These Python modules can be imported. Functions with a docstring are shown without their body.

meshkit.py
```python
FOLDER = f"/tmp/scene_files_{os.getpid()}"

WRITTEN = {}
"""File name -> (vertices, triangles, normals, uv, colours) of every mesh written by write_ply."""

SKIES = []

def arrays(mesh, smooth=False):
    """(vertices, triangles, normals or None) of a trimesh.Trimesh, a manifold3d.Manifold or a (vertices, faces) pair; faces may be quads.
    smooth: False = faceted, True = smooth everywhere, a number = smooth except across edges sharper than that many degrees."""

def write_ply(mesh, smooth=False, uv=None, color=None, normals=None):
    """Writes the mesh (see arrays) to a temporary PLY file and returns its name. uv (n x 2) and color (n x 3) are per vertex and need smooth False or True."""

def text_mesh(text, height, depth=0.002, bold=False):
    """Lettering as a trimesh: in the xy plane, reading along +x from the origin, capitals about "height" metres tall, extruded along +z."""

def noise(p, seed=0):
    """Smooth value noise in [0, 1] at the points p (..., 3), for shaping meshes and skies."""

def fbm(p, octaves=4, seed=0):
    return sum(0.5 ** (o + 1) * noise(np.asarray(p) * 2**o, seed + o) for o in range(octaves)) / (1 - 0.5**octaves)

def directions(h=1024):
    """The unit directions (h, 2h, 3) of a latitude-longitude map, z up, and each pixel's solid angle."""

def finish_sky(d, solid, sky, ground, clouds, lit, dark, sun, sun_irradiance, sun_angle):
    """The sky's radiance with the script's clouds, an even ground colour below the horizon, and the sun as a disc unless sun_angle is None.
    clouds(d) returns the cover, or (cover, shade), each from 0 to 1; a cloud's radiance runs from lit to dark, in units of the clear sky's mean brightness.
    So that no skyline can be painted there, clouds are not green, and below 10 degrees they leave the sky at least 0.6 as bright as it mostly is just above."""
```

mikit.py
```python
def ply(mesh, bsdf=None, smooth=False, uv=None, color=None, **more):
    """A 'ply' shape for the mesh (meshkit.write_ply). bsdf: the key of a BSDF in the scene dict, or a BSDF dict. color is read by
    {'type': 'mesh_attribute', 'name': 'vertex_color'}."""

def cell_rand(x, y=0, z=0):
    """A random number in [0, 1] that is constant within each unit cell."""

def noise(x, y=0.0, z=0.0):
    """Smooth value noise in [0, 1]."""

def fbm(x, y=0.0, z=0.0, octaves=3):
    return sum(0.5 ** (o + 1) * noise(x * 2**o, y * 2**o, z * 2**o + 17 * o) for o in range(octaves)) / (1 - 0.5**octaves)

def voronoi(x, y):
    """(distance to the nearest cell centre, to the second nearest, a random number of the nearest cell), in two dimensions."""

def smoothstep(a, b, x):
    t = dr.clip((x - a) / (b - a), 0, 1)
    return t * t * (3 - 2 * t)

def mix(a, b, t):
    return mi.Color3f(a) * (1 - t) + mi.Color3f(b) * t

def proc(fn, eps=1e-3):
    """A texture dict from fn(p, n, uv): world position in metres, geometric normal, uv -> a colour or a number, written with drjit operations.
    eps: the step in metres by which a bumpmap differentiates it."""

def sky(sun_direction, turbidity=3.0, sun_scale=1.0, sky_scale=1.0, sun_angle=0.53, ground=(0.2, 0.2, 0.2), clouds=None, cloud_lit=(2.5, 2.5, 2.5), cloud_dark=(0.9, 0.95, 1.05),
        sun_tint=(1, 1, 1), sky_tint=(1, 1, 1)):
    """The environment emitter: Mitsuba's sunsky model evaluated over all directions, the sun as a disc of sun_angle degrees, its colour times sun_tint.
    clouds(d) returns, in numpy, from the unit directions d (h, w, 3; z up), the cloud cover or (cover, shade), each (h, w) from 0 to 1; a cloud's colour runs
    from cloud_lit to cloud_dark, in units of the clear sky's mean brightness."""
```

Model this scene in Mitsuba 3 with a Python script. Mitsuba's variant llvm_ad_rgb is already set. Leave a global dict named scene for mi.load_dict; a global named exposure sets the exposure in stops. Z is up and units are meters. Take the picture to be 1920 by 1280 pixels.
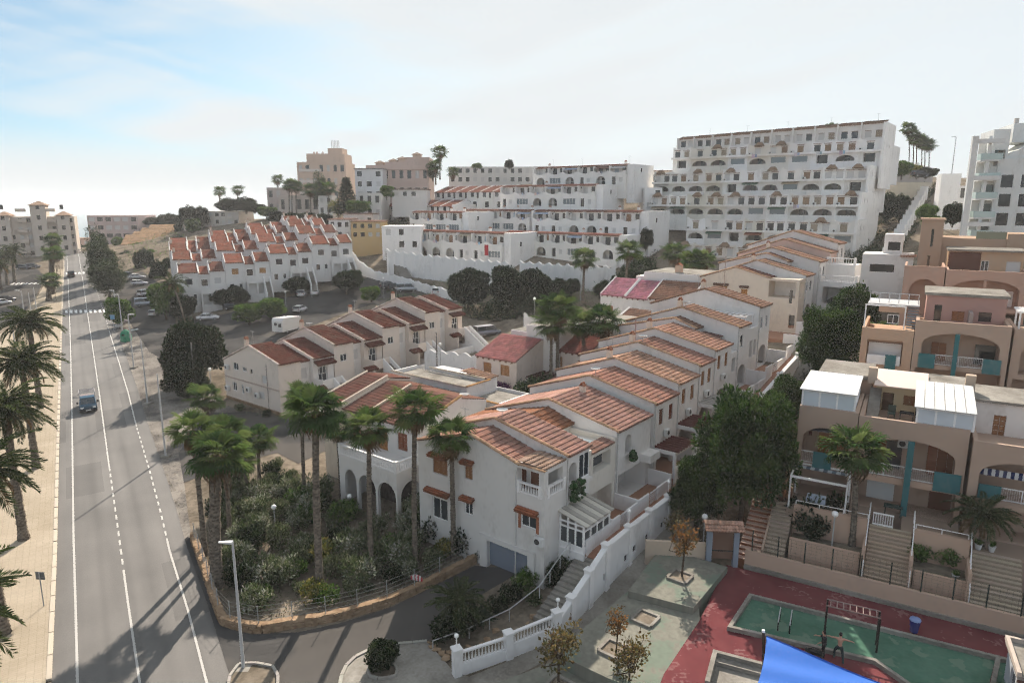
import math, random
import numpy as np, trimesh, drjit as dr, mitsuba as mi, mikit, meshkit
import manifold3d as m3
from shapely.geometry import Polygon, LineString, box as sbox
from scipy.interpolate import RBFInterpolator
T = mi.ScalarTransform4f
# ---------------------------------------------------------------- camera, sky, exposure
K = 1.15                      # metres per survey unit (the layout below is in survey units)
F0 = 1280.0                   # focal length in pixels of the 1920-wide photograph
PITCH = math.radians(11.4)
CP, SP = math.cos(PITCH), math.sin(PITCH)
HC = 25.45                    # camera height in survey units
scene, labels = {'type': 'scene'}, {}
scene['camera'] = {'type': 'perspective', 'fov': math.degrees(2*math.atan(960/F0)), 'fov_axis': 'x', 'near_clip': 0.5, 'far_clip': 60000.0,
                   'to_world': T().look_at(origin=[0, 0, HC*K], target=[0, CP*100, HC*K-SP*100], up=[0, 0, 1]),
                   'medium': {'type': 'ref', 'id': 'haze_air'}}
SUN = (0.07, 1.0, 0.66)
def clouds(d):
    "thin high cloud: a bright veil towards the sun, wind-drawn streaks over blue to the left of it, half clear behind"
    x, y, z = d[..., 0], d[..., 1], np.maximum(d[..., 2], 0.0)
    az, el = np.arctan2(x, y), np.arcsin(np.clip(z, 0, 1))
    w = meshkit.fbm(np.stack([az*2.1, el*5, 0*az+4], -1), 4, 21)-.5
    st = meshkit.fbm(np.stack([az*2.3-el*1.6+.8*w, el*15-az*2.2+1.6*w, 0*az], -1), 5, 5)
    fine = meshkit.fbm(np.stack([az*7-el*4, el*42-az*7+2*w, 0*az+1.7], -1), 4, 9)
    left = np.clip((-az-.02)/.42, 0, 1)*np.clip((y+.35)/.5, 0, 1)
    band = meshkit.fbm(np.stack([az*1.3+el*2.5+.6*w, (el+.16*az+.05*w)*26, 0*az+8.2], -1), 5, 31)
    streak = np.clip((st*.3+band*.55+fine*.22-.49)*7.0, 0, 1)
    soft = np.clip(.95+.5*(st-.5)+.3*(fine-.5), .86, 1)
    back = np.clip(-y*1.6+.2, 0, 1)
    c = (1-left)*soft+left*(.12+.86*streak); c = c*(1-.5*back)
    c = np.maximum(c, .985*np.exp(-(el/.075)**4)*(1-.4*back))
    shade = np.clip(.35+1.3*(st-.5)+.8*(fine-.5)+1.2*np.exp(-(el/.06)**2), 0, 1.0)*(1-left*.3)
    return np.clip(c, .03, 1.0), shade
scene['sky'] = mikit.sky(SUN, turbidity=3.0, sun_scale=1.4, sky_scale=1.0, sun_angle=0.6, ground=(0.22, 0.21, 0.19), clouds=clouds,
                         cloud_lit=(2.9, 3.02, 3.06), cloud_dark=(2.6, 2.76, 2.85), sun_tint=(.92, 1.03, 1.3), sky_tint=(.62, .75, .79))
exposure = 2.3
HAZE = 0.0003
# ---------------------------------------------------------------- materials
def rgb(*c): return {'type': 'rgb', 'value': list(c)}
def unpack(uv):
    "every vertex carries its thing's own colour in uv: u = red, v = green step + blue fraction"
    g = dr.floor(uv.y); b = (uv.y-g-.1)/.8
    return mi.Color3f(uv.x, dr.square(g/200.0), dr.square(b))
def pack(C):
    C = np.clip(np.asarray(C, float), 0, 1); return np.stack([C[:, 0], np.round(np.sqrt(C[:, 1])*200)+.1+.8*np.sqrt(C[:, 2])], -1)
VC = mikit.proc(lambda p, n, uv: unpack(uv))
def two(b): return {'type': 'twosided', 'b': b}
def diff(c): return {'type': 'diffuse', 'reflectance': c}
def streaks(p, n, uv):
    a = mikit.fbm(p.x*0.9, p.y*0.9, p.z*0.22, 3)
    b = mikit.fbm(p.x*5.0, p.y*5.0, p.z*2.2, 2)
    return dr.clip(mikit.smoothstep(0.5, 0.85, a*0.75+b*0.28)*0.27+0.07*b, 0, 1)
scene['stucco'] = two(diff(mikit.proc(lambda p, n, uv: mikit.mix(unpack(uv), (.34, .30, .26), streaks(p, n, uv)))))
def lichen(p, n, uv):
    a = mikit.fbm(p.x*1.3, p.y*1.3, p.z*1.3, 3)
    b = mikit.noise(p.x*9, p.y*9, p.z*9)
    return dr.clip(mikit.smoothstep(0.45, 0.8, a*0.8+b*0.3)*0.55, 0, 1)
scene['tile'] = two(diff(mikit.proc(lambda p, n, uv: mikit.mix(unpack(uv), (.15, .11, .085), lichen(p, n, uv)))))
scene['matte'] = two({'type': 'principled', 'base_color': VC, 'roughness': 0.75, 'specular': 0.3})
scene['gloss'] = two({'type': 'principled', 'base_color': VC, 'roughness': 0.22, 'specular': 0.5, 'clearcoat': 0.4, 'clearcoat_gloss': 0.9})
scene['pane'] = two({'type': 'principled', 'base_color': VC, 'roughness': 0.08, 'specular': 0.6})
scene['leaf'] = {'type': 'principledthin', 'base_color': VC, 'roughness': 0.85, 'diff_trans': 0.5, 'eta': 1.2}
scene['palm_leaf'] = {'type': 'principledthin', 'base_color': VC, 'roughness': 0.38, 'diff_trans': 0.6, 'eta': 1.45}
def barkfn(p, n, uv):
    return dr.clip(0.2+1.3*(mikit.noise(p.x*6, p.y*6, p.z*7.5)-0.35), 0, 0.9)
scene['bark'] = two(diff(mikit.proc(lambda p, n, uv: mikit.mix(unpack(uv), (.05, .04, .033), barkfn(p, n, uv)))))
scene['glass'] = {'type': 'thindielectric'}
def asphaltfn(p, n, uv):
    # x' runs along the main road
    u = p.x*0.843+p.y*0.537; w = -p.x*0.537+p.y*0.843
    a = mikit.fbm(u*0.8, w*0.05, 1.0, 3); b = mikit.noise(p.x*22, p.y*22); c = mikit.fbm(p.x*.25, p.y*.25, 4.0, 3)
    k = 0.62+0.75*(a-.2)+0.18*(b-.5)+0.5*(c-.5)
    lane = dr.abs(u-dr.floor(u/3.3)*3.3-1.65); wear = 1-.13*dr.exp(-dr.square((lane-.75)/.28))
    pw = mikit.cell_rand(dr.floor(u/3.3), dr.floor(w/9.0+2*mikit.cell_rand(dr.floor(u/3.3)))); patch = dr.select(pw > .86, .8, 1.0)
    return mikit.mix((0.09, 0.085, 0.079), (0.18, 0.169, 0.157), dr.clip(k-.35, 0, 1))*wear*patch
scene['asphalt'] = two({'type': 'principled', 'base_color': mikit.proc(asphaltfn), 'roughness': 0.72, 'specular': 0.4})
def asphalt2fn(p, n, uv):
    b = mikit.noise(p.x*20, p.y*20); c = mikit.fbm(p.x*.3, p.y*.3, 4.0, 4); s = mikit.smoothstep(0.55, .62, mikit.fbm(p.x*.12+3, p.y*.12, 9.0, 4))
    k = dr.clip(0.5+1.5*(c-.5)+.2*(b-.5), 0, 1)
    return mikit.mix(mikit.mix((0.05, 0.049, 0.048), (0.088, 0.085, 0.082), k), (0.115, 0.105, 0.095), s*.6)
scene['asphalt_dark'] = two(diff(mikit.proc(asphalt2fn)))
def pavingfn(p, n, uv):
    u = (p.x*0.843+p.y*0.537); w = (-p.x*0.537+p.y*0.843)
    gu = u*2.2-dr.floor(u*2.2); gw = w*4.4-dr.floor(w*4.4)
    j = dr.select((gu < .07) | (gw < .12), 0.8, 1.0)
    c = mikit.fbm(p.x*.4, p.y*.4, 2.0, 4); r = mikit.cell_rand(dr.floor(u*2.2), dr.floor(w*4.4))
    return mikit.mix((0.34, 0.285, 0.21), (0.44, 0.375, 0.29), dr.clip(.5+1.3*(c-.5)+.35*(r-.5), 0, 1))*j
scene['paving'] = two(diff(mikit.proc(pavingfn)))
def dirtfn(p, n, uv):
    c = mikit.fbm(p.x*.35, p.y*.35, 2.0, 4); b = mikit.fbm(p.x*3.3, p.y*3.3, 5.0, 3)
    k = dr.clip(.5+1.6*(c-.5)+.9*(b-.5), 0, 1)
    return mikit.mix((0.10, 0.082, 0.06), (0.25, 0.21, 0.165), k)
scene['dirt'] = two(diff(mikit.proc(dirtfn)))
def gravelfn(p, n, uv):
    c = mikit.fbm(p.x*.5, p.y*.5, 2.0, 4); b = mikit.fbm(p.x*6, p.y*6, 5.0, 2)
    k = dr.clip(.5+1.9*(c-.5)+.9*(b-.5), 0, 1)
    return mikit.mix((0.11, 0.10, 0.092), (0.27, 0.245, 0.215), k)
scene['gravel'] = two(diff(mikit.proc(gravelfn)))
def concretefn(p, n, uv):
    c = mikit.fbm(p.x*.7, p.y*.7, p.z*.7, 4); b = mikit.fbm(p.x*7, p.y*7, p.z*7, 2)
    k = dr.clip(.5+1.7*(c-.5)+.6*(b-.5), 0, 1)
    return mikit.mix((0.17, 0.155, 0.135), (0.33, 0.31, 0.275), k)
scene['concrete'] = two(diff(mikit.proc(concretefn)))
def courtg(p, n, uv):
    c = mikit.fbm(p.x*.6, p.y*.6, 2.0, 4); b = mikit.fbm(p.x*5, p.y*5, 1.0, 2); s = mikit.smoothstep(.6, .7, mikit.fbm(p.x*1.1, p.y*1.1, 7.0, 4))
    return mikit.mix(mikit.mix((0.06, 0.135, 0.092), (0.095, 0.185, 0.135), dr.clip(.5+1.5*(c-.5)+.5*(b-.5), 0, 1)), (0.22, 0.26, 0.2), s*.35)
scene['court_green'] = two(diff(mikit.proc(courtg)))
def courtw(p, n, uv):   # worn paint: green remnants on grey concrete
    c = mikit.fbm(p.x*.55, p.y*.55, 12.0, 4); b = mikit.fbm(p.x*4, p.y*4, 1.0, 3); g = mikit.smoothstep(.52, .66, c*.75+b*.3)
    return mikit.mix(mikit.mix((0.16, 0.155, 0.13), (0.25, 0.245, 0.205), b), (0.13, 0.19, 0.145), g*.55)
scene['court_worn'] = two(diff(mikit.proc(courtw)))
def courtr(p, n, uv):
    c = mikit.fbm(p.x*.5, p.y*.5, 2.0, 4); s = mikit.smoothstep(.64, .74, mikit.fbm(p.x*.9, p.y*.9, 3.0, 4)*.7+.3*mikit.noise(p.x*6, p.y*6, 1))
    return mikit.mix(mikit.mix((0.125, 0.038, 0.042), (0.175, 0.055, 0.057), dr.clip(.5+1.6*(c-.5), 0, 1)), (0.32, 0.2, 0.19), s*.35)
scene['court_red'] = two(diff(mikit.proc(courtr)))
def stonefn(p, n, uv):
    b = mikit.fbm(p.x*4, p.y*4, p.z*4, 3); r = mikit.noise(p.x*1.9, p.y*1.9, p.z*1.9)
    return mikit.mix((0.18, 0.115, 0.07), (0.42, 0.30, 0.2), dr.clip(.15+.8*b*.9+.6*(r-.5), 0, 1))
scene['stone'] = two(diff(mikit.proc(stonefn)))
def seafn(p, n, uv):
    return 0.35*mikit.fbm(p.x*.05, p.y*.09, 0.0, 3)
scene['sea_water'] = two({'type': 'principled', 'base_color': rgb(0.09, 0.17, 0.21), 'roughness': 0.6, 'specular': 0.15})
def wood(p, n, uv):
    g = mikit.fbm(p.x*2.0+p.y*1.1, p.y*2.0, p.z*14, 3)
    return dr.clip(.15+.5*(g-.3), 0, .7)
scene['wood'] = two({'type': 'principled', 'base_color': mikit.proc(lambda p, n, uv: mikit.mix(unpack(uv), (.07, .035, .018), wood(p, n, uv))), 'roughness': .5, 'specular': .3})
# plain colours (linear)
WHITE = (.72, .70, .67); CREAM = (.66, .57, .47); PEACH = (.60, .42, .31); PINKW = (.62, .45, .38); ORANGE = (.47, .295, .195); ORANGE2 = (.50, .27, .17)
SALMON = (.45, .27, .23); YELL = (.58, .5, .33); TRIM = (.78, .77, .75); RED = (.36, .195, .15); DKRED = (.15, .062, .048); PINKT = (.42, .17, .16)
BROWNT = (.22, .13, .095); TAN = (.40, .25, .16); SHUT = (.32, .15, .065); SHUTD = (.16, .06, .035); DARK = (.02, .022, .025); GREYW = (.52, .51, .5)
GLS = (.035, .045, .052); METAL = (.35, .35, .36); TEAL = (.045, .16, .175); BLACK = (.012, .012, .013); TERR = (.32, .13, .075); CONC = (.30, .28, .25)
# ---------------------------------------------------------------- mesh helpers
class Frame:
    "local x to the right (e2), y away from the viewer (e1), z up; survey units"
    def __init__(s, o, e1):
        s.o = np.array(o, float); e = np.array(e1, float)/np.hypot(*e1); s.e1 = e; s.e2 = np.array([e[1], -e[0]])
    def w(s, P):
        P = np.asarray(P, float); x, y, z = P[..., 0], P[..., 1], P[..., 2]
        q = s.o+x[..., None]*s.e2+y[..., None]*s.e1
        return np.concatenate([q, z[..., None]], -1)
    def l(s, P):
        q = np.asarray(P, float)[:2]-s.o
        return np.array([q@s.e2, q@s.e1, P[2]])
    def sub(s, x, y): return Frame(s.w([x, y, 0])[:2], s.e1)
WORLD = Frame((0, 0), (0, 1)); FA = Frame((11.0, 51.8), (.62, .785)); FO = Frame((26.5, 43.0), (.507, .862)); FC = Frame((-70, 112), (-.45, .89)); FR = Frame((-23.7, 32.9), (-.537, .843))
def ray(u, v):
    a = (v-640)/F0
    return np.array([(u-960)/F0, CP-a*SP, -SP-a*CP])
CAM = np.array([0, 0, HC])
def atZ(u, v, z):
    r = ray(u, v); return CAM+(z-HC)/r[2]*r
def atD(u, v, D): return CAM+D*ray(u, v)
def atY(u, v, y):
    r = ray(u, v); return CAM+y/r[1]*r
used = {}
def key(name, parent=None):
    k = name if parent is None else parent+'__'+name
    if k not in used:
        used[k] = 0; return k
    used[k] += 1
    return '%s_%03d' % (k, used[k])
def thing(name, label, cat, group=None):
    k = key(name); labels[k] = {'label': label, 'category': cat}
    if group: labels[k]['group'] = group
    return k
class MB:
    def __init__(s): s.V, s.F, s.C, s.n = [], [], [], 0
    def add(s, V, Fc, c):
        V = np.asarray(V, float); Fc = np.asarray(Fc, int)
        if Fc.shape[1] == 4: Fc = np.vstack([Fc[:, [0, 1, 2]], Fc[:, [0, 2, 3]]])
        s.V.append(V); s.F.append(Fc+s.n); s.n += len(V)
        c = np.asarray(c, float); s.C.append(np.broadcast_to(c, (len(V), 3)) if c.ndim == 1 else c)
        return s
    def box(s, x0, x1, y0, y1, z0, z1, c=WHITE):
        x0, x1 = sorted((x0, x1)); y0, y1 = sorted((y0, y1)); z0, z1 = sorted((z0, z1))
        V = [(x, y, z) for z in (z0, z1) for y in (y0, y1) for x in (x0, x1)]
        return s.add(V, [(0, 2, 3, 1), (4, 5, 7, 6), (0, 1, 5, 4), (2, 6, 7, 3), (0, 4, 6, 2), (1, 3, 7, 5)], c)
    def hexa(s, bottom, top, c):
        "8 corners: bottom quad and top quad, both counter-clockwise from above"
        V = list(bottom)+list(top)
        return s.add(V, [(3, 2, 1, 0), (4, 5, 6, 7), (0, 1, 5, 4), (1, 2, 6, 5), (2, 3, 7, 6), (3, 0, 4, 7)], c)
    def quad(s, a, b, c_, d, c): return s.add([a, b, c_, d], [(0, 1, 2, 3)], c)
    def tube(s, p, q, r0, r1=None, n=6, c=WHITE, cap=True):
        r1 = r0 if r1 is None else r1; p, q = np.asarray(p, float), np.asarray(q, float); t = q-p; t = t/(np.linalg.norm(t)+1e-9)
        a = np.cross(t, [0, 0, 1.0] if abs(t[2]) < .9 else [1.0, 0, 0]); a /= np.linalg.norm(a); b = np.cross(t, a)
        an = np.arange(n)*2*np.pi/n; o = np.cos(an)[:, None]*a+np.sin(an)[:, None]*b
        V = np.vstack([p+r0*o, q+r1*o]); Fc = [(i, i+n, (i+1) % n+n, (i+1) % n) for i in range(n)]
        s.add(V, Fc, c)
        if cap:
            s.add(np.vstack([q+r1*o, [q]]), [((i+1) % n, i, n) for i in range(n)], c)
            s.add(np.vstack([p+r0*o, [p]]), [(i, (i+1) % n, n) for i in range(n)], c)
        return s
    def path(s, pts, r, n=5, c=WHITE):
        for i in range(len(pts)-1): s.tube(pts[i], pts[i+1], r, r, n, c)
        return s
    def ball(s, p, r, c, n=2, sz=1.0):
        m = trimesh.creation.icosphere(subdivisions=n)
        return s.add(m.vertices*np.array([r, r, r*sz])+np.asarray(p), m.faces, c)
    def lathe(s, p, prof, n, c):
        an = np.arange(n)*2*np.pi/n; V = np.vstack([np.stack([r*np.cos(an), r*np.sin(an), np.full(n, z)], -1) for r, z in prof])+np.asarray(p)
        Fc = [(k*n+i, k*n+(i+1) % n, (k+1)*n+(i+1) % n, (k+1)*n+i) for k in range(len(prof)-1) for i in range(n)]
        return s.add(V, Fc, c)
    def tri(s, m, c): return s.add(np.array(m.vertices), np.array(m.faces), c)
    def man(s, m, c):
        q = m.to_mesh(); return s.add(np.array(q.vert_properties[:, :3]), np.array(q.tri_verts), c)
    def extr(s, poly, z0, z1, c):
        for g in getattr(poly, 'geoms', [poly]):
            if g.area > 1e-6:
                m = trimesh.creation.extrude_polygon(g, z1-z0, engine='earcut'); m.apply_translation([0, 0, z0]); s.tri(m, c)
        return s
    def arr(s): return np.vstack(s.V), np.vstack(s.F), np.vstack(s.C)
def jit(c, k=.1, rnd=random): 
    f = 1+rnd.uniform(-k, k); return tuple(min(.95, x*f*(1+rnd.uniform(-k, k)*.3)) for x in c)
def put(k, mb, mat='matte', fr=WORLD, smooth=False, kind=None, label=None):
    V, Fc, C = mb.arr()
    V = fr.w(V)*K
    scene[k] = mikit.ply((V, Fc), mat, smooth=bool(smooth), uv=pack(C))
    if kind: labels.setdefault(k, {})['kind'] = kind
    if label: labels.setdefault(k, {})['label'] = label
    return k
def part(parent, name, mb, mat='matte', fr=WORLD, smooth=False, kind=None, label=None):
    return put(key(name, parent), mb, mat, fr, smooth, kind, label)
def arch_pts(w, z0, zs, zt, n=10):
    "outline of an arched opening: half width w/2, sill z0, springing zs, crown zt"
    t = np.linspace(0, np.pi, n+1); return [(-w/2, z0), (w/2, z0)]+[(w/2*math.cos(a), zs+(zt-zs)*math.sin(a)) for a in t]
def tri_poly(pts):
    return trimesh.creation.triangulate_polygon(Polygon(pts), engine='earcut')
# faces: f front (-y), b back (+y), r right (+x), l left (-x)
DIRS = {'f': ((1, 0), (0, -1)), 'b': ((-1, 0), (0, 1)), 'r': ((0, 1), (1, 0)), 'l': ((0, -1), (-1, 0))}
def fbox(mb, face, p, c, r0, r1, n0, n1, z0, z1, col):
    "box on a wall plane: p position of the plane, c coordinate along it; r along it, n outwards"
    R, N = DIRS[face]; o = (c, p) if face in 'fb' else (p, c)
    X = sorted((o[0]+r0*R[0]+n0*N[0], o[0]+r1*R[0]+n1*N[0])); Y = sorted((o[1]+r0*R[1]+n0*N[1], o[1]+r1*R[1]+n1*N[1]))
    return mb.box(X[0], X[1], Y[0], Y[1], z0, z1, col)
def fpoly(mb, face, p, c, pts, n0, n1, col):
    "extrusion of the outline pts (r, z) from n0 to n1 outwards"
    poly = pts if hasattr(pts, 'area') else Polygon(pts)
    R, N = DIRS[face]; o = (c, p) if face in 'fb' else (p, c)
    for g in getattr(poly, 'geoms', [poly]):
        m = trimesh.creation.extrude_polygon(g, n1-n0, engine='earcut'); v = np.array(m.vertices)
        V = np.stack([o[0]+v[:, 0]*R[0]+(v[:, 2]+n0)*N[0], o[1]+v[:, 0]*R[1]+(v[:, 2]+n0)*N[1], v[:, 1]], -1)
        f = np.array(m.faces)
        if R[0]*N[1]-R[1]*N[0] < 0: pass
        mb.add(V, f[:, ::-1] if (R[0]*N[1]-R[1]*N[0]) > 0 else f, col)
    return mb
class Bld:
    "a building: solids joined and cut into one wall mesh, with its openings and trims as parts"
    def __init__(s, k, fr, col=WHITE, mat='stucco', name='wall'):
        s.k, s.fr, s.col, s.mat, s.name, s.add_, s.cut_, s.small = k, fr, col, mat, name, [], [], False
    def cube(s, x0, x1, y0, y1, z0, z1):
        x0, x1 = sorted((x0, x1)); y0, y1 = sorted((y0, y1)); z0, z1 = sorted((z0, z1))
        return m3.Manifold.cube([x1-x0, y1-y0, z1-z0]).translate([x0, y0, z0])
    def box(s, *a): s.add_.append(s.cube(*a)); return s
    def cut(s, *a): s.cut_.append(s.cube(*a)); return s
    def prof_y(s, pts, y0, y1, cut=False):
        "profile in (x, z) pushed along y"
        a = np.array(pts, float)
        if Polygon(a).exterior.is_ccw is False: a = a[::-1]
        m = m3.CrossSection([a]).extrude(y1-y0)           # x, z -> x, y ; extruded z
        M = np.array([[1, 0, 0, 0], [0, 0, -1, y1], [0, 1, 0, 0]], float)
        (s.cut_ if cut else s.add_).append(m.transform(M)); return s
    def prof_x(s, pts, x0, x1, cut=False):
        "profile in (y, z) pushed along x"
        a = np.array(pts, float)
        if Polygon(a).exterior.is_ccw is False: a = a[::-1]
        m = m3.CrossSection([a]).extrude(x1-x0)
        M = np.array([[0, 0, 1, x0], [1, 0, 0, 0], [0, 1, 0, 0]], float)
        (s.cut_ if cut else s.add_).append(m.transform(M)); return s
    def archcut(s, face, p, c, w, z0, zs, zt, depth, n=10):
        pts = [(c+a, z) for a, z in arch_pts(w, z0, zs, zt, n)]
        if face in 'fb': s.prof_y(pts, *sorted((p-.05 if face == 'f' else p+.05, p+depth if face == 'f' else p-depth)), cut=True)
        else: s.prof_x(pts, *sorted((p+.05 if face == 'r' else p-.05, p-depth if face == 'r' else p+depth)), cut=True)
    def recess(s, face, p, c, w, z0, z1, depth):
        if face == 'f': s.cut(c-w/2, c+w/2, p-.05, p+depth, z0, z1)
        if face == 'b': s.cut(c-w/2, c+w/2, p-depth, p+.05, z0, z1)
        if face == 'r': s.cut(p-depth, p+.05, c-w/2, c+w/2, z0, z1)
        if face == 'l': s.cut(p-.05, p+depth, c-w/2, c+w/2, z0, z1)
    def win(s, face, p, c, z0, w, h, style='glass', name='window', depth=.13, col=None, label=None, bars=1):
        "an opening set back in the wall: 'glass' has a frame and panes, 'shut' is a closed wooden shutter"
        s.recess(face, p, c, w, z0, z0+h, depth)
        mb = MB(); b = -depth
        if style == 'dark':
            fbox(mb, face, p, c, -w/2, w/2, b-.02, b+.02, z0, z0+h, col or DARK)
            return part(s.k, name, mb, 'pane', s.fr, label=label)
        if style == 'blind':
            n = max(3, int(h/.16))
            for i in range(n): fbox(mb, face, p, c, -w/2, w/2, b-.02, b+.02+.012*(i % 2), z0+h*i/n, z0+h*(i+1)/n, col or GREYW)
            return part(s.k, name, mb, 'matte', s.fr, label=label)
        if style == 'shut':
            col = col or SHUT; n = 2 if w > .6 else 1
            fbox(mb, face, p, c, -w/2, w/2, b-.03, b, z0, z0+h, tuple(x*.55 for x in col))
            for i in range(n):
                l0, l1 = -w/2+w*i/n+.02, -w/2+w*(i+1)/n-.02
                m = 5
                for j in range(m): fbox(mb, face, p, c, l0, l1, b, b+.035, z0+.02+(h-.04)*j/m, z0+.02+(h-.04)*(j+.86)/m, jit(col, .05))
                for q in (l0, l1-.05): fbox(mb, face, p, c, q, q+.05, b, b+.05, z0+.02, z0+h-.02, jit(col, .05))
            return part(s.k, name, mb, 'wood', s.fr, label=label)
        fc = col or TRIM; t = .06
        if s.small:
            fbox(mb, face, p, c, -w/2, w/2, b-.02, b+.02, z0, z0+h, GLS)
            return part(s.k, name, mb, 'pane', s.fr, label=label)
        for q in np.linspace(-w/2, w/2-t, bars+2): fbox(mb, face, p, c, q, q+t, b, b+.06, z0, z0+h, fc)
        for q in (z0, z0+h-t): fbox(mb, face, p, c, -w/2, w/2, b, b+.055, q, q+t, fc)
        k = part(s.k, name, mb, 'matte', s.fr, label=label)
        pm = MB(); fbox(pm, face, p, c, -w/2, w/2, b-.02, b+.02, z0, z0+h, GLS); part(k, 'pane', pm, 'pane', s.fr)
        return k
    def done(s, label=None):
        m = m3.Manifold.batch_boolean(s.add_, m3.OpType.Add) if len(s.add_) > 1 else s.add_[0]
        if s.cut_: m = m-(m3.Manifold.batch_boolean(s.cut_, m3.OpType.Add) if len(s.cut_) > 1 else s.cut_[0])
        mb = MB().man(m, s.col); return part(s.k, s.name, mb, s.mat, s.fr, label=label)
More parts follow.
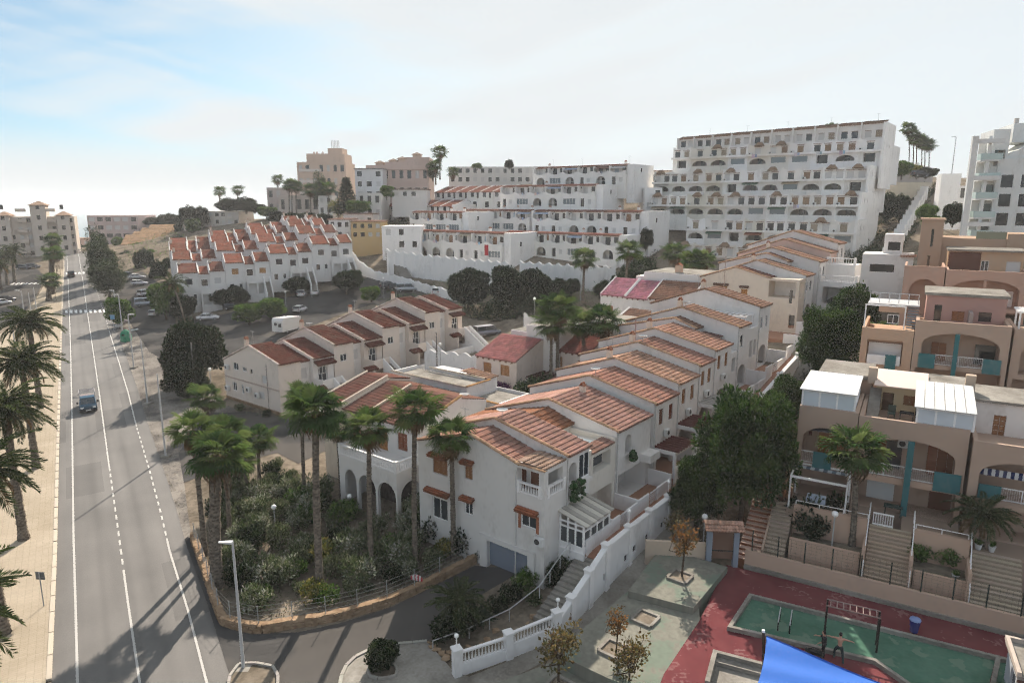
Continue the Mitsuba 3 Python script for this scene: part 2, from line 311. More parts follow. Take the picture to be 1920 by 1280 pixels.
def roof_tiles(mb, p00, p10, p01, col, pitch=.47, width=.24, amp=.055, step=.085, detail=True, var=.16, seed=0):
    "barrel tiles on the plane p00 (eave, start) p10 (eave, end) p01 (ridge, start): courses step down towards the eave"
    p00, p10, p01 = (np.asarray(p, float) for p in (p00, p10, p01)); rnd = np.random.RandomState(seed)
    eu, ev = p10-p00, p01-p00; L, H = np.linalg.norm(eu), np.linalg.norm(ev); nrm = np.cross(eu, ev); nrm /= np.linalg.norm(nrm)
    if nrm[2] < 0: nrm = -nrm
    nc = max(2, int(round(H/pitch))); nt = max(2, int(round(L/width))); seg = 4 if detail else 1
    if not detail: nt = max(2, nt//4)
    us = np.linspace(0, 1, nt*seg+1); prof = (amp*np.abs(np.sin(np.pi*us*nt)) if detail else 0*us)
    tile = rnd.uniform(1-var, 1+var, (nc, nt)); tint = rnd.uniform(-1, 1, (nc, nt))
    blot = np.clip(meshkit.fbm(np.stack(np.meshgrid(np.arange(nt)*.35, np.arange(nc)*.5, [seed*7.3]), -1)[:, :, 0], 3, seed), 0, 1)
    for i in range(nc):
        v0, v1 = i/nc-.25/nc*(i > 0), (i+1)/nc
        k = np.minimum((us[:-1]*nt+1e-6).astype(int), nt-1); 
        base = np.outer(tile[i]*(0.86+.3*blot[i]), col); base[:, 0] *= 1+.04*tint[i]; base[:, 2] *= 1-.05*tint[i]
        lo = p00+us[:, None]*eu+v0*ev+(prof[:, None]+.03+step)*nrm
        hi = p00+us[:, None]*eu+v1*ev+(prof[:, None]*.85+.03)*nrm
        bt = lo-(step+.05)*nrm
        a = np.arange(nt*seg)
        # per-segment quads so every tile keeps its own tone
        q = np.stack([lo[:-1], lo[1:], hi[1:], hi[:-1]], 1).reshape(-1, 3); cc = np.repeat(base[k], 4, 0)
        mb.add(q, np.arange(len(q)).reshape(-1, 4), cc)
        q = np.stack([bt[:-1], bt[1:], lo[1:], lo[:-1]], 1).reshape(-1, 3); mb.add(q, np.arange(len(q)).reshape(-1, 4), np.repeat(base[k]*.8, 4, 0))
    return mb
def coping(mb, p, q, col, w=.26, h=.1, n=None, rnd=random.Random(5)):
    "a row of half-round cap tiles along the edge p to q"
    p, q = np.asarray(p, float), np.asarray(q, float); L = np.linalg.norm(q-p); n = n or max(1, int(L/.42)); t = (q-p)/L
    s_ = np.cross(t, [0, 0, 1.0]); s_ /= np.linalg.norm(s_); up = np.cross(s_, t)
    an = np.linspace(0, np.pi, 5); 
    for i in range(n):
        a, b = p+(q-p)*i/n, p+(q-p)*(i+1.12)/n; c = jit(col, .14, rnd)
        r0 = np.cos(an)[:, None]*s_*w/2+np.sin(an)[:, None]*up*(h+.02); r1 = r0*.86
        V = np.vstack([a+r0, b+r1]); m = len(an)
        mb.add(V, [(j, j+1, j+1+m, j+m) for j in range(m-1)], c); mb.add(np.vstack([a+r0]), [(j+1, j, 0) for j in range(1, m-1)], tuple(x*.7 for x in c))
    return mb
def balustrade(parent, p, q, fr, h=.85, step=.2, name='balustrade', col=TRIM, post=True, stuff=True):
    "white balusters between rails, from p to q (3-D points)"
    p, q = np.asarray(p, float), np.asarray(q, float); L = np.linalg.norm((q-p)[:2]); n = max(2, int(L/step)); mb = MB(); t = (q-p)/L; sd = np.array([t[1], -t[0], 0]); sd /= np.linalg.norm(sd)
    def rail(z0, z1, w):
        c = [p-sd*w, q-sd*w, q+sd*w, p+sd*w] if True else 0
        c = c[::-1] if np.cross((c[1]-c[0])[:2], (c[2]-c[1])[:2]) < 0 else c
        mb.hexa([x+[0, 0, z0] for x in c], [x+[0, 0, z1] for x in c], col)
    rail(0, .08, .09); rail(h-.1, h, .1)
    if post:
        for e in (p, q): mb.box(e[0]-.13, e[0]+.13, e[1]-.13, e[1]+.13, e[2]-.05, e[2]+h+.08, col)
    k = part(parent, name, mb, 'stucco', fr); b = MB()
    for i in range(n):
        c = p+(q-p)*(i+.5)/n; b.lathe(c, [(.04, .08), (.062, .25*h), (.03, .55*h), (.026, .75*h), (.04, h-.08)], 5, col)
    part(k, 'baluster', b, 'stucco', fr, kind='stuff'); return k
# ---------------------------------------------------------------- the lie of the land (survey units)
def zA(s): return float(np.interp(s, [-40, -20, -14.4, -9, 0, 9, 17, 24, 38, 51, 58, 75], [0, .15, .85, 2.2, 3.3, 4.9, 6.6, 8.0, 10.2, 12.4, 13.4, 14.6]))
def zP(s): return float(np.interp(s, [-40, -18, -14, -3, 6, 15, 25, 40, 58, 75], [0, .2, .4, 1.1, 2.2, 3.8, 5.8, 8.8, 12.3, 14.6]))
def zR(y): return float(np.interp(y, [-100, 33, 52, 80, 113, 140, 157, 201, 232, 275, 320, 400, 600], [0, 0, .4, 1.4, 3.3, 5.2, 6.7, 10.0, 10.5, 6, -2, -24, -38]))
CPT = []
for y in (-40, 0, 20, 33, 45, 55, 68, 80, 95, 113, 128, 140, 157, 180, 201, 232, 275, 320, 400, 600):
    xc = -23.7-.637*(y-33)
    for dx in (-60, -25, -8, 3, 12): CPT.append((xc+dx, y, zR(y)))
for s in (-20, -14.4, -9, 0, 9, 17, 24, 38, 51, 58):
    for d in (-12, -6, 2.0): CPT.append((*FA.w([d, s, 0])[:2], zA(s)-.25))
    for d in (4.6, 8.0): CPT.append((*FA.w([d, s, 0])[:2], zP(s)))
for x, s, z in [(-3, -15.6, .6), (-5, -15.2, .6), (-3, -18, .35), (-1.5, -15.5, .8), (-22, -14, 1.0), (-30, -14, .9), (-26, -5, 1.4), (-35, 0, 1.7), (-44, -5, 1.8), (-55, -5, 1.8), (-44, 10, 2.8), (-55, 12, 2.6), (-44, 26, 4.4), (-57, 26, 4.2), (-30, 10, 4.4), (-25, 20, 5.6), (-18, 8, 4.6), (-32, 30, 6.2), (-22, 40, 8.6), (-36, 45, 7.2), (-50, 45, 6.2), (-20, 56, 10.6)]:
    CPT.append((*FA.w([x, s, 0])[:2], z))
for x, a, z in [(-9, -14, 1.0), (0, -14, .8), (10, -14, .5), (-4, -8, .8), (4, -8, .3), (12, -7, .1), (0, -6.8, .5), (8, -6.8, .2), (-5, -6.8, .8), (16, -6.5, .2), (-4, 0, 4.2), (4, 0, 4.3), (14, 0, 4.5), (-4, 8, 5.2), (4, 8, 5.2), (14, 8, 5.4), (-3, 14, 8.0), (8, 14, 8.2), (20, 14, 8.4), (0, 24, 9.4), (12, 24, 9.6), (-1, 31, 14), (10, 31, 14.2), (0, 42, 16.5), (14, 42, 17), (-10, 6, 4.6), (-10, 18, 7.5), (-9, 32, 11)]:
    CPT.append((*FO.w([x, a, 0])[:2], z))
for u, v, D in [(270, 572, 139), (563, 585, 128), (765, 548, 139), (500, 590, 126), (640, 545, 138), (390, 590, 130), (640, 500, 155), (820, 545, 139), (1000, 560, 118), (1120, 548, 120), (1250, 520, 130), (1400, 486, 139), (900, 520, 141), (700, 500, 148), (1600, 480, 128), (1590, 440, 150), (1760, 352, 160), (1690, 400, 155), (1640, 350, 175), (1800, 345, 150), (650, 400, 215), (760, 400, 215), (560, 405, 235), (430, 410, 260), (350, 430, 240), (250, 440, 300), (880, 350, 225), (1250, 345, 180)]:
    p = atD(u, v, D); CPT.append(tuple(p))
for x, y, z in [(0, -40, -1), (60, -40, -1), (120, -40, 2), (0, 0, -.5), (15, 10, .2), (40, 15, 1), (80, 20, 3), (120, 60, 8), (-120, -40, 0), (60, 200, 32), (110, 180, 30), (120, 120, 18), (0, 260, 30), (60, 280, 34), (-60, 260, 22), (-120, 320, -4), (-60, 330, 8), (20, 340, 20), (120, 340, 25), (-160, 420, -30), (-60, 450, -30), (60, 500, -28), (160, 500, -20), (-200, 240, 8), (-220, 120, 4), (-200, 40, 0), (160, 260, 34), (250, 150, 26), (250, 350, 20)]:
    CPT.append((x, y, z))
CPT = np.array(CPT); _, ui = np.unique(np.round(CPT[:, :2], 2), axis=0, return_index=True); CPT = CPT[ui]
RBF = RBFInterpolator(CPT[:, :2], CPT[:, 2], kernel='linear', smoothing=1.2)
GX = np.concatenate([[-3000, -1500, -800, -500, -380, -300, -250, -220, -200], np.arange(-190, 141, 2.0), [150, 165, 180, 200, 230, 270, 330, 420, 600, 900, 1600, 3000]])
GY = np.concatenate([[-400, -250, -150, -90, -60, -40, -25, -15, -8], np.arange(-4, 261, 2.0), [265, 272, 280, 290, 300, 315, 330, 350, 375, 400, 430, 470, 520, 600, 700, 850, 1200]])
gx, gy = np.meshgrid(GX, GY, indexing='ij')
GZ = RBF(np.stack([np.clip(gx, -260, 280), np.clip(gy, -60, 620)], -1).reshape(-1, 2)).reshape(gx.shape)
GZ = np.where(gy > 340, np.minimum(GZ, np.interp(gy, [340, 420, 520, 650], [40, 2, -25, -42])), GZ)
GZ = np.where(gy > 640, -60, GZ); GZ = np.where(np.abs(gx) > 380, np.minimum(GZ, 30-.16*(np.abs(gx)-380)), GZ); GZ = np.maximum(GZ, -62)
def H(x, y):
    x = np.asarray(x, float); y = np.asarray(y, float)
    i = np.clip(np.searchsorted(GX, x, side='right')-1, 0, len(GX)-2); j = np.clip(np.searchsorted(GY, y, side='right')-1, 0, len(GY)-2)
    fx = (x-GX[i])/(GX[i+1]-GX[i]); fy = (y-GY[j])/(GY[j+1]-GY[j])
    a, b, c, d = GZ[i, j], GZ[i+1, j], GZ[i, j+1], GZ[i+1, j+1]
    return np.where(fx > fy, a+(b-a)*fx+(d-b)*fy, a+(c-a)*fy+(d-c)*fx)
def G(u, v):
    "where the sight line of the survey photograph meets the land"
    r = ray(u, v); t = np.arange(15, 420, .25); P = CAM+t[:, None]*r; below = P[:, 2] < H(P[:, 0], P[:, 1])
    return P[np.argmax(below)] if below.any() else P[-1]
def structure(name, mb, mat, fr=WORLD, smooth=False, kind='structure'):
    k = key(name); put(k, mb, mat, fr, smooth); labels[k] = {'kind': kind}; return k
nx, ny = len(GX), len(GY); idx = np.arange(nx*ny).reshape(nx, ny)
Q = np.stack([idx[:-1, :-1], idx[1:, :-1], idx[1:, 1:], idx[:-1, 1:]], -1).reshape(-1, 4)
mb = MB().add(np.stack([gx, gy, GZ], -1).reshape(-1, 3), np.vstack([Q[:, [0, 1, 2]], Q[:, [0, 2, 3]]]), (.2, .18, .15)); structure('ground', mb, 'dirt')
mb = MB().quad((-9000, 300, -41), (9000, 300, -41), (9000, 13000, -41), (-9000, 13000, -41), (.1, .15, .18)); structure('sea', mb, 'sea_water')
def drape(name, poly, off, mat, kind='structure', emit=True, mb=None, col=(.7, .7, .68)):
    "a sheet that follows the land, off above it"
    poly = poly if hasattr(poly, 'area') else Polygon(poly)
    poly = poly.buffer(0); x0, y0, x1, y1 = poly.bounds; mb = mb or MB()
    I = range(max(0, np.searchsorted(GX, x0, side='right')-1), min(len(GX)-1, np.searchsorted(GX, x1)))
    J = range(max(0, np.searchsorted(GY, y0, side='right')-1), min(len(GY)-1, np.searchsorted(GY, y1)))
    from shapely.prepared import prep
    pp = prep(poly)
    for i in I:
        for j in J:
            c = [(GX[i], GY[j]), (GX[i+1], GY[j]), (GX[i+1], GY[j+1]), (GX[i], GY[j+1])]
            if not pp.intersects(Polygon(c)): continue
            for t in ((c[0], c[1], c[2]), (c[0], c[2], c[3])):
                tp = Polygon(t); q = tp if pp.contains(tp) else tp.intersection(poly)
                for g in getattr(q, 'geoms', [q]):
                    if g.geom_type != 'Polygon' or g.area < 1e-5: continue
                    g = g.normalize(); xy = np.array(g.exterior.coords)[:-1][::-1]
                    if len(xy) > 3 and not (g.convex_hull.area-g.area < 1e-6):
                        v2, f2 = trimesh.creation.triangulate_polygon(g, engine='earcut')
                    else:
                        v2, f2 = xy, np.array([(0, k, k+1) for k in range(1, len(xy)-1)])
                    tt = np.array(t); A_ = np.c_[tt, np.ones(3)]; co = np.linalg.solve(A_, H(tt[:, 0]*(1-1e-9), tt[:, 1]*(1-1e-9)) if False else np.array([GZ[np.searchsorted(GX, a), np.searchsorted(GY, b)] for a, b in t]))
                    z = v2 @ co[:2]+co[2]+off
                    f2 = np.asarray(f2); n = np.cross(np.c_[v2, z][f2[:, 1]]-np.c_[v2, z][f2[:, 0]], np.c_[v2, z][f2[:, 2]]-np.c_[v2, z][f2[:, 0]])
                    f2[n[:, 2] < 0] = f2[n[:, 2] < 0][:, ::-1]
                    mb.add(np.c_[v2, z], f2, col)
    if emit: k = structure(name, mb, mat, kind=kind); return k
    return mb
def P2(*uv): return [tuple(G(u, v)[:2]) for u, v in uv]
def band(pts, w): return LineString(pts).buffer(w/2, cap_style=2, join_style=2)
# the main road climbs to a crest and drops to the sea
kerbL = P2((98, 1280), (103, 1150), (107, 1040), (110, 900), (112, 800), (114, 700), (117, 600), (119, 540), (121, 505))
lineL = P2((146, 1280), (142, 1140), (138, 1000), (134.5, 750), (132, 640), (129, 560), (128, 530))
lineC = P2((262, 1280), (240, 1130), (221, 990), (200, 840), (188, 750), (172, 640), (160, 560), (156, 530))
lineR = P2((385, 1270), (353, 1147), (318, 1033), (302, 963), (279, 877), (256, 800), (240, 735), (220, 670), (205, 622), (197, 592), (186, 560), (178, 535))
def ext(pts, near=30, far=60):
    p = np.array(pts); a = p[0]+(p[0]-p[2])/np.linalg.norm(p[0]-p[2])*near; b = p[-1]+np.array([-.537, .843])*far; return [tuple(a)]+[tuple(q) for q in p]+[tuple(b)]
kerbL, lineL, lineC, lineR = (ext(x) for x in (kerbL, lineL, lineC, lineR))
edgeR = [(x+1.0, y+.6) for x, y in lineR]
roadpoly = Polygon(kerbL+edgeR[::-1]).buffer(0)
drape('road', roadpoly, .03, 'asphalt')
def dashes(line, a, g, w):
    L = LineString(line); n = int(L.length/(a+g)); out = []
    from shapely.ops import substring
    for i in range(n): out.append(substring(L, i*(a+g), i*(a+g)+a).buffer(w/2, cap_style=2))
    return out
from shapely.ops import unary_union
LRL = LineString(lineR); LCL = LineString(lineC)
from shapely.ops import substring
def pr(L, u, v): return L.project(__import__('shapely').geometry.Point(*G(u, v)[:2]))
seg = [substring(LCL, 0, pr(LCL, 235, 1062)-.5).buffer(.065, cap_style=2), substring(LCL, pr(LCL, 209, 880), LCL.length).buffer(.065, cap_style=2)]
a, b = pr(LCL, 235, 1062), pr(LCL, 209, 880)
seg += [substring(LCL, q, q+.9).buffer(.065, cap_style=2) for q in np.arange(a+.3, b, 1.6)]
a0, a1, b0, b1 = pr(LRL, 311, 1010), pr(LRL, 318, 1030), pr(LRL, 256, 800), pr(LRL, 205, 620)
seg += [substring(LRL, 0, a0).buffer(.065, cap_style=2), substring(LRL, b0, b1).buffer(.065, cap_style=2)] + [substring(LRL, q, q+.8).buffer(.065, cap_style=2) for q in np.arange(a0+.5, b0, 1.5)] + [substring(LRL, q, q+.9).buffer(.065, cap_style=2) for q in np.arange(b1+1, LRL.length, 2.2)]
seg.append(LineString(lineL).buffer(.07, cap_style=2))
mb = MB()
for g in seg: drape('', g, .042, '', emit=False, mb=mb, col=(.43, .415, .39))
def crossing(u0, v0, u1, v1, n, L):
    a, b = G(u0, v0)[:2], G(u1, v1)[:2]; d = (b-a)/n
    for i in range(n):
        c = a+d*(i+.5); h = d*.27; e = np.array([-.537, .843])*L/2
        drape('', Polygon([c-h-e, c+h-e, c+h+e, c-h+e]), .043, '', emit=False, mb=mb, col=(.66, .65, .62))
crossing(120, 584.5, 201, 583.5, 9, 3.0); crossing(106, 514, 176, 511, 9, 3.0)
structure('road_marking', mb, 'matte')
# promenade and kerb
L0 = [(x, y) for x, y in kerbL]; off = [(x-.3, y-.2) for x, y in kerbL]
mb = MB()
for i in range(len(kerbL)-1):
    p, q = np.array(kerbL[i]), np.array(kerbL[i+1]); n = max(1, int(np.linalg.norm(q-p)/2.0))
    for j in range(n):
        a, b = p+(q-p)*j/n, p+(q-p)*((j+1)/n-.012); o = np.array([-.22, -.12])
        za, zb = H(*a), H(*b); A_, B_ = np.r_[a, za], np.r_[b, zb]; O = np.r_[o, 0]; Z = np.array([0, 0, 1])
        mb.hexa([A_+O-.2*Z, A_-.2*Z, B_-.2*Z, B_+O-.2*Z], [A_+O+.15*Z, A_+.14*Z, B_+.14*Z, B_+O+.15*Z], jit((.46, .4, .32), .06))
structure('kerb', mb, 'matte')
far_w = P2((-260, 1290), (-230, 1000), (-200, 800), (-60, 660), (30, 610), (62, 570), (80, 540), (98, 505))
drape('promenade', Polygon([(x-.22, y-.12) for x, y in kerbL[:-1]]+far_w[::-1]), .12, 'paving')
drape('side_street', P2((-80, 700), (-60, 640), (10, 612), (50, 580), (72, 548), (85, 520), (70, 505), (-40, 505), (-140, 530), (-150, 640)), .05, 'asphalt_dark')
mb = MB()
a, b = G(20, 533)[:2], G(78, 532)[:2]
for i in range(7):
    c = a+(b-a)*(i+.5)/7; h = (b-a)/7*.27; e = np.array([-.3, .95])*1.2
    drape('', Polygon([c-h-e, c+h-e, c+h+e, c-h+e]), .07, '', emit=False, mb=mb, col=(.62, .6, .58))
structure('street_marking', mb, 'matte')
# right of the road: gravel verge, car parks, lanes
verge = Polygon(P2((318, 1033), (360, 1012), (352, 960), (345, 900), (420, 830), (520, 790), (420, 760), (395, 720), (330, 690), (320, 600), (290, 545), (215, 520), (182, 530), (197, 592), (205, 622), (220, 670), (240, 735), (256, 800), (279, 877), (302, 963)))
drape('gravel_verge', verge.difference(roadpoly), .015, 'gravel')
parkpoly = Polygon(P2((300, 900), (330, 830), (400, 800), (430, 775), (560, 790), (545, 845), (500, 860), (350, 905)))
drape('paved_forecourt', P2((345, 905), (335, 850), (390, 775), (470, 772), (560, 792), (640, 830), (560, 870), (520, 850), (440, 870)), .035, 'asphalt_dark')
drape('parking_area', P2((205, 560), (235, 525), (265, 508), (310, 540), (330, 600), (330, 690), (280, 660), (240, 600)), .04, 'asphalt_dark')
drape('car_park', P2((360, 600), (420, 590), (520, 560), (620, 545), (690, 520), (760, 530), (860, 545), (880, 590), (800, 600), (700, 570), (640, 590), (560, 620), (500, 650), (430, 680), (390, 640)), .035, 'asphalt_dark')
# the lower lane with the garage ramp and the plaza
drape('lane', Polygon(P2((300, 1400), (318, 1033), (352, 1008), (372, 1020), (415, 1178), (470, 1192), (560, 1186), (640, 1170), (730, 1140), (820, 1098), (890, 1062), (925, 1064), (1000, 1070), (960, 1085), (900, 1120), (850, 1160), (800, 1205), (720, 1212), (660, 1242), (638, 1285), (620, 1400))).difference(roadpoly), .04, 'asphalt_dark')
drape('plaza', P2((638, 1285), (644, 1262), (660, 1243), (690, 1225), (720, 1214), (800, 1206), (850, 1262), (880, 1275), (860, 1330), (640, 1330)), .10, 'concrete')
def ring(name, pts, w, h, mat, z=None, off=0, col=CONC, step=.8, rec=None):
    "kerb stones along a closed or open line of world points"
    L = LineString(pts); n = max(3, int(L.length/step)); mb = MB()
    for i in range(n):
        a, b = np.array(L.interpolate(i/n, True).coords[0]), np.array(L.interpolate((i+.95)/n, True).coords[0]); t = (b-a)/(np.linalg.norm(b-a)+1e-9); s = np.array([-t[1], t[0]])*w/2
        za, zb = (H(*a), H(*b)) if z is None else (z, z)
        c = [np.r_[a-s, za], np.r_[b-s, zb], np.r_[b+s, zb], np.r_[a+s, za]]; c = c[::-1] if np.cross((c[1]-c[0])[:2], (c[2]-c[1])[:2]) < 0 else c
        mb.hexa([x+[0, 0, off-.15] for x in c], [x+[0, 0, off+h] for x in c], jit(col, .08))
    return structure(name, mb, mat)
ring('plaza_kerb', P2((637, 1290), (643, 1262), (659, 1242), (690, 1224), (722, 1213), (802, 1205)), .2, .17, 'matte')
# lower path beside the white wall, court slabs
drape('lower_path', [tuple(FA.w([d, s, 0])[:2]) for d, s in [(1.0, -23), (3.2, -17.5), (3.3, -9), (3.3, 0), (3.4, 12), (3.4, 40), (5.0, 40), (5.0, 12), (5.2, 0), (5.0, -9), (4.9, -16), (2.0, -24.5)]], .03, 'concrete')
def slab(name, uvs, z, th, mat, extra=None):
    pts = [tuple(atZ(u, v, z)[:2]) for u, v in uvs]; p = Polygon(pts).buffer(0); mb = MB().extr(p, z-th, z, CONC); return structure(name, mb, mat), p
slab('upper_court', [(1178, 1107), (1300, 1139), (1364, 1062), (1240, 1025)], 1.95, 1.3, 'court_worn')
slab('middle_court', [(1058, 1206), (1180, 1106), (1310, 1130), (1312, 1162), (1245, 1262), (1230, 1300), (1150, 1275), (1050, 1228)], 1.5, 1.5, 'court_worn')
slab('lower_court', [(880, 1300), (1045, 1236), (1160, 1280), (1230, 1310), (1200, 1400), (900, 1400)], .75, .9, 'court_worn')
slab('red_court', [(1362, 1058), (1500, 1092), (1700, 1138), (1980, 1205), (2050, 1420), (1180, 1420), (1232, 1300), (1245, 1262), (1312, 1162)], 1.493, .9, 'court_red')
gpoly = [(1407, 1122), (1866, 1236), (1850, 1300), (1700, 1282), (1640, 1243), (1370, 1182)]
slab('green_court', gpoly, 1.51, .4, 'court_green')
slab('green_court', [(1876, 1240), (2000, 1270), (1990, 1400), (1858, 1300)], 1.51, .4, 'court_green')
def kerbwall(name, uvs, z, h, w=.22, closed=False):
    pts = [tuple(atZ(u, v, z)[:2]) for u, v in uvs]; pts = pts+[pts[0]] if closed else pts
    p = LineString(pts).buffer(w/2, cap_style=2, join_style=2); mb = MB().extr(p, z-.3, z+h, CONC); return structure(name, mb, 'concrete')
kerbwall('court_kerb', [(2000, 1270), (1407, 1120), (1368, 1180), (1640, 1243), (1700, 1285), (1760, 1330)], 1.5, .24)
kerbwall('court_kerb', [(1871, 1238), (1852, 1330)], 1.5, .24)
ring('garden_ring', P2((690, 1262), (700, 1246), (728, 1243), (746, 1256), (742, 1272), (715, 1280), (694, 1274), (690, 1262)), .14, .22, 'matte', off=.02, step=.5)
drape('planting_bed', P2((690, 1262), (700, 1246), (728, 1243), (746, 1256), (742, 1272), (715, 1280), (694, 1274)), .14, 'dirt')
ring('garden_ring', P2((425, 1310), (432, 1270), (450, 1252), (480, 1248), (512, 1256), (522, 1275), (520, 1310)), .16, .2, 'matte', off=.02, step=.5)
drape('planting_bed', P2((425, 1310), (432, 1270), (450, 1252), (480, 1248), (512, 1256), (522, 1275), (520, 1310)), .1, 'dirt')
# ---------------------------------------------------------------- houses
def onX(fr, u, v, x):
    r = ray(u, v); k = (fr.o@fr.e2+x)/(r[:2]@fr.e2); return fr.l(CAM+k*r)
def onY(fr, u, v, y):
    r = ray(u, v); k = (fr.o@fr.e1+y)/(r[:2]@fr.e1); return fr.l(CAM+k*r)
def chimney(parent, x, y, z, fr, h=.9, w=.42, col=CREAM):
    mb = MB().box(x-w/2, x+w/2, y-w/2, y+w/2, z-.5, z+h, col)
    for sx in (-1, 1): mb.hexa([(x+sx*w*.5-.05, y-w/2, z+h), (x+sx*w*.5+.05, y-w/2, z+h), (x+sx*w*.5+.05, y+w/2, z+h), (x+sx*w*.5-.05, y+w/2, z+h)], [(x-.03, y-w/2, z+h+.32), (x+.03, y-w/2, z+h+.32), (x+.03, y+w/2, z+h+.32), (x-.03, y+w/2, z+h+.32)], TERR)
    return part(parent, 'chimney', mb, 'stucco', fr)
def ac_unit(parent, face, p, c, z, fr):
    mb = MB(); fbox(mb, face, p, c, -.36, .36, .06, .36, z, z+.55, (.6, .6, .58)); k = part(parent, 'air_conditioner', mb, 'matte', fr)
    fan = MB(); R, N = DIRS[face]; o = np.array([c, p]) if face in 'fb' else np.array([p, c])
    q = o+np.array(N)*.362; fan.tube((*(q-np.array(R)*.08), z+.28), (*(q-np.array(R)*.08+np.array(N)*.015), z+.28), .2, .2, 10, (.06, .06, .06)); part(k, 'fan', fan, 'matte', fr); return k
def antenna(parent, x, y, z, h, fr):
    mb = MB().tube((x, y, z), (x, y, z+h), .025, .02, 4, (.3, .3, .3)); mb.tube((x-.4, y, z+h-.1), (x+.4, y, z+h-.1), .015, .015, 4, (.3, .3, .3))
    for i in range(4): mb.tube((x-.3+.2*i, y-.2, z+h-.1), (x-.3+.2*i, y+.2, z+h-.1), .01, .01, 3, (.3, .3, .3))
    return part(parent, 'antenna', mb, 'matte', fr)
def side_roof(k, fr, s0, s1, xe, xr, xl, ze, zr, zl, col, det=True, seed=0, over=.22, cop=None, back=True):
    "ridge along y; right slope xe..xr, left slope xr..xl; capped gable edges"
    cop = cop or tuple(x*1.15 for x in TAN); nm = 'tile'
    sl = (zr-ze)/(xe-xr); e = (xe+over, ze-over*sl)
    mb = MB()
    for a, b in ((e, (xr, zr)), ((xl-.15, zl), (xr, zr))): mb.hexa([(a[0], s0+.05, a[1]-.02), (b[0], s0+.05, b[1]-.02), (b[0], s1, b[1]-.02), (a[0], s1, a[1]-.02)][::(1 if b[0] < a[0] else -1)], [(a[0], s0+.05, a[1]+.05), (b[0], s0+.05, b[1]+.05), (b[0], s1, b[1]+.05), (a[0], s1, a[1]+.05)][::(1 if b[0] < a[0] else -1)], tuple(c*.7 for c in col))
    V = mb.V; r = part(k, 'roof', mb, 'tile', fr)
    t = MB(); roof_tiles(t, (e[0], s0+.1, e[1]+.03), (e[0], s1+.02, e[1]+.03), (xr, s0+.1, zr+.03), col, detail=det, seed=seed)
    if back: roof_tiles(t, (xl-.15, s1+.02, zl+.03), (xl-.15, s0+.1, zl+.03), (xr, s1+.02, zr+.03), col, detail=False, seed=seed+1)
    coping(t, (xr, s0+.1, zr+.1), (xr, s1, zr+.1), col, .22, .06)
    part(r, 'tile', t, 'tile', fr, kind='stuff')
    c = MB(); coping(c, (e[0], s0, e[1]+.1), (xr, s0, zr+.1), cop, .3, .13); coping(c, (xl-.15, s0, zl+.1), (xr, s0, zr+.1), cop, .3, .13)
    part(r, 'coping', c, 'tile', fr); return r
def house_side(name, label, group, fr, s0, s1, zg, ze, xe=0.0, xr=-6.1, xl=-12.4, rise=1.32, dl=.75, wall=WHITE, roof=RED, wins=(), det=True, seed=0, chim=None, arch=True, ac=None, cop=None, feat=None):
    k = thing(name, label, 'house', group); b = Bld(k, fr, wall); b.small = not det
    zr, zl = ze+rise, ze-dl
    b.prof_y([(xl, zg-1.2), (xe, zg-1.2), (xe, ze-.06), (xr, zr-.06), (xl, zl-.06)], s0, s1)
    # the near gable stands a little proud of the roof
    b.prof_y([(xl, zl-.3), (xe, ze-.3), (xe, ze+.06), (xr, zr+.06), (xl, zl+.06)], s0, s0+.14)
    if feat: feat(k, b)
    for c, z, w, h, st, col in wins: b.win('r', xe, c, z, w, h, st, col=col, depth=.12)
    if arch:
        m = (s0+s1)/2; b.archcut('r', xe, m, (s1-s0)*.66, zg+.02, zg+1.5, zg+2.3, .3); b.cut(xe-1.65, xe-.22, s0+.2, s1-.2, zg+.02, zg+2.5)
        d = MB(); fbox(d, 'r', xe-1.6, m+.3, -.45, .45, -.02, .04, zg+.05, zg+2.0, jit(SHUTD)); part(k, 'door', d, 'wood', fr)
    b.done(); side_roof(k, fr, s0, s1, xe, xr, xl, ze, zr, zl, roof, det, seed, cop=cop)
    if seed in (11, 13, 26, 41, 80, 86, 89): antenna(k, xr-1.5, (s0+s1)/2, zr-.4, 1.9, fr)
    if seed in (2, 10, 12, 23, 83): part(k, 'satellite_dish', MB().lathe((xr+.2, s0+.6, zr+.5), [(.03, 0), (.3, .06), (.42, .16)], 12, (.5, .5, .48)).tube((xr+.2, s0+.6, zr), (xr+.2, s0+.6, zr+.5), .03, None, 4, (.3, .3, .3)), 'matte', fr)
    if xe == 0 and det: part(k, 'downpipe', MB().tube((xe+.06, s0+.12, zg), (xe+.06, s0+.12, ze-.2), .045, None, 5, (.5, .49, .47)), 'matte', fr)
    if chim: chimney(k, *chim, fr)
    if ac: ac_unit(k, 'r', xe, *ac, fr)
    return k
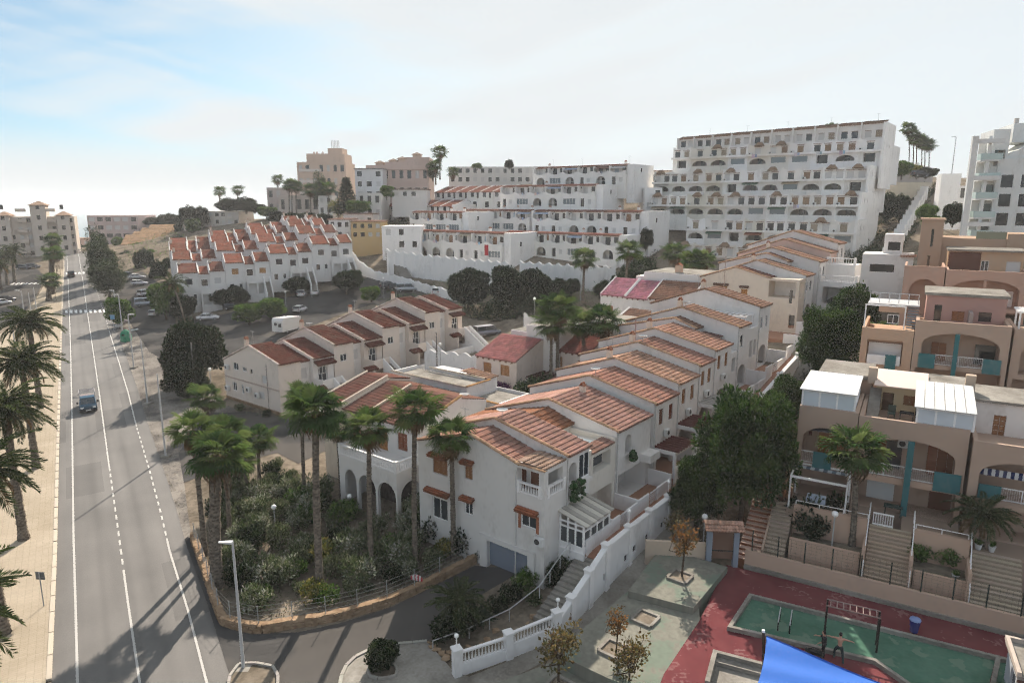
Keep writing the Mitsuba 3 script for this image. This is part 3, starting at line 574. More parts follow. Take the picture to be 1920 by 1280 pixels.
def porch_roof(k, face, p, c, w, z, fr, col=RED, d=.6, rows=2, name='awning_roof'):
    "a little tiled hood on a wall"
    R, N = DIRS[face]; o = np.array([c, p]) if face in 'fb' else np.array([p, c]); R, N = np.array(R), np.array(N)
    def pt(r, n, z): return (*(o+R*r+N*n), z)
    mb = MB(); a = [pt(-w/2, 0, z), pt(w/2, 0, z), pt(w/2, d, z-d*.45), pt(-w/2, d, z-d*.45)]
    A_ = [np.array(q)-[0, 0, .1] for q in a]; mb.hexa(A_ if np.cross((A_[1]-A_[0])[:2], (A_[2]-A_[1])[:2]) > 0 else A_[::-1], [q+np.array([0, 0, .06]) for q in (A_ if np.cross((A_[1]-A_[0])[:2], (A_[2]-A_[1])[:2]) > 0 else A_[::-1])], tuple(x*.6 for x in col))
    e0, e1_, r0 = pt(-w/2, d, z-d*.45), pt(w/2, d, z-d*.45), pt(-w/2, 0, z)
    roof_tiles(mb, e0, e1_, r0, col, pitch=.3, seed=3); return part(k, name, mb, 'tile', fr)
zW = lambda s: float(np.interp(s, [-18, -17, -14, -12, -9, -3, 0, 9, 17, 24, 38, 51, 58, 62], [.5, .9, 2.2, 3.1, 3.2, 3.3, 3.5, 5.0, 6.7, 8.1, 10.4, 12.6, 13.6, 14]))
# --- the main row (right of the middle), from the garage end up the hill
GA = 'white terraced houses with red tiled roofs stepping up the main row'
def shw(s0, s1, ze, cols=(SHUT, SHUT)):
    L = s1-s0; return [(s0+L*.3, ze-2.0, .72, 1.35, 'shut', cols[0]), (s0+L*.72, ze-2.0, .72, 1.35, 'shut', cols[1])]
# house 1: the end wall with the garage
k = thing('terraced_house', 'white end house with a blue-grey garage door in its wall, nearest the lower lane', 'house'); b = Bld(k, FA, (.66, .64, .61)); S = -14.42
b.prof_y([(-11.4, 0.2), (-2.2, 0.2), (-2.2, 8.75), (-6.2, 9.85), (-11.4, 8.35)], S, -12); b.prof_y([(-11.4, 8.0), (-2.2, 8.5), (-2.2, 8.85), (-6.2, 9.98), (-11.4, 8.45)], S, S+.14)
b.box(-2.2, 0, S, -12, .2, 7.05); b.box(-.45, 0, S, S+.4, 7, 8.95); b.box(-.4, 0, -12.4, -12, 7, 8.95); b.box(-2.2, 0, S, -12, 8.7, 8.98); b.box(-5.4, -.7, S-.14, S, .2, 3.15)
b.cut(-4.75, -1.25, S-.3, S+.35, .2, 2.8)
mb = MB(); 
for i in range(7): mb.box(-4.75, -1.25, S+.22, S+.27-.012*(i % 2), .9+i*.275, .9+i*.275+.26, (.19, .22, .27))
part(k, 'garage_door', mb, 'matte', FA, label='wide blue-grey garage door')
b.win('f', S, -9.2, 6.4, 1.45, 1.15, 'shut'); b.win('f', S, -6.45, 6.75, .72, 1.15, 'shut'); b.win('f', S, -9.3, 2.9, 1.5, 1.6, 'glass'); b.win('f', S, -6.5, 4.1, .75, .95, 'glass')
b.win('f', S, -1.25, 4.75, 1.25, .85, 'glass')
for x, z, w in ((-9.2, 7.95, 1.9), (-6.45, 8.15, 1.1), (-6.5, 5.45, 1.2), (-9.4, 5.15, 2.4), (-1.3, 6.05, 1.75)): porch_roof(k, 'f', S, x, w, z, FA, col=(.36, .13, .07), d=.4)
tr = MB()
for x0, x1 in ((-2.08, -1.88), (-.62, -.42)): tr.box(x0, x1, S-.04, S+.02, 4.55, 5.65, TERR)
tr.box(-2.08, -.42, S-.045, S+.02, 5.62, 5.72, TERR); part(k, 'window_surround', tr, 'matte', FA)
d = MB().box(-2.0, -1.3, -13.0, -12.9, 7.05, 8.6, SHUTD); 
d = MB().box(-2.24, -2.17, -13.9, -13.15, 7.05, 8.55, SHUTD); part(k, 'door', d, 'wood', FA)
d = MB().box(-1.75, -1.05, S+.9, S+.96, 7.05, 8.6, SHUTD); part(k, 'door', d, 'wood', FA); b.box(-2.2, -1.0, S+.96, S+1.1, 7, 8.8)
balustrade(k, (-2.1, S+.08, 7.05), (-.35, S+.08, 7.05), FA, .72); balustrade(k, (-.08, S+.4, 7.05), (-.08, -12.2, 7.05), FA, .72)
b.done(); side_roof(k, FA, S, -12, -2.2, -6.2, -11.4, 8.85, 9.95, 8.4, RED, seed=1)
c = MB(); coping(c, (-2.3, S-.05, 8.98), (.1, S-.05, 8.95), TAN, .3, .1); part(k, 'coping', c, 'tile', FA)
ac_unit(k, 'f', S, -.25, 3.9, FA); t = MB(); roof_tiles(t, (.05, S-.03, 8.99), (.05, -12.05, 8.99), (-2.2, S-.03, 9.12), (.36, .25, .19), seed=5); part(k, 'porch_tile', t, 'tile', FA, kind='stuff'); antenna(k, -8, -13, 9.3, 2.0, FA); part(k, 'downpipe', MB().tube((-2.3, S-.05, .8), (-2.3, S-.05, 8.5), .04, None, 5, (.55, .54, .52)), 'matte', FA)
# house 2
def loggia(k, b, s0, s1, ze, zf):
    b.archcut('r', 0, s0+(s1-s0)*.28, (s1-s0)*.3, zf+.9, ze-1.3, ze-.75, 1.5)
def f2(k, b):
    b.archcut('r', 0, -11.2, .95, 7.0, 8.1, 8.55, 1.6); b.win('r', 0, -9.75, 7.05, 1.3, 1.75, 'glass', depth=.1)
    b.box(-.05, .3, -10.5, -9.1, 6.75, 6.95)
    p = MB(); 
    rr = random.Random(4)
    for i in range(70): 
        q = np.array([.25+rr.random()*.4, -11.2+rr.uniform(-.7, .7), 7.0+rr.uniform(-.9, .35)]); p.ball(q, .1+.08*rr.random(), jit((.05, .09, .04), .3, rr), 0)
    part(k, 'hanging_plant', p, 'leaf', FA)
house_side('terraced_house', 'white house with a hanging green plant beside the garage end house', None, FA, -12, -9.1, 2.9, 9.2, roof=(.37, .215, .175), seed=2, feat=f2, arch=False)
# house 3: set back, with a flat glazed roof in front
def f3(k, b):
    b.box(-4.2, 0, -9.1, -5.5, 2, 8.35); b.box(-4.2, 0, -9.1, -8.85, 8.35, 8.75); b.box(-4.2, 0, -5.75, -5.5, 8.35, 8.75)
    b.cut(-1.2, .1, -8.9, -5.9, 3.0, 5.4); b.cut(-.8, .1, -8.6, -6.2, 6.9, 8.1); b.win('r', -.7, -7.4, 6.9, 2.4, 1.2, 'dark', depth=.05, col=(.06, .065, .075))
    g = MB().box(-3.4, -1.1, -8.5, -6.4, 8.36, 8.44, (.72, .78, .76)); part(k, 'skylight', g, 'gloss', FA)
    t = MB(); roof_tiles(t, (0.1, -8.8, 8.4), (.1, -5.8, 8.4), (-1.0, -8.8, 8.62), (.26, .15, .12), seed=8); part(k, 'lean_to_tile', t, 'tile', FA, kind='stuff')
house_side('terraced_house', 'narrow white house set back behind a flat roof with a bright skylight', None, FA, -9.1, -5.4, 3.2, 9.05, xe=-3.9, rise=.75, seed=3, roof=(.27, .125, .075), feat=f3, arch=False, wall=(.68, .64, .57))
def f4(k, b):
    b.archcut('r', 0, -3.6, .95, 6.9, 8.0, 8.45, 1.4); b.cut(-1.8, .1, -5.0, -.6, 3.35, 5.6)
    b.box(0, .9, -1.6, .1, 5.7, 6.3)
    p = MB(); rr = random.Random(14)
    for i in range(45): p.ball((.3+.3*rr.random(), -3.6+rr.uniform(-.5, .5), 6.9+rr.uniform(-.4, .3)), .1+.07*rr.random(), jit((.05, .09, .04), .3, rr), 0)
    part(k, 'hanging_plant', p, 'leaf', FA)
    chimney(k, -5.4, -1.6, 10.0, FA)
house_side('terraced_house', 'white house with a wide red tiled roof below the tall grey stained gable', None, FA, -5.4, .0, 3.4, 9.1, roof=(.36, .21, .17), seed=4, feat=f4, arch=False)
UA = [(0.55, 4.8, 9.8), (4.8, 8.95, 10.55), (8.95, 12.4, 11.35), (12.4, 16.6, 12.15)]
LA = ['white house with the tall stained grey gable and two dark brown shutters', 'white house directly above the tall stained gable in the main row, tan shutters', 'third house above the rust-stained gable in the main row, red tiles over white walls', 'fourth house above the rust-stained gable in the main row, bare bright tiled roof']
for i, (s0, s1, ze) in enumerate(UA):
    house_side('terraced_house', LA[i], GA, FA, s0, s1, zW(s0)+.1, ze, roof=[(.39, .21, .16), (.43, .26, .185), (.35, .19, .145), (.42, .24, .175)][i], seed=10+i, wins=shw(s0, s1, ze, [(SHUTD, (.2, .05, .03)), (SHUT, SHUT), (SHUT, SHUT), (SHUT, SHUT)][i]),
               chim=(-6.9, s0+.4, ze+1.1) if i in (1, 2, 3) else None, ac=(s0+.5*(s1-s0), ze-3.1), wall=(.69, .67, .64))
def f9(k, b):
    b.box(-3.8, 0, 16.6, 18.2, 5, 11.2); b.win('r', 0, 17.4, 9.2, .9, 1.4, 'dark', depth=.8)
house_side('terraced_house', 'narrow house with a dull brown roof set back behind a dark striped awning', None, FA, 16.6, 18.2, 6.8, 13.2, xe=-3.8, rise=.75, seed=21, roof=BROWNT, feat=f9, arch=False)
aw = MB().hexa([(-3.4, 16.7, 12.75), (-1.4, 16.7, 12.5), (-1.4, 18.1, 12.5), (-3.4, 18.1, 12.75)], [(-3.4, 16.7, 12.8), (-1.4, 16.7, 12.55), (-1.4, 18.1, 12.55), (-3.4, 18.1, 12.8)], (.1, .05, .04)); k = thing('awning', 'small dark awning on the narrow brown-roofed house in the main row', 'awning'); put(k, aw, 'matte', FA)
house_side('terraced_house', 'white house with a long tan roof next below the roof terrace with blue pergola', GA, FA, 18.2, 21.4, 7.2, 13.5, rise=1.35, roof=(.33, .2, .145), seed=23, wins=[(19.3, 11.4, .8, 1.2, 'dark', None)], chim=(-6.5, 18.8, 14.7))
def f11(k, b):
    b.box(-6, 0, 21.4, 24, 5, 12.2); b.box(-6, 0, 21.4, 21.6, 12.2, 12.9); b.box(-.2, 0, 21.4, 24, 12.2, 12.9)
    b.cut(-1.5, .1, 21.7, 22.6, 9.8, 11.6); b.archcut('r', 0, 23.3, .8, 9.9, 11.2, 11.6, 1.4)
    m = MB()
    for x in (-5.5, -3, -.6):
        for y in (21.8, 23.8): m.tube((x, y, 12.2), (x, y, 14.0), .05, .05, 4, TRIM)
    for y in (21.8, 23.8): m.box(-5.6, -.5, y-.05, y+.05, 13.95, 14.08, TRIM)
    for x in np.linspace(-5.5, -.6, 9): m.box(x-.03, x+.03, 21.7, 23.9, 14.08, 14.15, TRIM)
    q = part(k, 'pergola', m, 'matte', FA); w = MB().box(-5.5, -3.2, 23.75, 23.8, 12.3, 13.8, (.42, .47, .58)); part(q, 'blue_screen', w, 'matte', FA)
house_side('terraced_house', 'white house with an open roof terrace under a pale blue-screened pergola', None, FA, 21.4, 24, 7.8, 13.4, xe=-6.2, xr=-7.5, rise=.3, seed=25, roof=BROWNT, feat=f11, arch=False)
house_side('terraced_house', 'white house with a tan roof just in front of the big cream gable', GA, FA, 24, 27.6, 8.3, 14.8, rise=1.4, roof=(.31, .19, .14), seed=26, wins=[(25, 12.4, .8, 1.3, 'glass', None), (26.6, 12.4, .8, 1.3, 'glass', None)], chim=(-6.5, 24.6, 16.1), cop=(.26, .14, .09))
# the far part: big cream gable and five roofs
def f13(k, b):
    b.box(-3.6, 0, 37.8, 40.2, 9, 14.2); b.box(-.4, 0, 37.8, 38.2, 14.2, 16.3); b.box(-.4, 0, 39.8, 40.2, 14, 16.3); b.box(-3.6, 0, 37.8, 40.2, 16.2, 16.5)
    b.win('f', 37.8, -9.6, 14.3, 1.5, .8, 'shut', col=(.5, .22, .06)); b.win('f', 37.8, -6.6, 13.6, .8, 1.3, 'shut', col=(.5, .22, .06)); b.win('f', 37.8, -.9, 13.6, .35, 1.6, 'dark')
    for x, z, w in ((-9.6, 15.4, 2), (-6.6, 15.3, 1.2)): porch_roof(k, 'f', 37.8, x, w, z, FA, BROWNT, .3)
    b.win('f', 37.8, -.6, 10.6, .7, 1.6, 'dark', depth=.4)
house_side('terraced_house', 'big cream gabled house with two orange shutters in its blank end wall', None, FA, 37.8, 40.2, 10.3, 16.4, xe=-3.6, xr=-7.9, rise=1.1, dl=.4, wall=(.68, .59, .49), roof=(.24, .12, .09), seed=31, feat=f13, arch=False)
FARA = [(40.2, 43.8, 16.75, 0, (.33, .195, .14), 'fully tiled house just behind the big cream gable, dark plants under its eave'), (43.8, 45.6, 18.1, -3.4, (.25, .125, .09), 'narrow roof between two longer roofs behind the cream gable'), (45.6, 49.6, 18.1, 0, (.33, .195, .14), 'house with a long orange-brown roof behind the balustraded white annex'),
        (50.6, 54.3, 19.0, 0, (.32, .19, .14), 'pinkish house with the second-highest roof of the main row'), (54.5, 58.6, 20.0, 0, (.33, .195, .145), 'topmost house of the main row, beside the balustraded roof terrace')]
for i, (s0, s1, ze, xe, col, lab) in enumerate(FARA):
    house_side('terraced_house', lab, GA, FA, s0, s1, zW(s0)+.1, ze, xe=xe, rise=1.55 if xe == 0 else .9, roof=col, seed=40+i, wall=PINKW if i == 3 else WHITE, wins=[(s0+.9, ze-1.9, .8, 1.2, 'glass', None), ((s0+s1)/2+.6, ze-1.9, .8, 1.2, 'dark', None)] if xe == 0 else (), arch=xe == 0, chim=(-6.7, s0+.4, ze+1.3) if i in (0, 2) else None)
# white annex with carport and roof terrace at the upper end
k = thing('annex', 'white block with a dark carport opening and a balustraded roof terrace', 'building'); b = Bld(k, FA, TRIM)
b.box(0, 4.6, 46, 53, 10, 15.6); b.cut(.6, 3.6, 45.9, 49, 12.6, 15.0); b.archcut('r', 4.6, 48.5, 1.1, 12.6, 14.0, 14.6, 1.2); b.done()
for p, q in (((.1, 46.1, 15.6), (4.5, 46.1, 15.6)), ((4.5, 46.1, 15.6), (4.5, 52.9, 15.6)), ((.1, 49.5, 17.6), (3.4, 49.5, 17.6))): balustrade(k, p, q, FA, .9, .3)
b2 = Bld(k, FA, WHITE, name='upper_room'); b2.box(0, 3.5, 49.4, 53, 15.6, 17.6); b2.done()
mb = MB(); 
mb.box(.7, 3.5, 46.4, 48.8, 12.6, 13.6, BLACK); k2 = thing('covered_car', 'dark car parked in the white carport at the top of the main row', 'car'); mb = MB()
mb.lathe((2.1, 47.6, 12.6), [(1.2, 0), (1.25, .3), (1.1, .6), (.7, .9), (.1, .95)], 12, (.03, .03, .035)); put(k2, mb, 'gloss', FA)
# front yards, path and the white retaining wall along the row
for i, (a, c) in enumerate([(-14.4, -9.2), (-9.2, -5.4), (-5.4, 0), (.55, 4.8), (4.8, 8.95), (8.95, 12.4), (12.4, 16.6), (16.6, 21.4), (21.4, 27.6), (28, 33), (33, 37.8), (37.8, 44), (44, 46)]):
    z = zW((a+c)/2); mb = MB(); zz = z+.02
    mb.box((-2.4 if i else .02) if a < 28 else -6, 2.0, a+.02 if i else -12.6, c, z-3, zz, (.30, .16, .105)); structure('yard_floor', mb, 'matte', FA)
    k = thing('yard_wall', 'low white wall round the front yard of main row house %d from the lane' % (i+1), 'wall'); mb = MB()
    mb.box(0.02, 2.0, c-.14, c-.005, z-.5, zW(c)+1.15, TRIM); mb.box(1.88, 2.02, max(a, -12.5), max(a, -12.5)+(c-a)*.3, z-2, z+1.0, TRIM); mb.box(1.88, 2.02, a+(c-a)*.55, c-.15, z-2, z+1.0, TRIM); put(k, mb, 'stucco', FA)
    g = MB(); 
    for q in np.linspace(a+(c-a)*.36, a+(c-a)*.54, 6): g.box(1.93, 1.97, q-.02, q+.02, z+.05, z+.95, (.6, .6, .6))
    g.box(1.92, 1.98, a+(c-a)*.35, a+(c-a)*.55, z+.88, z+.95, (.6, .6, .6)); part(k, 'gate', g, 'matte', FA)
mb = MB(); ss = np.arange(-12.4, 62, .8)
for a in ss:
    za, zb = zW(a), zW(a+.8); mb.hexa([(2.02, a, za-4), (3.02, a, za-4), (3.02, a+.8, zb-4), (2.02, a+.8, zb-4)], [(2.02, a, za+.03), (3.02, a, za+.03), (3.02, a+.8, zb+.03), (2.02, a+.8, zb+.03)], jit((.30, .15, .10), .08))
structure('upper_path', mb, 'matte', FA)
k = thing('garden_stairs', 'grey-brown steps climbing beside the white wall to the upper path', 'stairs')
for i in range(14):
    y = -17.3+i*.355; z = zW(y+.2)+.02; mb = MB().box(1.3, 3.02, y, y+.40, z-1.6, z, jit((.21, .165, .12), .1)); part(k, 'step', mb, 'concrete', FA)
k = thing('retaining_wall', 'long white retaining wall with small barred openings rising beside the lower path', 'wall'); b = Bld(k, FA, (.74, .73, .72))
ys = np.r_[-17.4, -16, -14, -12, -9, -6, -3, 0, 4, 8, 12, 17, 22, 28, 34, 40, 46, 52, 60]
for a, c in zip(ys[:-1], ys[1:]): b.prof_x([(a, zP(a)-1.2), (c+.001, zP(c)-1.2), (c+.001, zW(c)+.72), (a, zW(a)+.72)], 3.02, 3.28)
for y, z in ((-12.2, 1.9), (-9.5, 2.0), (-8.3, 2.2), (-6.5, 2.3), (-5.9, 2.35), (-4.1, 2.3), (-2.4, 2.5), (2, 3.2), (6, 4.2), (10, 4.8), (18, 7), (24, 8)): b.win('r', 3.28, y, z-.25, .45, .5, 'dark', depth=.12, name='opening')
b.done(); mb = MB()
for a, c in zip(ys[:-1], ys[1:]):
    for o, w, h in ((.0, .2, .12),): mb.hexa([(2.98, a, zW(a)+.70), (3.36, a, zW(a)+.70), (3.36, c, zW(c)+.70), (2.98, c, zW(c)+.70)], [(2.98, a, zW(a)+.82), (3.36, a, zW(a)+.82), (3.36, c, zW(c)+.82), (2.98, c, zW(c)+.82)], TRIM)
part(k, 'coping', mb, 'stucco', FA)
for y in ys[1:]:
    mb = MB().box(2.93, 3.4, y-.22, y+.22, zP(y)-.5, zW(y)+.92, TRIM).box(2.88, 3.45, y-.27, y+.27, zW(y)+.92, zW(y)+1.0, TRIM); part(k, 'pier', mb, 'stucco', FA)
p0, p1 = atZ(857, 1262, .12), FA.w([3.15, -17.5, .4]); k = thing('balustrade_wall', 'white balustrade on a low white wall at the foot of the garden steps', 'balustrade')
dd = (p1-p0)[:2]; fb = Frame(p0[:2], (-dd[1], dd[0])); L = np.linalg.norm(dd); b = Bld(k, fb, TRIM)
b.prof_y([(0, -.6), (L, -.6), (L, 1.05), (L/2, .78), (L/2, .62), (0, .62)], -.1, .12); b.done()
balustrade(k, (.2, 0, .62), (L/2-.1, 0, .62), fb, .8, .2); balustrade(k, (L/2+.1, 0, .8), (L-.2, 0, 1.05), fb, .8, .2)
for x in (0, L/2, L): 
    mb = MB().box(x-.22, x+.22, -.22, .22, -.5, 1.62 if x < L else 2.0, TRIM).box(x-.28, x+.28, -.28, .28, 1.62 if x < L else 2.0, 1.72 if x < L else 2.1, TRIM); part(k, 'pier', mb, 'stucco', fb)
# glazed veranda against the end house
k = thing('veranda_base', 'white plastered base carrying the glazed veranda', 'wall'); put(k, MB().box(.01, 2.0, -12.8, -12.62, .2, 3.2, TRIM).box(1.9, 2.01, -12.6, -9.6, .5, 3.0, TRIM), 'stucco', FA)
k = thing('glazed_veranda', 'white framed glazed veranda with a striped slatted roof beside the end house', 'veranda'); mb = MB(); V0, V1, X1 = -12.7, -9.5, 1.9
for y in np.linspace(V0, V1, 5): mb.box(X1-.06, X1+.06, y-.06, y+.06, 2.7, 5.15, TRIM)
for x in np.linspace(0.1, X1, 4): mb.box(x-.06, x+.06, V0-.06, V0+.06, 2.7, 5.15+.45*(X1-x)/X1, TRIM)
for z in (3.6, 4.75, 5.1): mb.box(X1-.05, X1+.05, V0, V1, z-.05, z+.05, TRIM); mb.box(0, X1, V0-.05, V0+.05, z-.05, z+.05, TRIM)
mb.box(0, X1, V0-.04, V0+.05, 2.4, 3.55, TRIM); mb.box(X1-.04, X1+.05, V0, V1, 2.4, 3.55, TRIM); part(k, 'frame', mb, 'matte', FA)
pm = MB().box(.05, X1-.05, V0-.02, V0+.0, 3.62, 4.72, (.05, .06, .065)).box(X1-.02, X1, V0+.05, V1-.05, 3.62, 4.72, (.05, .06, .065)); part(k, 'pane', pm, 'pane', FA)
for i in range(8):
    y0 = V0-.2+i*.44; mb = MB().hexa([(0, y0, 5.72), (X1+.35, y0, 5.2), (X1+.35, y0+.4, 5.2), (0, y0+.4, 5.72)], [(0, y0, 5.78+.03*(i % 2)), (X1+.35, y0, 5.26+.03*(i % 2)), (X1+.35, y0+.4, 5.26+.03*(i % 2)), (0, y0+.4, 5.78+.03*(i % 2))], ((.50, .47, .41), (.33, .31, .27))[i % 2]); part(k, 'roof_slat', mb, 'matte', FA)
# pergolas of dark red beams on the row's porches
for i, (s0, z) in enumerate(((.7, 6.15), (4.9, 7.0), (9.2, 7.9))):
    k = thing('pergola', ['porch of dark red beams on the house with the rust-stained gable', 'porch of dark red beams one house up from the rust-stained gable', 'white framed porch two houses above the rust-stained gable'][i], 'pergola'); mb = MB()
    mb.box(0, 1.9, s0, s0+.16, z-.3, z, TRIM); mb.box(0, 1.9, s0+3.2, s0+3.36, z-.3, z, TRIM); mb.box(1.74, 1.9, s0, s0+3.36, z-.3, z-.02, TRIM)
    for y in (s0+.08, s0+3.28): mb.box(1.7, 1.94, y-.1, y+.1, z-3.2, z-.3, TRIM)
    part(k, 'frame', mb, 'stucco', FA)
    for j in range(7): mb = MB().box(-.02, 2.15, s0+.1+j*.5, s0+.26+j*.5, z+.002, z+.16, (.13, .03, .03) if i < 2 else (.55, .53, .5)); part(k, 'beam', mb, 'wood', FA)
# ---------------------------------------------------------------- houses whose roofs slope to the front (eave along x)
def front_roof(k, fr, x0, x1, y0, yr, yb, ze, zr, zb, col, det=True, seed=0, over=.22, par=True, pcol=TRIM, pw=.16):
    sl = (zr-ze)/(yr-y0); e = (y0-over, ze-over*sl); mb = MB()
    mb.hexa([(x0, e[0], e[1]-.02), (x1, e[0], e[1]-.02), (x1, yr, zr-.02), (x0, yr, zr-.02)], [(x0, e[0], e[1]+.06), (x1, e[0], e[1]+.06), (x1, yr, zr+.06), (x0, yr, zr+.06)], tuple(c*.7 for c in col))
    mb.hexa([(x0, yr, zr-.02), (x1, yr, zr-.02), (x1, yb, zb-.02), (x0, yb, zb-.02)], [(x0, yr, zr+.06), (x1, yr, zr+.06), (x1, yb, zb+.06), (x0, yb, zb+.06)], tuple(c*.7 for c in col))
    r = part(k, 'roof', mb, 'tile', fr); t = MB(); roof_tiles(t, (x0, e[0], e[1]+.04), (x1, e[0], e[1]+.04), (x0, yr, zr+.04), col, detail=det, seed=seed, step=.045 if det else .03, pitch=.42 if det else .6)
    part(r, 'tile', t, 'tile', fr, kind='stuff')
    if par:
        p = MB()
        for x in (x0, x1-pw): p.hexa([(x, e[0]+.05, ze-.35), (x+pw, e[0]+.05, ze-.35), (x+pw, yr, zr-.3), (x, yr, zr-.3)], [(x, e[0]+.05, e[1]+.24), (x+pw, e[0]+.05, e[1]+.24), (x+pw, yr, zr+.26), (x, yr, zr+.26)], pcol)
        part(r, 'parapet', p, 'stucco', fr)
    return r
def house_front(name, label, group, fr, x0, x1, y0, zg, ze, dy=4.2, depth=9, rise=1.25, wall=WHITE, roof=DKRED, wins=(), det=False, seed=0, par=True, chim=None, feat=None, cat='house', eaves=False):
    k = thing(name, label, cat, group); b = Bld(k, fr, wall); b.small = not det; yr, yb = y0+dy, y0+depth; zr = ze+rise; zb = zr-(depth-dy)*rise/dy*.9
    b.prof_x([(y0, zg-1.5), (yb, zg-1.5), (yb, zb-.06), (yr, zr-.06), (y0, ze-.06)], x0, x1)
    if feat: feat(k, b)
    for c, z, w, h, st, col in wins: b.win('f', y0, c, z, w, h, st, col=col, depth=.14)
    b.done(); front_roof(k, fr, x0, x1, y0, yr, yb, ze, zr, zb, roof, det, seed, par=par, pcol=wall)
    if eaves:
        m = MB()
        for x in np.arange(x0+.3, x1-.1, .8): m.box(x-.06, x+.06, y0-.2, y0, ze-.28, ze-.14, SHUTD)
        part(k, 'rafter_end', m, 'wood', fr, kind='stuff')
    if chim: chimney(k, *chim, fr)
    return k
# --- brown-roofed house with the round-arched porch and the balustraded terrace
BR = (.19, .095, .075); SD = -11.6
k = thing('terrace_house', 'white house with a balustraded terrace over dark arches, set among the garden palms', 'house'); b = Bld(k, FA, (.68, .66, .63))
b.prof_x([(SD, .3), (-3.2, .3), (-3.2, 8.5), (-6.4, 9.25), (SD, 7.85)], -20.5, -14.4); b.box(-20.9, -13.9, -14.4, SD, .3, 5.25)
b.prof_x([(SD, 7.5), (-6.4, 9), (-6.4, 9.55), (SD, 8.15)], -14.6, -14.38)
for x, w in ((-19.5, 1.5), (-17.45, 2.1), (-15.1, 2.1)): b.archcut('f', -14.4, x, w, .4, 3.1, 4.2, .3)
b.archcut('r', -13.9, -12.95, 2.1, .4, 3.1, 4.2, .3); b.cut(-20.65, -14.15, -14.15, -11.88, .4, 4.75)
b.win('f', SD, -16.2, 5.75, 1.15, 1.5, 'shut', col=(.27, .09, .045)); b.win('f', SD, -18.6, 5.27, 1.2, 2.0, 'shut', col=(.50, .23, .08)); b.done()
for p, q in (((-20.8, -14.3, 5.25), (-14.0, -14.3, 5.25)), ((-14.0, -14.3, 5.25), (-14.0, SD-.1, 5.25)), ((-20.8, -14.3, 5.25), (-20.8, SD-.1, 5.25))): balustrade(k, p, q, FA, .85, .22)
front_roof(k, FA, -20.5, -14.4, SD, -6.4, -3.2, 7.9, 9.3, 8.5, (.22, .115, .09), True, 51, par=False)
c = MB(); coping(c, (-14.45, SD-.3, 8.0), (-14.45, -6.4, 9.5), (.45, .27, .14), .3, .14); coping(c, (-20.5, SD-.3, 7.98), (-20.5, -6.4, 9.4), (.35, .27, .2), .3, .14); part(k, 'coping', c, 'tile', FA)
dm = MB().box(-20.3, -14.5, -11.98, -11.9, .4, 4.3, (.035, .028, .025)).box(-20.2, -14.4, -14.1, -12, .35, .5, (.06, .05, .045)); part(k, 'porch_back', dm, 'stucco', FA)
house_front('brown_roof_house', 'cream house with the middle of three dark brown roofs, left of the balustraded terrace', None, FA, -23.6, -20.5, SD, 1.0, 7.95, 5.2, 8, 1.4, CREAM, BR, [(-22, 5.4, 1.2, 1.2, 'shut', (.3, .13, .06))], True, 52)
house_front('brown_roof_house', 'cream house with the leftmost of three dark brown roofs, behind the garden palms', None, FA, -26.6, -23.6, SD, 1.0, 8.35, 5.2, 8, 1.3, CREAM, (.17, .08, .065), [(-25, 5.8, 1.1, 1.1, 'shut', (.3, .13, .06))], True, 53)
k = thing('flat_house', 'white flat-topped house with orange copings rising behind the brown roofs', 'house'); b = Bld(k, FA, (.66, .65, .64)); b.box(-27, -17, -2.9, .4, 1.5, 9.1); b.cut(-26.8, -17.2, -2.7, .6, 8.75, 9.5); b.box(-25, -17.6, .4, 2.2, 2, 9.0); b.box(-17, -13.2, -2.9, 1.6, 2.5, 8.2); b.cut(-16.9, -13.4, -2.7, 1.5, 7.9, 8.5); b.done(); part(k, 'roof_sheet', MB().box(-26.7, -17.3, -2.6, .35, 8.7, 8.79, (.33, .27, .22)).box(-16.8, -13.5, -2.6, 1.4, 7.85, 7.94, (.33, .27, .22)), 'concrete', FA)
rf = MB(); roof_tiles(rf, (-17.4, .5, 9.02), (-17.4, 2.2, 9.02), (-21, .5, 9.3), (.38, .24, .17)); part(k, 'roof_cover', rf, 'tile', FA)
c = MB()
for a, q in (((-27, -2.95, 9.1), (-17, -2.95, 9.1)), ((-17, -2.9, 9.12), (-17, .4, 9.12)), ((-25, .4, 9.12), (-17.6, .4, 9.12)), ((-17, -2.95, 8.25), (-13.2, -2.95, 8.2))): coping(c, a, q, (.48, .27, .12) if a[0] == -17 else (.45, .38, .3), .3, .1)
part(k, 'coping', c, 'tile', FA); mb = MB().tube((-16, -4, 8.0), (-16.1, -4.1, 8.7), .02, .02, 4, METAL).lathe((-16.1, -4.2, 8.8), [(.05, 0), (.45, .12)], 12, (.3, .3, .3)); part(k, 'satellite_dish', mb, 'matte', FA)
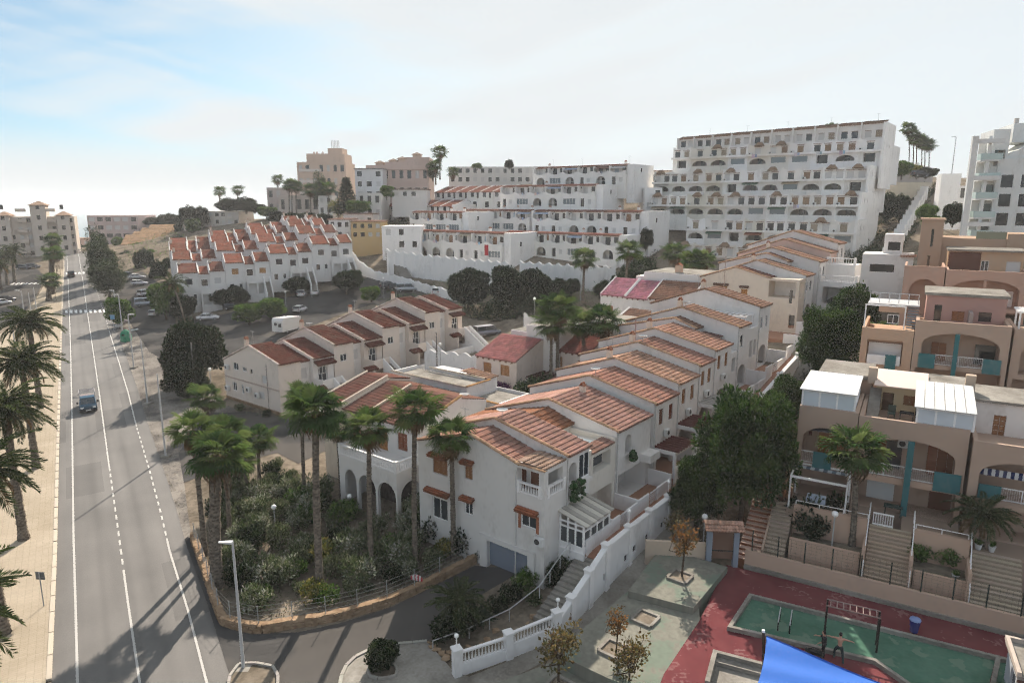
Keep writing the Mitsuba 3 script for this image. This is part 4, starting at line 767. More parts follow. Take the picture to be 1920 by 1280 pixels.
# --- pink-roofed cottages
def sidefeat(wl): return None
PKL = [('cream cottage with a bright pink tiled roof and two closed tan shutters', (-25.9, -20.2), 8.6, 8.9, (.40, .17, .16), [(-24.3, 7.1, 1.15, 1.15, 'shut', (.45, .22, .09)), (-21.8, 7.1, 1.25, 1.2, 'shut', (.45, .22, .09))]),
       ('cream cottage with a dull red roof and one tan shutter, behind the tall palm trunk', (-20.1, -14.6), 14.0, 9.5, (.30, .12, .10), [(-18.6, 7.6, 1.3, 1.2, 'shut', (.45, .22, .09)), (-15.6, 7.6, .6, 1.1, 'shut', (.3, .15, .08))])]
for lab, (x0, x1), y0, ze, col, w in PKL: house_front('cottage', lab, None, FA, x0, x1, y0, 5.2, ze, 4.6, 10, 1.7, (.66, .57, .50), col, w, True, 60, par=False, eaves=True)
house_front('cottage', 'small cottage with an orange-brown roof behind the group of three palms', None, FA, -12.5, -8.5, 17, 6.5, 10.4, 3.4, 6.5, 1.3, CREAM, (.34, .15, .1), [(-10.4, 8.7, 1.2, 1.1, 'shut', (.36, .14, .06))], True, 63, par=False)
k = thing('white_box_house', 'white flat-roofed house with a bare chimney block behind the pink-roofed cottage', 'house'); b = Bld(k, FA, WHITE); b.box(-22.6, -18.3, 13.5, 20, 5, 12.0); b.box(-26, -22.6, 15, 20, 5, 10.8); b.box(-18.3, -12.6, 19.2, 24, 5, 12.4); b.done(); part(k, 'roof_cover', MB().box(-22.4, -18.5, 13.7, 19.8, 11.95, 12.06, (.33, .27, .22)).box(-25.8, -22.7, 15.2, 19.8, 10.75, 10.86, (.33, .27, .22)).box(-18.1, -12.8, 19.4, 23.8, 12.35, 12.46, (.33, .27, .22)), 'concrete', FA)
k = thing('pergola', 'dark slatted pergola over a white arch beside the pink-roofed cottage', 'pergola'); mb = MB().box(-20.2, -14.8, 10.2, 10.45, 6.4, 6.9, TRIM)
for x in (-20.1, -17.5, -14.9): mb.box(x-.12, x+.12, 10.2, 10.45, 4, 6.4, TRIM)
part(k, 'frame', mb, 'stucco', FA)
for i in range(9): part(k, 'beam', MB().box(-20+i*.6, -19.84+i*.6, 10.0, 13.9, 6.9, 7.06, (.09, .03, .03)), 'wood', FA)
PK2 = [(-25.2, -21.3, 13.2, (.46, .20, .24)), (-21.3, -17.9, 13.1, (.46, .19, .23)), (-17.9, -12.0, 13.3, (.25, .14, .1))]
for i, (x0, x1, ze, col) in enumerate(PK2):
    house_front('pink_cottage', ['white cottage with a bright pink roof, leftmost of three under the white box', 'white cottage with a pink and brown roof, second of three under the white box', 'white cottage with a brown roof right of the two pink roofs'][i], None, FA, x0, x1, 34, 8.8, ze, 4.0, 8, 1.9, WHITE, col, [(x0+1.5, 10.6, 1, 1.1, 'shut', None)], True, 70+i, par=True, eaves=True)
k = thing('white_box_house', 'white blank-walled house above the pink roofs with a small peach chimney', 'house'); b = Bld(k, FA, WHITE); b.box(-21, -10, 38.5, 46, 9, 16.2); b.box(-22.5, -21, 39, 46, 9, 15.5); b.done(); part(k, 'roof_cover', MB().box(-20.8, -10.2, 38.7, 45.8, 16.15, 16.26, (.33, .27, .22)), 'concrete', FA); chimney(k, -16.5, 40, 16.2, FA, 1.0, .8, PEACH)
k = thing('low_house', 'low white house with brown tiled strips of roof between the palms and the main row', 'house'); b = Bld(k, FA, WHITE); b.box(-18, -12.6, 25, 33, 6, 11.2); b.box(-12.5, -7, 28.2, 36, 7, 13.2); b.done(); part(k, 'roof_cover', MB().box(-12.4, -7.1, 28.3, 35.9, 13.15, 13.26, (.3, .2, .15)), 'tile', FA); front_roof(k, FA, -18, -12.6, 25, 29, 33, 11.2, 12.4, 11.2, BROWNT, True, 75)
# --- row B: dark red roofs by the road, four pairs stepping up
GB = 'cream terraced houses with dark red roofs beside the car park'
BW = (.68, .60, .53)
def bfeat(side, ze, s0, s1, zg):
    def f(k, b):
        m = (s0+s1)/2
        b.cut(-46.2, -43.4, s0+.3, s1-.3, zg+.05, zg+2.1) if side else None
    return f
names = ['nearest the road', 'second from the road', 'third from the road', 'farthest up the row']
xl, xr_, xe = -55.3, -49.3, -43.6
for g in range(4):
    s = -5.1+7.72*g; ze = 7.65+1.02*g; zg = 1.9+.95*g
    for j, (a, c, dz) in enumerate(((0, 2.95, 0), (4.6, 7.55, -.15))):
        lab = 'cream house with a dark red roof, %s house of the pair %s' % (('near', 'far')[j], names[g])
        def ft(k, b, g=g, j=j, s=s, a=a, c=c, ze=ze, zg=zg):
            if g == 0 and j == 0:
                for x, z, w, h, st in ((-52.6, 5.7, 1.2, .9, 'glass'), (-50.7, 5.8, .9, .55, 'glass'), (-49.2, 5.8, .45, .5, 'dark'), (-46.6, 5.0, 1.0, .95, 'blind'), (-53.2, 3.0, .9, 1.1, 'glass'), (-51.4, 2.9, .5, 1.2, 'glass'), (-48.6, 3.0, .6, .6, 'dark'), (-47.4, 3.0, 1.2, .9, 'blind')):
                    b.win('f', s, x, z, w, h, st)
                for x, z in ((-54.3, 5.6), (-54.6, 2.9), (-48.0, 3.1), (-49.8, 3.5)): ac_unit(k, 'f', s, x, z, FA)
                p = MB().box(xl-.05, xe+.05, s-.06, s, 4.55, 4.7, (.45, .36, .3)).box(-46.0, -45.92, s-.05, s, 2, 7.4, (.3, .25, .22)); part(k, 'band', p, 'stucco', FA)
                st = MB(); rr = random.Random(3)
                for z in np.arange(1.0, 2.1, .28):
                    for x in np.arange(xl, xe, .42): st.box(x+.02, x+.39, s-.1, s, z, z+.25, jit((.34, .27, .21), .2, rr))
                part(k, 'stone_plinth', st, 'stone', FA, kind='stuff')
            else:
                b.win('r', xe, s+a+1.4, zg+3.6, 1.0, .9, 'glass')
            if j == 1:
                b.box(xe, xe+1.8, s+a, s+c, zg-1, zg+2.5); b.cut(xe+.3, xe+1.9, s+a+.3, s+c-.3, zg+.1, zg+2.1); b.box(xe+1.7, xe+1.8, s+a, s+c, zg+2.5, zg+3.3); b.box(xe, xe+1.8, s+a, s+a+.1, zg+2.5, zg+3.3)
                b.win('r', xe, s+a+1.4, zg+2.6, 1.3, 1.7, 'glass', depth=.3)
                porch_roof(k, 'r', xe, s+(a+c)/2, 2.7, zg+5.3, FA, DKRED, .9); porch_roof(k, 'r', xe+1.8, s+a-.8, 1.8, zg+2.75, FA, DKRED, .8)
        house_side('terraced_house', lab, GB, FA, s+a, s+c, zg, ze+dz, xe, xr_, xl, 1.4, 1.1, BW if (g, j) != (0, 1) else WHITE, DKRED, (), True, 80+g*3+j, cop=(.6, .5, .43), feat=ft, arch=False, chim=(xr_-1, s+a+.3, ze+1.2) if j == 0 else None)
        if j == 0:
            q = house_side('stair_bay', 'narrow bay with dark red roof in the pair of cream houses %s' % names[g], GB, FA, s+2.95, s+4.6, zg, ze-.35, xe-.7, xr_, xl, 1.2, 1.1, WHITE, DKRED, [(s+3.8, zg+3.3, .8, 1.3, 'blind', None)], True, 82+g*3, cop=(.6, .5, .43), arch=False)
    # outside stair with solid white parapets, running down towards the path
    k = thing('outdoor_stair', 'white outside stair with solid parapets at the pair of cream houses %s' % names[g], 'stairs'); y = s+7.2; mb = MB()
    n = 12; x0, x1, zt, zb = xe+1.8, xe+6.0, zg+2.5, zg-.1
    for i in range(n): part(k, 'step', MB().box(x0+(x1-x0)*i/n, x0+(x1-x0)*(i+1)/n+.05, y-1.0, y, zb-.6, zt-(zt-zb)*i/n, (.22, .19, .17)), 'concrete', FA)
    for o in (-1.12, 0): mb.hexa([(x0, y+o, zb-.8), (x1, y+o, zb-.8), (x1, y+o+.12, zb-.8), (x0, y+o+.12, zb-.8)], [(x0, y+o, zt+.9), (x1, y+o, zb+.8), (x1, y+o+.12, zb+.8), (x0, y+o+.12, zt+.9)], TRIM)
    part(k, 'parapet', mb, 'stucco', FA)
    k = thing('yard_wall', 'white yard wall in front of the pair of cream houses %s' % names[g], 'wall'); mb = MB().box(xe+3.5, xe+3.65, s, s+6, zg-1, zg+.9, TRIM).box(xe, xe+3.5, s+5.9, s+6, zg-1, zg+.9, TRIM); put(k, mb, 'stucco', FA)
k = thing('wave_wall', 'white garden wall with a wavy top between the cream houses and the pink cottage', 'wall'); pts = [(-39, 3)]+[(-39+i*.35, 6.6+.45*abs(math.sin(i*.55))+i*.02) for i in range(35)]+[(-39+34*.35, 3)]; mb = MB(); fpoly(mb, 'f', 13.5, 0, pts, 0, .2, TRIM); put(k, mb, 'stucco', FA)
k = thing('wave_wall', 'white scalloped wall behind the silver car, under the round pines', 'wall'); mb = MB(); pts = [(-40, 4)]+[(-40+i*.4, 8.3+(.55 if i % 10 in (0, 1, 9) else 0)) for i in range(52)]+[(-40+51*.4, 4)]; fpoly(mb, 'f', 36, 0, pts, 0, .2, TRIM); put(k, mb, 'stucco', FA)
# --- row C: terracotta roofs in four stepped ranks beyond the car park
FC = Frame((-63.2, 129), (-.45, .89)); GC = 'white terraced houses with terracotta roofs in stepped ranks'
cols = [(.22, .09, .065), (.23, .095, .07), (.2, .085, .06), (.155, .07, .055)]
rank = ['front', 'second', 'third', 'rear']; pos = ['leftmost', 'second from the left', 'third from the left', 'rightmost']
for j in range(4):
    for i in range(4):
        X0, Y0, ze = 8.35*i+[0, -.6, -.9, -.6][j], [0, 11, 21, 29][j], 12.6+1.6*i+[0, 1.75, 3.0, 3.6][j]; zg = ze-6.3
        rr = random.Random(100+i*7+j)
        for h, (a, c, dz) in enumerate(((0, 3.6, 0), (5.5, 8.3, .15))):
            lab = 'terracotta-roofed white house, %s of the %s pair in the %s rank' % (('left', 'right')[h], pos[i], rank[j])
            w = []
            if j == 0 or True:
                st = 'shut' if (i == 1 and j == 0) else rr.choice(['glass', 'glass', 'blind', 'dark'])
                w = [(X0+a+(c-a)*.5, zg+4.0, 1.2, 1.1, st, (.5, .26, .10) if st == 'shut' else None), (X0+a+(c-a)*.3, zg+1.0, .7, 1.1, 'dark', None), (X0+a+(c-a)*.75, zg+1.2, .5, .9, 'glass', None)]
            def ft(k, b, X0=X0, Y0=Y0, a=a, c=c, zg=zg, h=h, i=i, j=j):
                if j == 0 and h == 1:
                    b.box(X0+a-1.8, X0+c, Y0-1.3, Y0, zg-1.5, zg+2.7); b.cut(X0+a-1.5, X0+a, Y0-1.4, Y0-.2, zg+.1, zg+2.2); b.cut(X0+a+.3, X0+c-.3, Y0-1.4, Y0-.2, zg+.1, zg+2.2)
                    b.box(X0+a-1.8, X0+c, Y0-1.3, Y0-1.2, zg+2.7, zg+3.5)
            house_front('terraced_house', lab, GC, FC, X0+a, X0+c, Y0, zg, ze+dz, 4.0, 9, 1.45, WHITE, cols[rr.randrange(4)], w, False, 200+i*8+j*2+h, chim=(X0+a+.5, Y0+3.6, ze+1.3) if rr.random() < .6 else None, feat=ft)
            if h == 0: house_front('stair_bay', 'low narrow terracotta-roofed bay inside the %s pair of the %s rank' % (pos[i], rank[j]), GC, FC, X0+3.6, X0+5.5, Y0+.5, zg, ze-.35, 3.2, 8, 1.15, WHITE, cols[rr.randrange(4)], [(X0+4.55, zg+3.6, 1.1, 1.2, rr.choice(['glass', 'dark']), None)], False, 300+i*8+j)
for i in range(1, 4):
    k = thing('outdoor_stair', 'white outside stair in front of the %s pair of the front rank' % pos[i], 'stairs'); X0 = 8.35*i+6.9; zt = 12.6+1.6*i-3.6; mb = MB(); n = 10; zb = zt-3.0
    for q in range(n): part(k, 'step', MB().box(X0, X0+1.0, -1.3-(q+1)*.42, -1.3-q*.42, zb-1.5, zt-(q+1)*(zt-zb)/n, (.2, .18, .17)), 'concrete', FC)
    for o in (-.12, 1.0): mb.hexa([(X0+o, -5.5, zb-2), (X0+o+.12, -5.5, zb-2), (X0+o+.12, -1.3, zb-2), (X0+o, -1.3, zb-2)], [(X0+o, -5.5, zb+.7), (X0+o+.12, -5.5, zb+.7), (X0+o+.12, -1.3, zt+.8), (X0+o, -1.3, zt+.8)], TRIM)
    part(k, 'parapet', mb, 'stucco', FC)
# ---------------------------------------------------------------- the stepped white terraces on the hill
def hood(k, fr, x, y, z, w, d, h, col=(.24, .165, .115), name='hood'):
    mb = MB(); e = [(x-w/2, y-d), (x+w/2, y-d), (x+w/2, y+.2), (x-w/2, y+.2)]; t = [(x-w*.2, y-d*.25), (x+w*.2, y-d*.25), (x+w*.2, y+.2), (x-w*.2, y+.2)]
    mb.hexa([(*p, z-.12) for p in e], [(*p, z) for p in e], tuple(c*.7 for c in col)); mb.hexa([(*p, z) for p in e], [(*p, z+h) for p in t], col)
    return part(k, name, mb, 'tile', fr)
def terrace_house(lab, grp, fr, x0, x1, y, zb, zt, rr, style, wall, depth=6.5, ends=(0, 0)):
    k = thing('terraced_apartment', lab, 'house', grp); b = Bld(k, fr, wall); b.small = True; w = x1-x0; zm = (zb+zt)/2; c = (x0+x1)/2
    b.box(x0, x1, y, y+depth, zb-3, zt-.55)
    if style == 'B':
        # curved parapet between the roof gardens
        n = 8; pts = [(x0, zt-.6)]+[(x0+w*t, zt-.1-.34*math.sin(math.pi*min(1, max(0, (t-.12)/.76)))) for t in np.linspace(0, 1, n+1)]+[(x1, zt-.6)]
        b.prof_y(pts[::-1], y, y+.2); b.box(x0, x0+.45, y-.05, y+.3, zt-.7, zt+.12)
        b.box(x0, x1, y-1.1, y, zm-.2, zm-.05); b.box(x0, x1, y-1.15, y-1.05, zm-.2, zm+.22)
        n = rr.choice((1, 2, 2))
        for i in range(n):
            cx = x0+w*(i+.5)/n+rr.uniform(-.1, .1); st = rr.choice(['shut', 'shut', 'dark', 'glass', 'blind'])
            b.win('f', y, cx, zm+.2, 1.25, 1.4, st if st != 'glass' else 'glass', col=jit(rr.choice([(.34, .23, .15), (.28, .19, .13), (.4, .34, .26)]), .1, rr) if st == 'shut' else None, depth=.12)
            h = MB().box(cx-.75, cx+.75, y-.2, y, zm+1.78, zm+1.9, (.30, .2, .15)); part(k, 'lintel', h, 'tile', fr)
        a = rr.random()
        if a < .62: b.archcut('f', y, c, w*.8, zb+.6, zb+.85, zb+1.8, .3); b.cut(x0+.2, x1-.2, y+.22, y+2.2, zb+.1, zb+2.1); g = MB().box(x0+.2, x1-.2, y+2.1, y+2.2, zb, zb+2.2, jit((.36, .35, .34), .25, rr)); part(k, 'loggia_back', g, 'stucco', fr); g = MB().box(c-.6, c+.5, y+2.0, y+2.09, zb, zb+1.9, GLS); part(k, 'glass_door', g, 'pane', fr)
        elif a < .85: b.win('f', y, c, zb+.75, w*.7, 1.2, 'dark', col=(.16, .2, .22), depth=.2)
        else: b.win('f', y, c, zb+.3, w*.5, 1.7, 'dark', depth=1.0)
        q = rr.random()
        if q < .22: part(k, 'awning', MB().hexa([(x0+.4, y-1.0, zm-.75), (x1-.4, y-1.0, zm-.75), (x1-.4, y-.02, zm-.3), (x0+.4, y-.02, zm-.3)], [(x0+.4, y-1.0, zm-.7), (x1-.4, y-1.0, zm-.7), (x1-.4, y-.02, zm-.25), (x0+.4, y-.02, zm-.25)], rr.choice([(.4, .34, .25), (.12, .2, .16), (.3, .12, .08), (.5, .5, .48)])), 'matte', fr)
        elif q < .4: part(k, 'drying_laundry', MB().box(c-.9, c-.3, y-1.2, y-1.17, zm-.6, zm+.2, jit((.5, .4, .4), .4, rr)).box(c-.2, c+.2, y-1.2, y-1.17, zm-.45, zm+.2, jit((.3, .38, .5), .4, rr)), 'matte', fr)
        if rr.random() < .3: antenna(k, c, y+3.5, zt-.5, 2.0, fr)
        if rr.random() < .45: hood(k, fr, c+rr.uniform(-.6, .6), y, zt-.35, 2.0, .7, .75)
        if rr.random() < .5: ac_unit(k, 'f', y, x0+.6, zm+.1, fr)
    else:
        # lower floor forward, its roof is the balcony of the floor above; scooped parapets, arches or glazed bays
        b.box(x0, x1, y-1.3, y, zb-3, zm-.05); b.box(x0, x1, y-1.3, y-1.15, zm-.05, zm+.85); b.box(x0, x0+.16, y-1.3, y, zm-.1, zt-.5)
        b.prof_y([(c+w*.38*math.cos(t), zm+.88-.5*math.sin(t)) for t in np.linspace(0, np.pi, 9)], y-1.4, y-1.0, cut=True)
        q = rr.random(); h = zm-zb
        if q < .55:
            aw = min(2.5, w*.58); b.archcut('f', y-1.3, c, aw, zb+.3, zb+1.05, zb+1.05+aw*.45, .28); b.cut(x0+.2, x1-.2, y-1.05, y+.6, zb+.2, zm-.3)
            part(k, 'glass_door', MB().box(c-.7, c+.5, y+.5, y+.58, zb+.1, zb+1.9, GLS), 'pane', fr)
            if rr.random() < .4: part(k, 'arch_bars', MB().box(c-.04, c+.04, y-1.2, y-1.14, zb+.3, zb+2.0, TRIM).box(c-aw/2, c+aw/2, y-1.2, y-1.14, zb+1.0, zb+1.08, TRIM), 'matte', fr)
        elif q < .85:
            b.recess('f', y-1.3, c, w*.76, zb+.7, zb+2.0, .3); part(k, 'glazing', MB().box(c-w*.38, c+w*.38, y-1.1, y-1.02, zb+.7, zb+2.0, (.10, .13, .15)), 'pane', fr); m = MB()
            for t in np.linspace(-w*.38, w*.38-.07, 5): m.box(c+t, c+t+.07, y-1.16, y-1.1, zb+.7, zb+2.0, TRIM)
            part(k, 'glazing_bar', m, 'matte', fr)
        else: b.win('f', y-1.3, c-w*.2, zb+.2, 1.0, 1.8, 'dark', depth=.3); b.win('f', y-1.3, c+w*.22, zb+.8, .9, 1.0, 'blind', depth=.2)
        for cx, ww, hh, zz in ((c-w*.2, 1.25, 1.85, zm), (c+w*.25, 1.0, 1.15, zm+.75)):
            st = rr.choice(['dark', 'glass', 'blind', 'shut', 'glass']); b.win('f', y, cx, zz+.05, ww, hh, st, col=(.36, .2, .12) if st == 'shut' else ((.40, .46, .53) if st == 'blind' and rr.random() < .4 else None), depth=.15)
        if rr.random() < .25: part(k, 'awning', MB().hexa([(x0+.3, y-1.2, zt-1.1), (x1-.3, y-1.2, zt-1.1), (x1-.3, y-.02, zt-.7), (x0+.3, y-.02, zt-.7)], [(x0+.3, y-1.2, zt-1.05), (x1-.3, y-1.2, zt-1.05), (x1-.3, y-.02, zt-.65), (x0+.3, y-.02, zt-.65)], rr.choice([(.4, .34, .25), (.2, .12, .1), (.45, .45, .45), (.3, .36, .45)])), 'matte', fr)
        if rr.random() < .3: part(k, 'drying_laundry', MB().box(c-.8, c-.2, y-1.36, y-1.33, zm+.1, zm+.8, jit((.5, .4, .4), .4, rr)).box(c, c+.4, y-1.36, y-1.33, zm+.2, zm+.8, jit((.3, .38, .5), .4, rr)), 'matte', fr)
        t = MB(); roof_tiles(t, (x0, y-.45, zt-.45), (x1, y-.45, zt-.45), (x0, y+1.1, zt-.1), jit((.22, .10, .08), .1, rr), detail=False, pitch=.5); t.box(x0, x1, y-.42, y, zt-.6, zt-.48, (.3, .2, .16)); part(k, 'roof', t, 'tile', fr)
        if rr.random() < .6: ac_unit(k, 'f', y, x0+.6, zm+1.5, fr)
        if rr.random() < .5: chimney(k, c, y+2.6, zt-.3, fr, .8, .5, WHITE)
        if rr.random() < .35: antenna(k, c+.8, y+3, zt-.4, 2.2, fr)
    b.done(); return k
ORD = ['first', 'second', 'third', 'fourth', 'fifth', 'sixth', 'seventh', 'eighth', 'ninth', 'tenth', 'eleventh', 'twelfth']
FB = Frame(atD(1605, 440, 126)[:2], (.62, .785)); GB_ = 'white stepped apartments of the tall hillside terrace'
ROWS = [('top', 16.5, 33.4, 38.3, 1262, 1652, 300), ('second', 11, 27.6, 32.7, 1227, 1627, 330), ('third', 5.5, 22.6, 27.5, 1221, 1612, 380), ('fourth', 0, 17.6, 22.5, 1287, 1604, 430), ('lowest', -5, 12.6, 17.5, 1262, 1560, 470)]
for nm, y, zb, zt, u0, u1, v in ROWS:
    x0, x1 = onY(FB, u0, v, y)[0], onY(FB, u1, v, y)[0]; n = int(round((x1-x0)/4.3)); rr = random.Random(int(y*10)+7); w = (x1-x0)/n
    for i in range(n):
        wall = jit(rr.choice([WHITE, WHITE, TRIM, (.68, .64, .57)]), .04, rr)
        terrace_house('white terraced apartment, %s from the left in the %s row of the tall hillside terrace' % (ORD[i], nm), GB_, FB, x0+w*i, x0+w*(i+1), y, zb, zt, rr, 'B', wall)
    if nm == 'top':
        # two more storeys on the top row
        zz = zt
        for i in range(n):
            k = thing('top_apartment', 'white two-storey top apartment, %s from the left along the skyline of the tall terrace' % ORD[i], 'house', GB_); b = Bld(k, FB, WHITE); b.small = True; a, c = x0+w*i+.4*(i == 0), x0+w*(i+1); h = zt+2.4+.22*i/n*4; yy = y+2.0
            b.box(a, c, yy, yy+7, zt-1, h-.1)
            for q in (.28, .72):
                st = rr.choice(['glass', 'blind', 'shut', 'dark']); b.win('f', yy, a+(c-a)*q, zt+.3, 1.2, 1.3, st, col=(.36, .29, .22) if st == 'shut' else None)
                p = MB().box(a+(c-a)*q-.6, a+(c-a)*q+.6, yy-.14, yy, zt+1.6, zt+1.7, (.35, .27, .22)); part(k, 'lintel', p, 'tile', FB)
            b.box(a, a+.15, yy-1.2, yy, zt-.3, h); b.done()
            t = MB(); roof_tiles(t, (a, yy-.3, h-.15), (c, yy-.3, h-.15), (a, yy+2.6, h+.55), jit((.30, .21, .16), .1, rr), detail=False, pitch=.5); t.box(a, c, yy-.3, yy, h-.3, h-.18, (.3, .2, .16)); part(k, 'roof', t, 'tile', FB)
            if i % 2: antenna(k, (a+c)/2, yy+3, h, 2.0, FB)
    # the blank end wall on the right, stepping with the hill
    k = thing('end_wall_block', 'blank white end wall of the %s row at the right of the tall terrace' % nm, 'building'); b = Bld(k, FB, TRIM); b.small = True; b.box(x1, x1+.5, y-1, y+9, zb-5, zt+(2.9 if nm == 'top' else .1)); b.box(x1, x1+.5, y+5, y+16, zb-4, zt-1)
    for q in (1.5, 4): b.win('r', x1+.5, y+q, zb+3, .45, .8, 'dark')
    b.done()
# --- the lower and longer white terraces in the middle
FM = Frame(atD(1165, 480, 137)[:2], (.62, .785)); GM = 'white terraced houses with dark tile edges on the middle hillside'
MR = [('lowest', 0, 14.2, 19.6, 951, 1163, 470), ('second', 8, 18.6, 24.2, 1004, 1204, 420), ('second-left', 8.5, 18.8, 24.2, 872, 999, 420), ('third', 15, 24.6, 30.0, 944, 1120, 370), ('top', 22, 29.6, 34.6, 1006, 1178, 330), ('lowest-left', -9, 13.6, 19.7, 788, 948, 460), ('inner-left', -1, 18.6, 23.8, 775, 870, 412), ('upper-left', 21, 24.2, 29.4, 815, 948, 360), ('middle-left', 14, 20.5, 25.6, 720, 850, 400)]
for nm, y, zb, zt, u0, u1, v in MR:
    x0, x1 = onY(FM, u0, v, y)[0], onY(FM, u1, v, y)[0]; n = max(3, int(round((x1-x0)/4.4))); rr = random.Random(int(y*10)+u0); w = (x1-x0)/n
    for i in range(n):
        if nm in ('upper-left', 'middle-left'):
            house_front('hillside_house', 'white hillside house with a dull red roof, %s from the left in the %s row' % (ORD[i], nm), GM, FM, x0+w*i, x0+w*(i+1), y, zb, zt-.9, 5.5, 10, 1.7, jit(WHITE, .04, rr), (.20, .085, .065), [(x0+w*(i+.3), zb+3.0, 1.2, 1.2, 'glass', None), (x0+w*(i+.75), zb+2.7, .8, 1.5, 'dark', None), (x0+w*(i+.5), zb+.3, 1.4, 1.5, 'dark', None)], False, i+400)
        else:
            terrace_house('white house with dark tile edge, %s from the left in the %s middle row' % (ORD[i], nm), GM, FM, x0+w*i, x0+w*(i+1), y, zb, zt, rr, 'M', jit(WHITE, .04, rr))
    k = thing('end_wall_block', 'white end wall closing the %s middle row of terraces' % nm, 'building'); b = Bld(k, FM, TRIM); b.box(x1, x1+1.8, y-.5, y+9, zb-4, zt-.3); b.win('r', x1+1.8, y+3, zb+3, .7, .9, 'dark'); b.done()
# scalloped garden walls below them
def scallop(name, lab, fr, x0, x1, y, zb, zt, n, amp=.45, slope=0):
    k = thing(name, lab, 'wall'); xs = np.linspace(x0, x1, n*6+1); top = [zt+slope*(x-x0)-amp*abs(math.sin(math.pi*i/6)) for i, x in enumerate(xs)]; mb = MB(); fpoly(mb, 'f', y, 0, [(x0, zb)]+[(x1, zb)]+[(x, z) for x, z in zip(xs[::-1], top[::-1])], 0, .25, TRIM); return put(k, mb, 'stucco', fr)
#[0], onY(FM, 965, 480, -6)[0]; scallop('scalloped_wall', 'tall white wall with a scalloped top behind the round pines', FM, xa, xb, -6, 7, 14.6, 14)
#[0], onY(FM, 1150, 490, -4)[0]; scallop('scalloped_wall', 'tall white wall with a scalloped top under the lowest terraces, behind the palms', FM, xa, xb, -4, 8, 14.4, 9)
def px_wall(name, lab, pts, n, amp, th=.3):
    "a wall standing on the land: pts (u, foot v, top v)"
    k = thing(name, lab, 'wall'); mb = MB(); us = np.linspace(pts[0][0], pts[-1][0], n*4+1); P = []
    for i, u in enumerate(us):
        b = G(u, np.interp(u, [p[0] for p in pts], [p[1] for p in pts])); t = atY(u, np.interp(u, [p[0] for p in pts], [p[2] for p in pts]), b[1]); P.append((b, t[2]-amp*abs(math.sin(math.pi*i/4))))
    for (a, za), (c, zc) in zip(P[:-1], P[1:]):
        o = np.array([a[1]-c[1], c[0]-a[0], 0]); o = o/np.linalg.norm(o)*th; mb.hexa([np.r_[a[:2], a[2]-3], np.r_[c[:2], c[2]-3], np.r_[(c+o)[:2], c[2]-3], np.r_[(a+o)[:2], a[2]-3]], [np.r_[a[:2], za], np.r_[c[:2], zc], np.r_[(c+o)[:2], zc], np.r_[(a+o)[:2], za]], TRIM)
    return put(k, mb, 'stucco')
px_wall('scalloped_wall', 'tall white wall with a scalloped top behind the round pines', [(726, 514, 466), (800, 524, 476), (880, 534, 484), (962, 540, 490)], 15, .5)
px_wall('scalloped_wall', 'tall white wall with a scalloped top under the lowest terraces, behind the palms', [(974, 540, 488), (1060, 544, 494), (1152, 548, 498)], 10, .5)
px_wall('curved_wall', 'curved white wall sweeping down beside the parked dark cars', [(652, 512, 456), (672, 516, 486), (700, 524, 506), (750, 537, 517), (800, 551, 532), (856, 566, 546)], 14, .25)
k = thing('hillside_stair', 'long brown stair with white sides climbing past the scalloped wall', 'stairs')
for i in range(22):
    q = i/22; p = atD(762-30*q, 520-48*q, 142+7*q); f = Frame(p[:2], (-.35, .94)); part(k, 'step', MB().box(-1.1, 1.1, 0, .5, p[2]-2, p[2]+.3, (.24, .2, .18)), 'concrete', f)
# ---------------------------------------------------------------- far buildings; each block placed by its own distance
def block(lab, cat, u0, u1, v0, v1, D, wall, rows, cols, depth=14, name='apartment_building', style='dark', feat=None, fr=None, grp=None, rot=(0.0, 1.0), ww=.5, hh=.5, roofc=None):
    a, c = atD(u0, v1, D), atD(u1, v1, D); top = atD(u0, v0, D)[2]; f = Frame(a[:2], rot); f = Frame(a[:2], rot)
    W = (c-a)[:2]@f.e2; k = thing(name, lab, cat, grp); b = Bld(k, f, wall); b.small = True; zb = min(a[2], c[2]); b.box(0, W, 0, depth, zb-5, top)
    rr = random.Random(int(u0*7+v0))
    for r in range(rows):
        for q in range(cols):
            fh = (top-zb)/rows; cw = W/cols; z = zb+fh*r+fh*.28
            if rr.random() < .1: continue
            b.win('f', 0, cw*(q+.5), z, cw*ww*rr.uniform(.85, 1.1), fh*hh, rr.choice([style, 'dark', 'blind']), depth=.2, col=None)
    if roofc: b2 = MB().box(-.25, W+.25, -.25, depth, top+.005, top+.25, roofc); part(k, 'roof_edge', b2, 'tile', f)
    if feat: feat(k, b, f, W, zb, top)
    b.done(); return k
HP = (.60, .46, .37)
def fhotel(k, b, f, W, zb, t):
    b.box(W*.18, W*.97, 1.5, 12, t-.5, t+2.8); b.box(W*.62, W*.92, 2, 9, t+2.7, t+4.6); 
    m = MB()
    for i in range(6): m.tube((W*(.66+.03*i), 5, t+4.5), (W*(.66+.03*i), 5, t+7.4), .12, .12, 4, (.6, .6, .6))
    part(k, 'mast', m, 'matte', f)
    for r in range(4): 
        p = MB().box(W*.04, W*.5, -.35, -.05, t-3.2-3.6*r, t-2.3-3.6*r, (.66, .6, .55)); part(k, 'balcony', p, 'stucco', f)
    for q in (.3, .36, .48): chimney(k, W*q, 4, t+2.8, f, .5, .5, HP)
block('tall peach hotel with aerial masts on its roof, highest on the left skyline', 'hotel', 562, 652, 305, 402, 232, HP, 4, 7, feat=fhotel, style='glass')
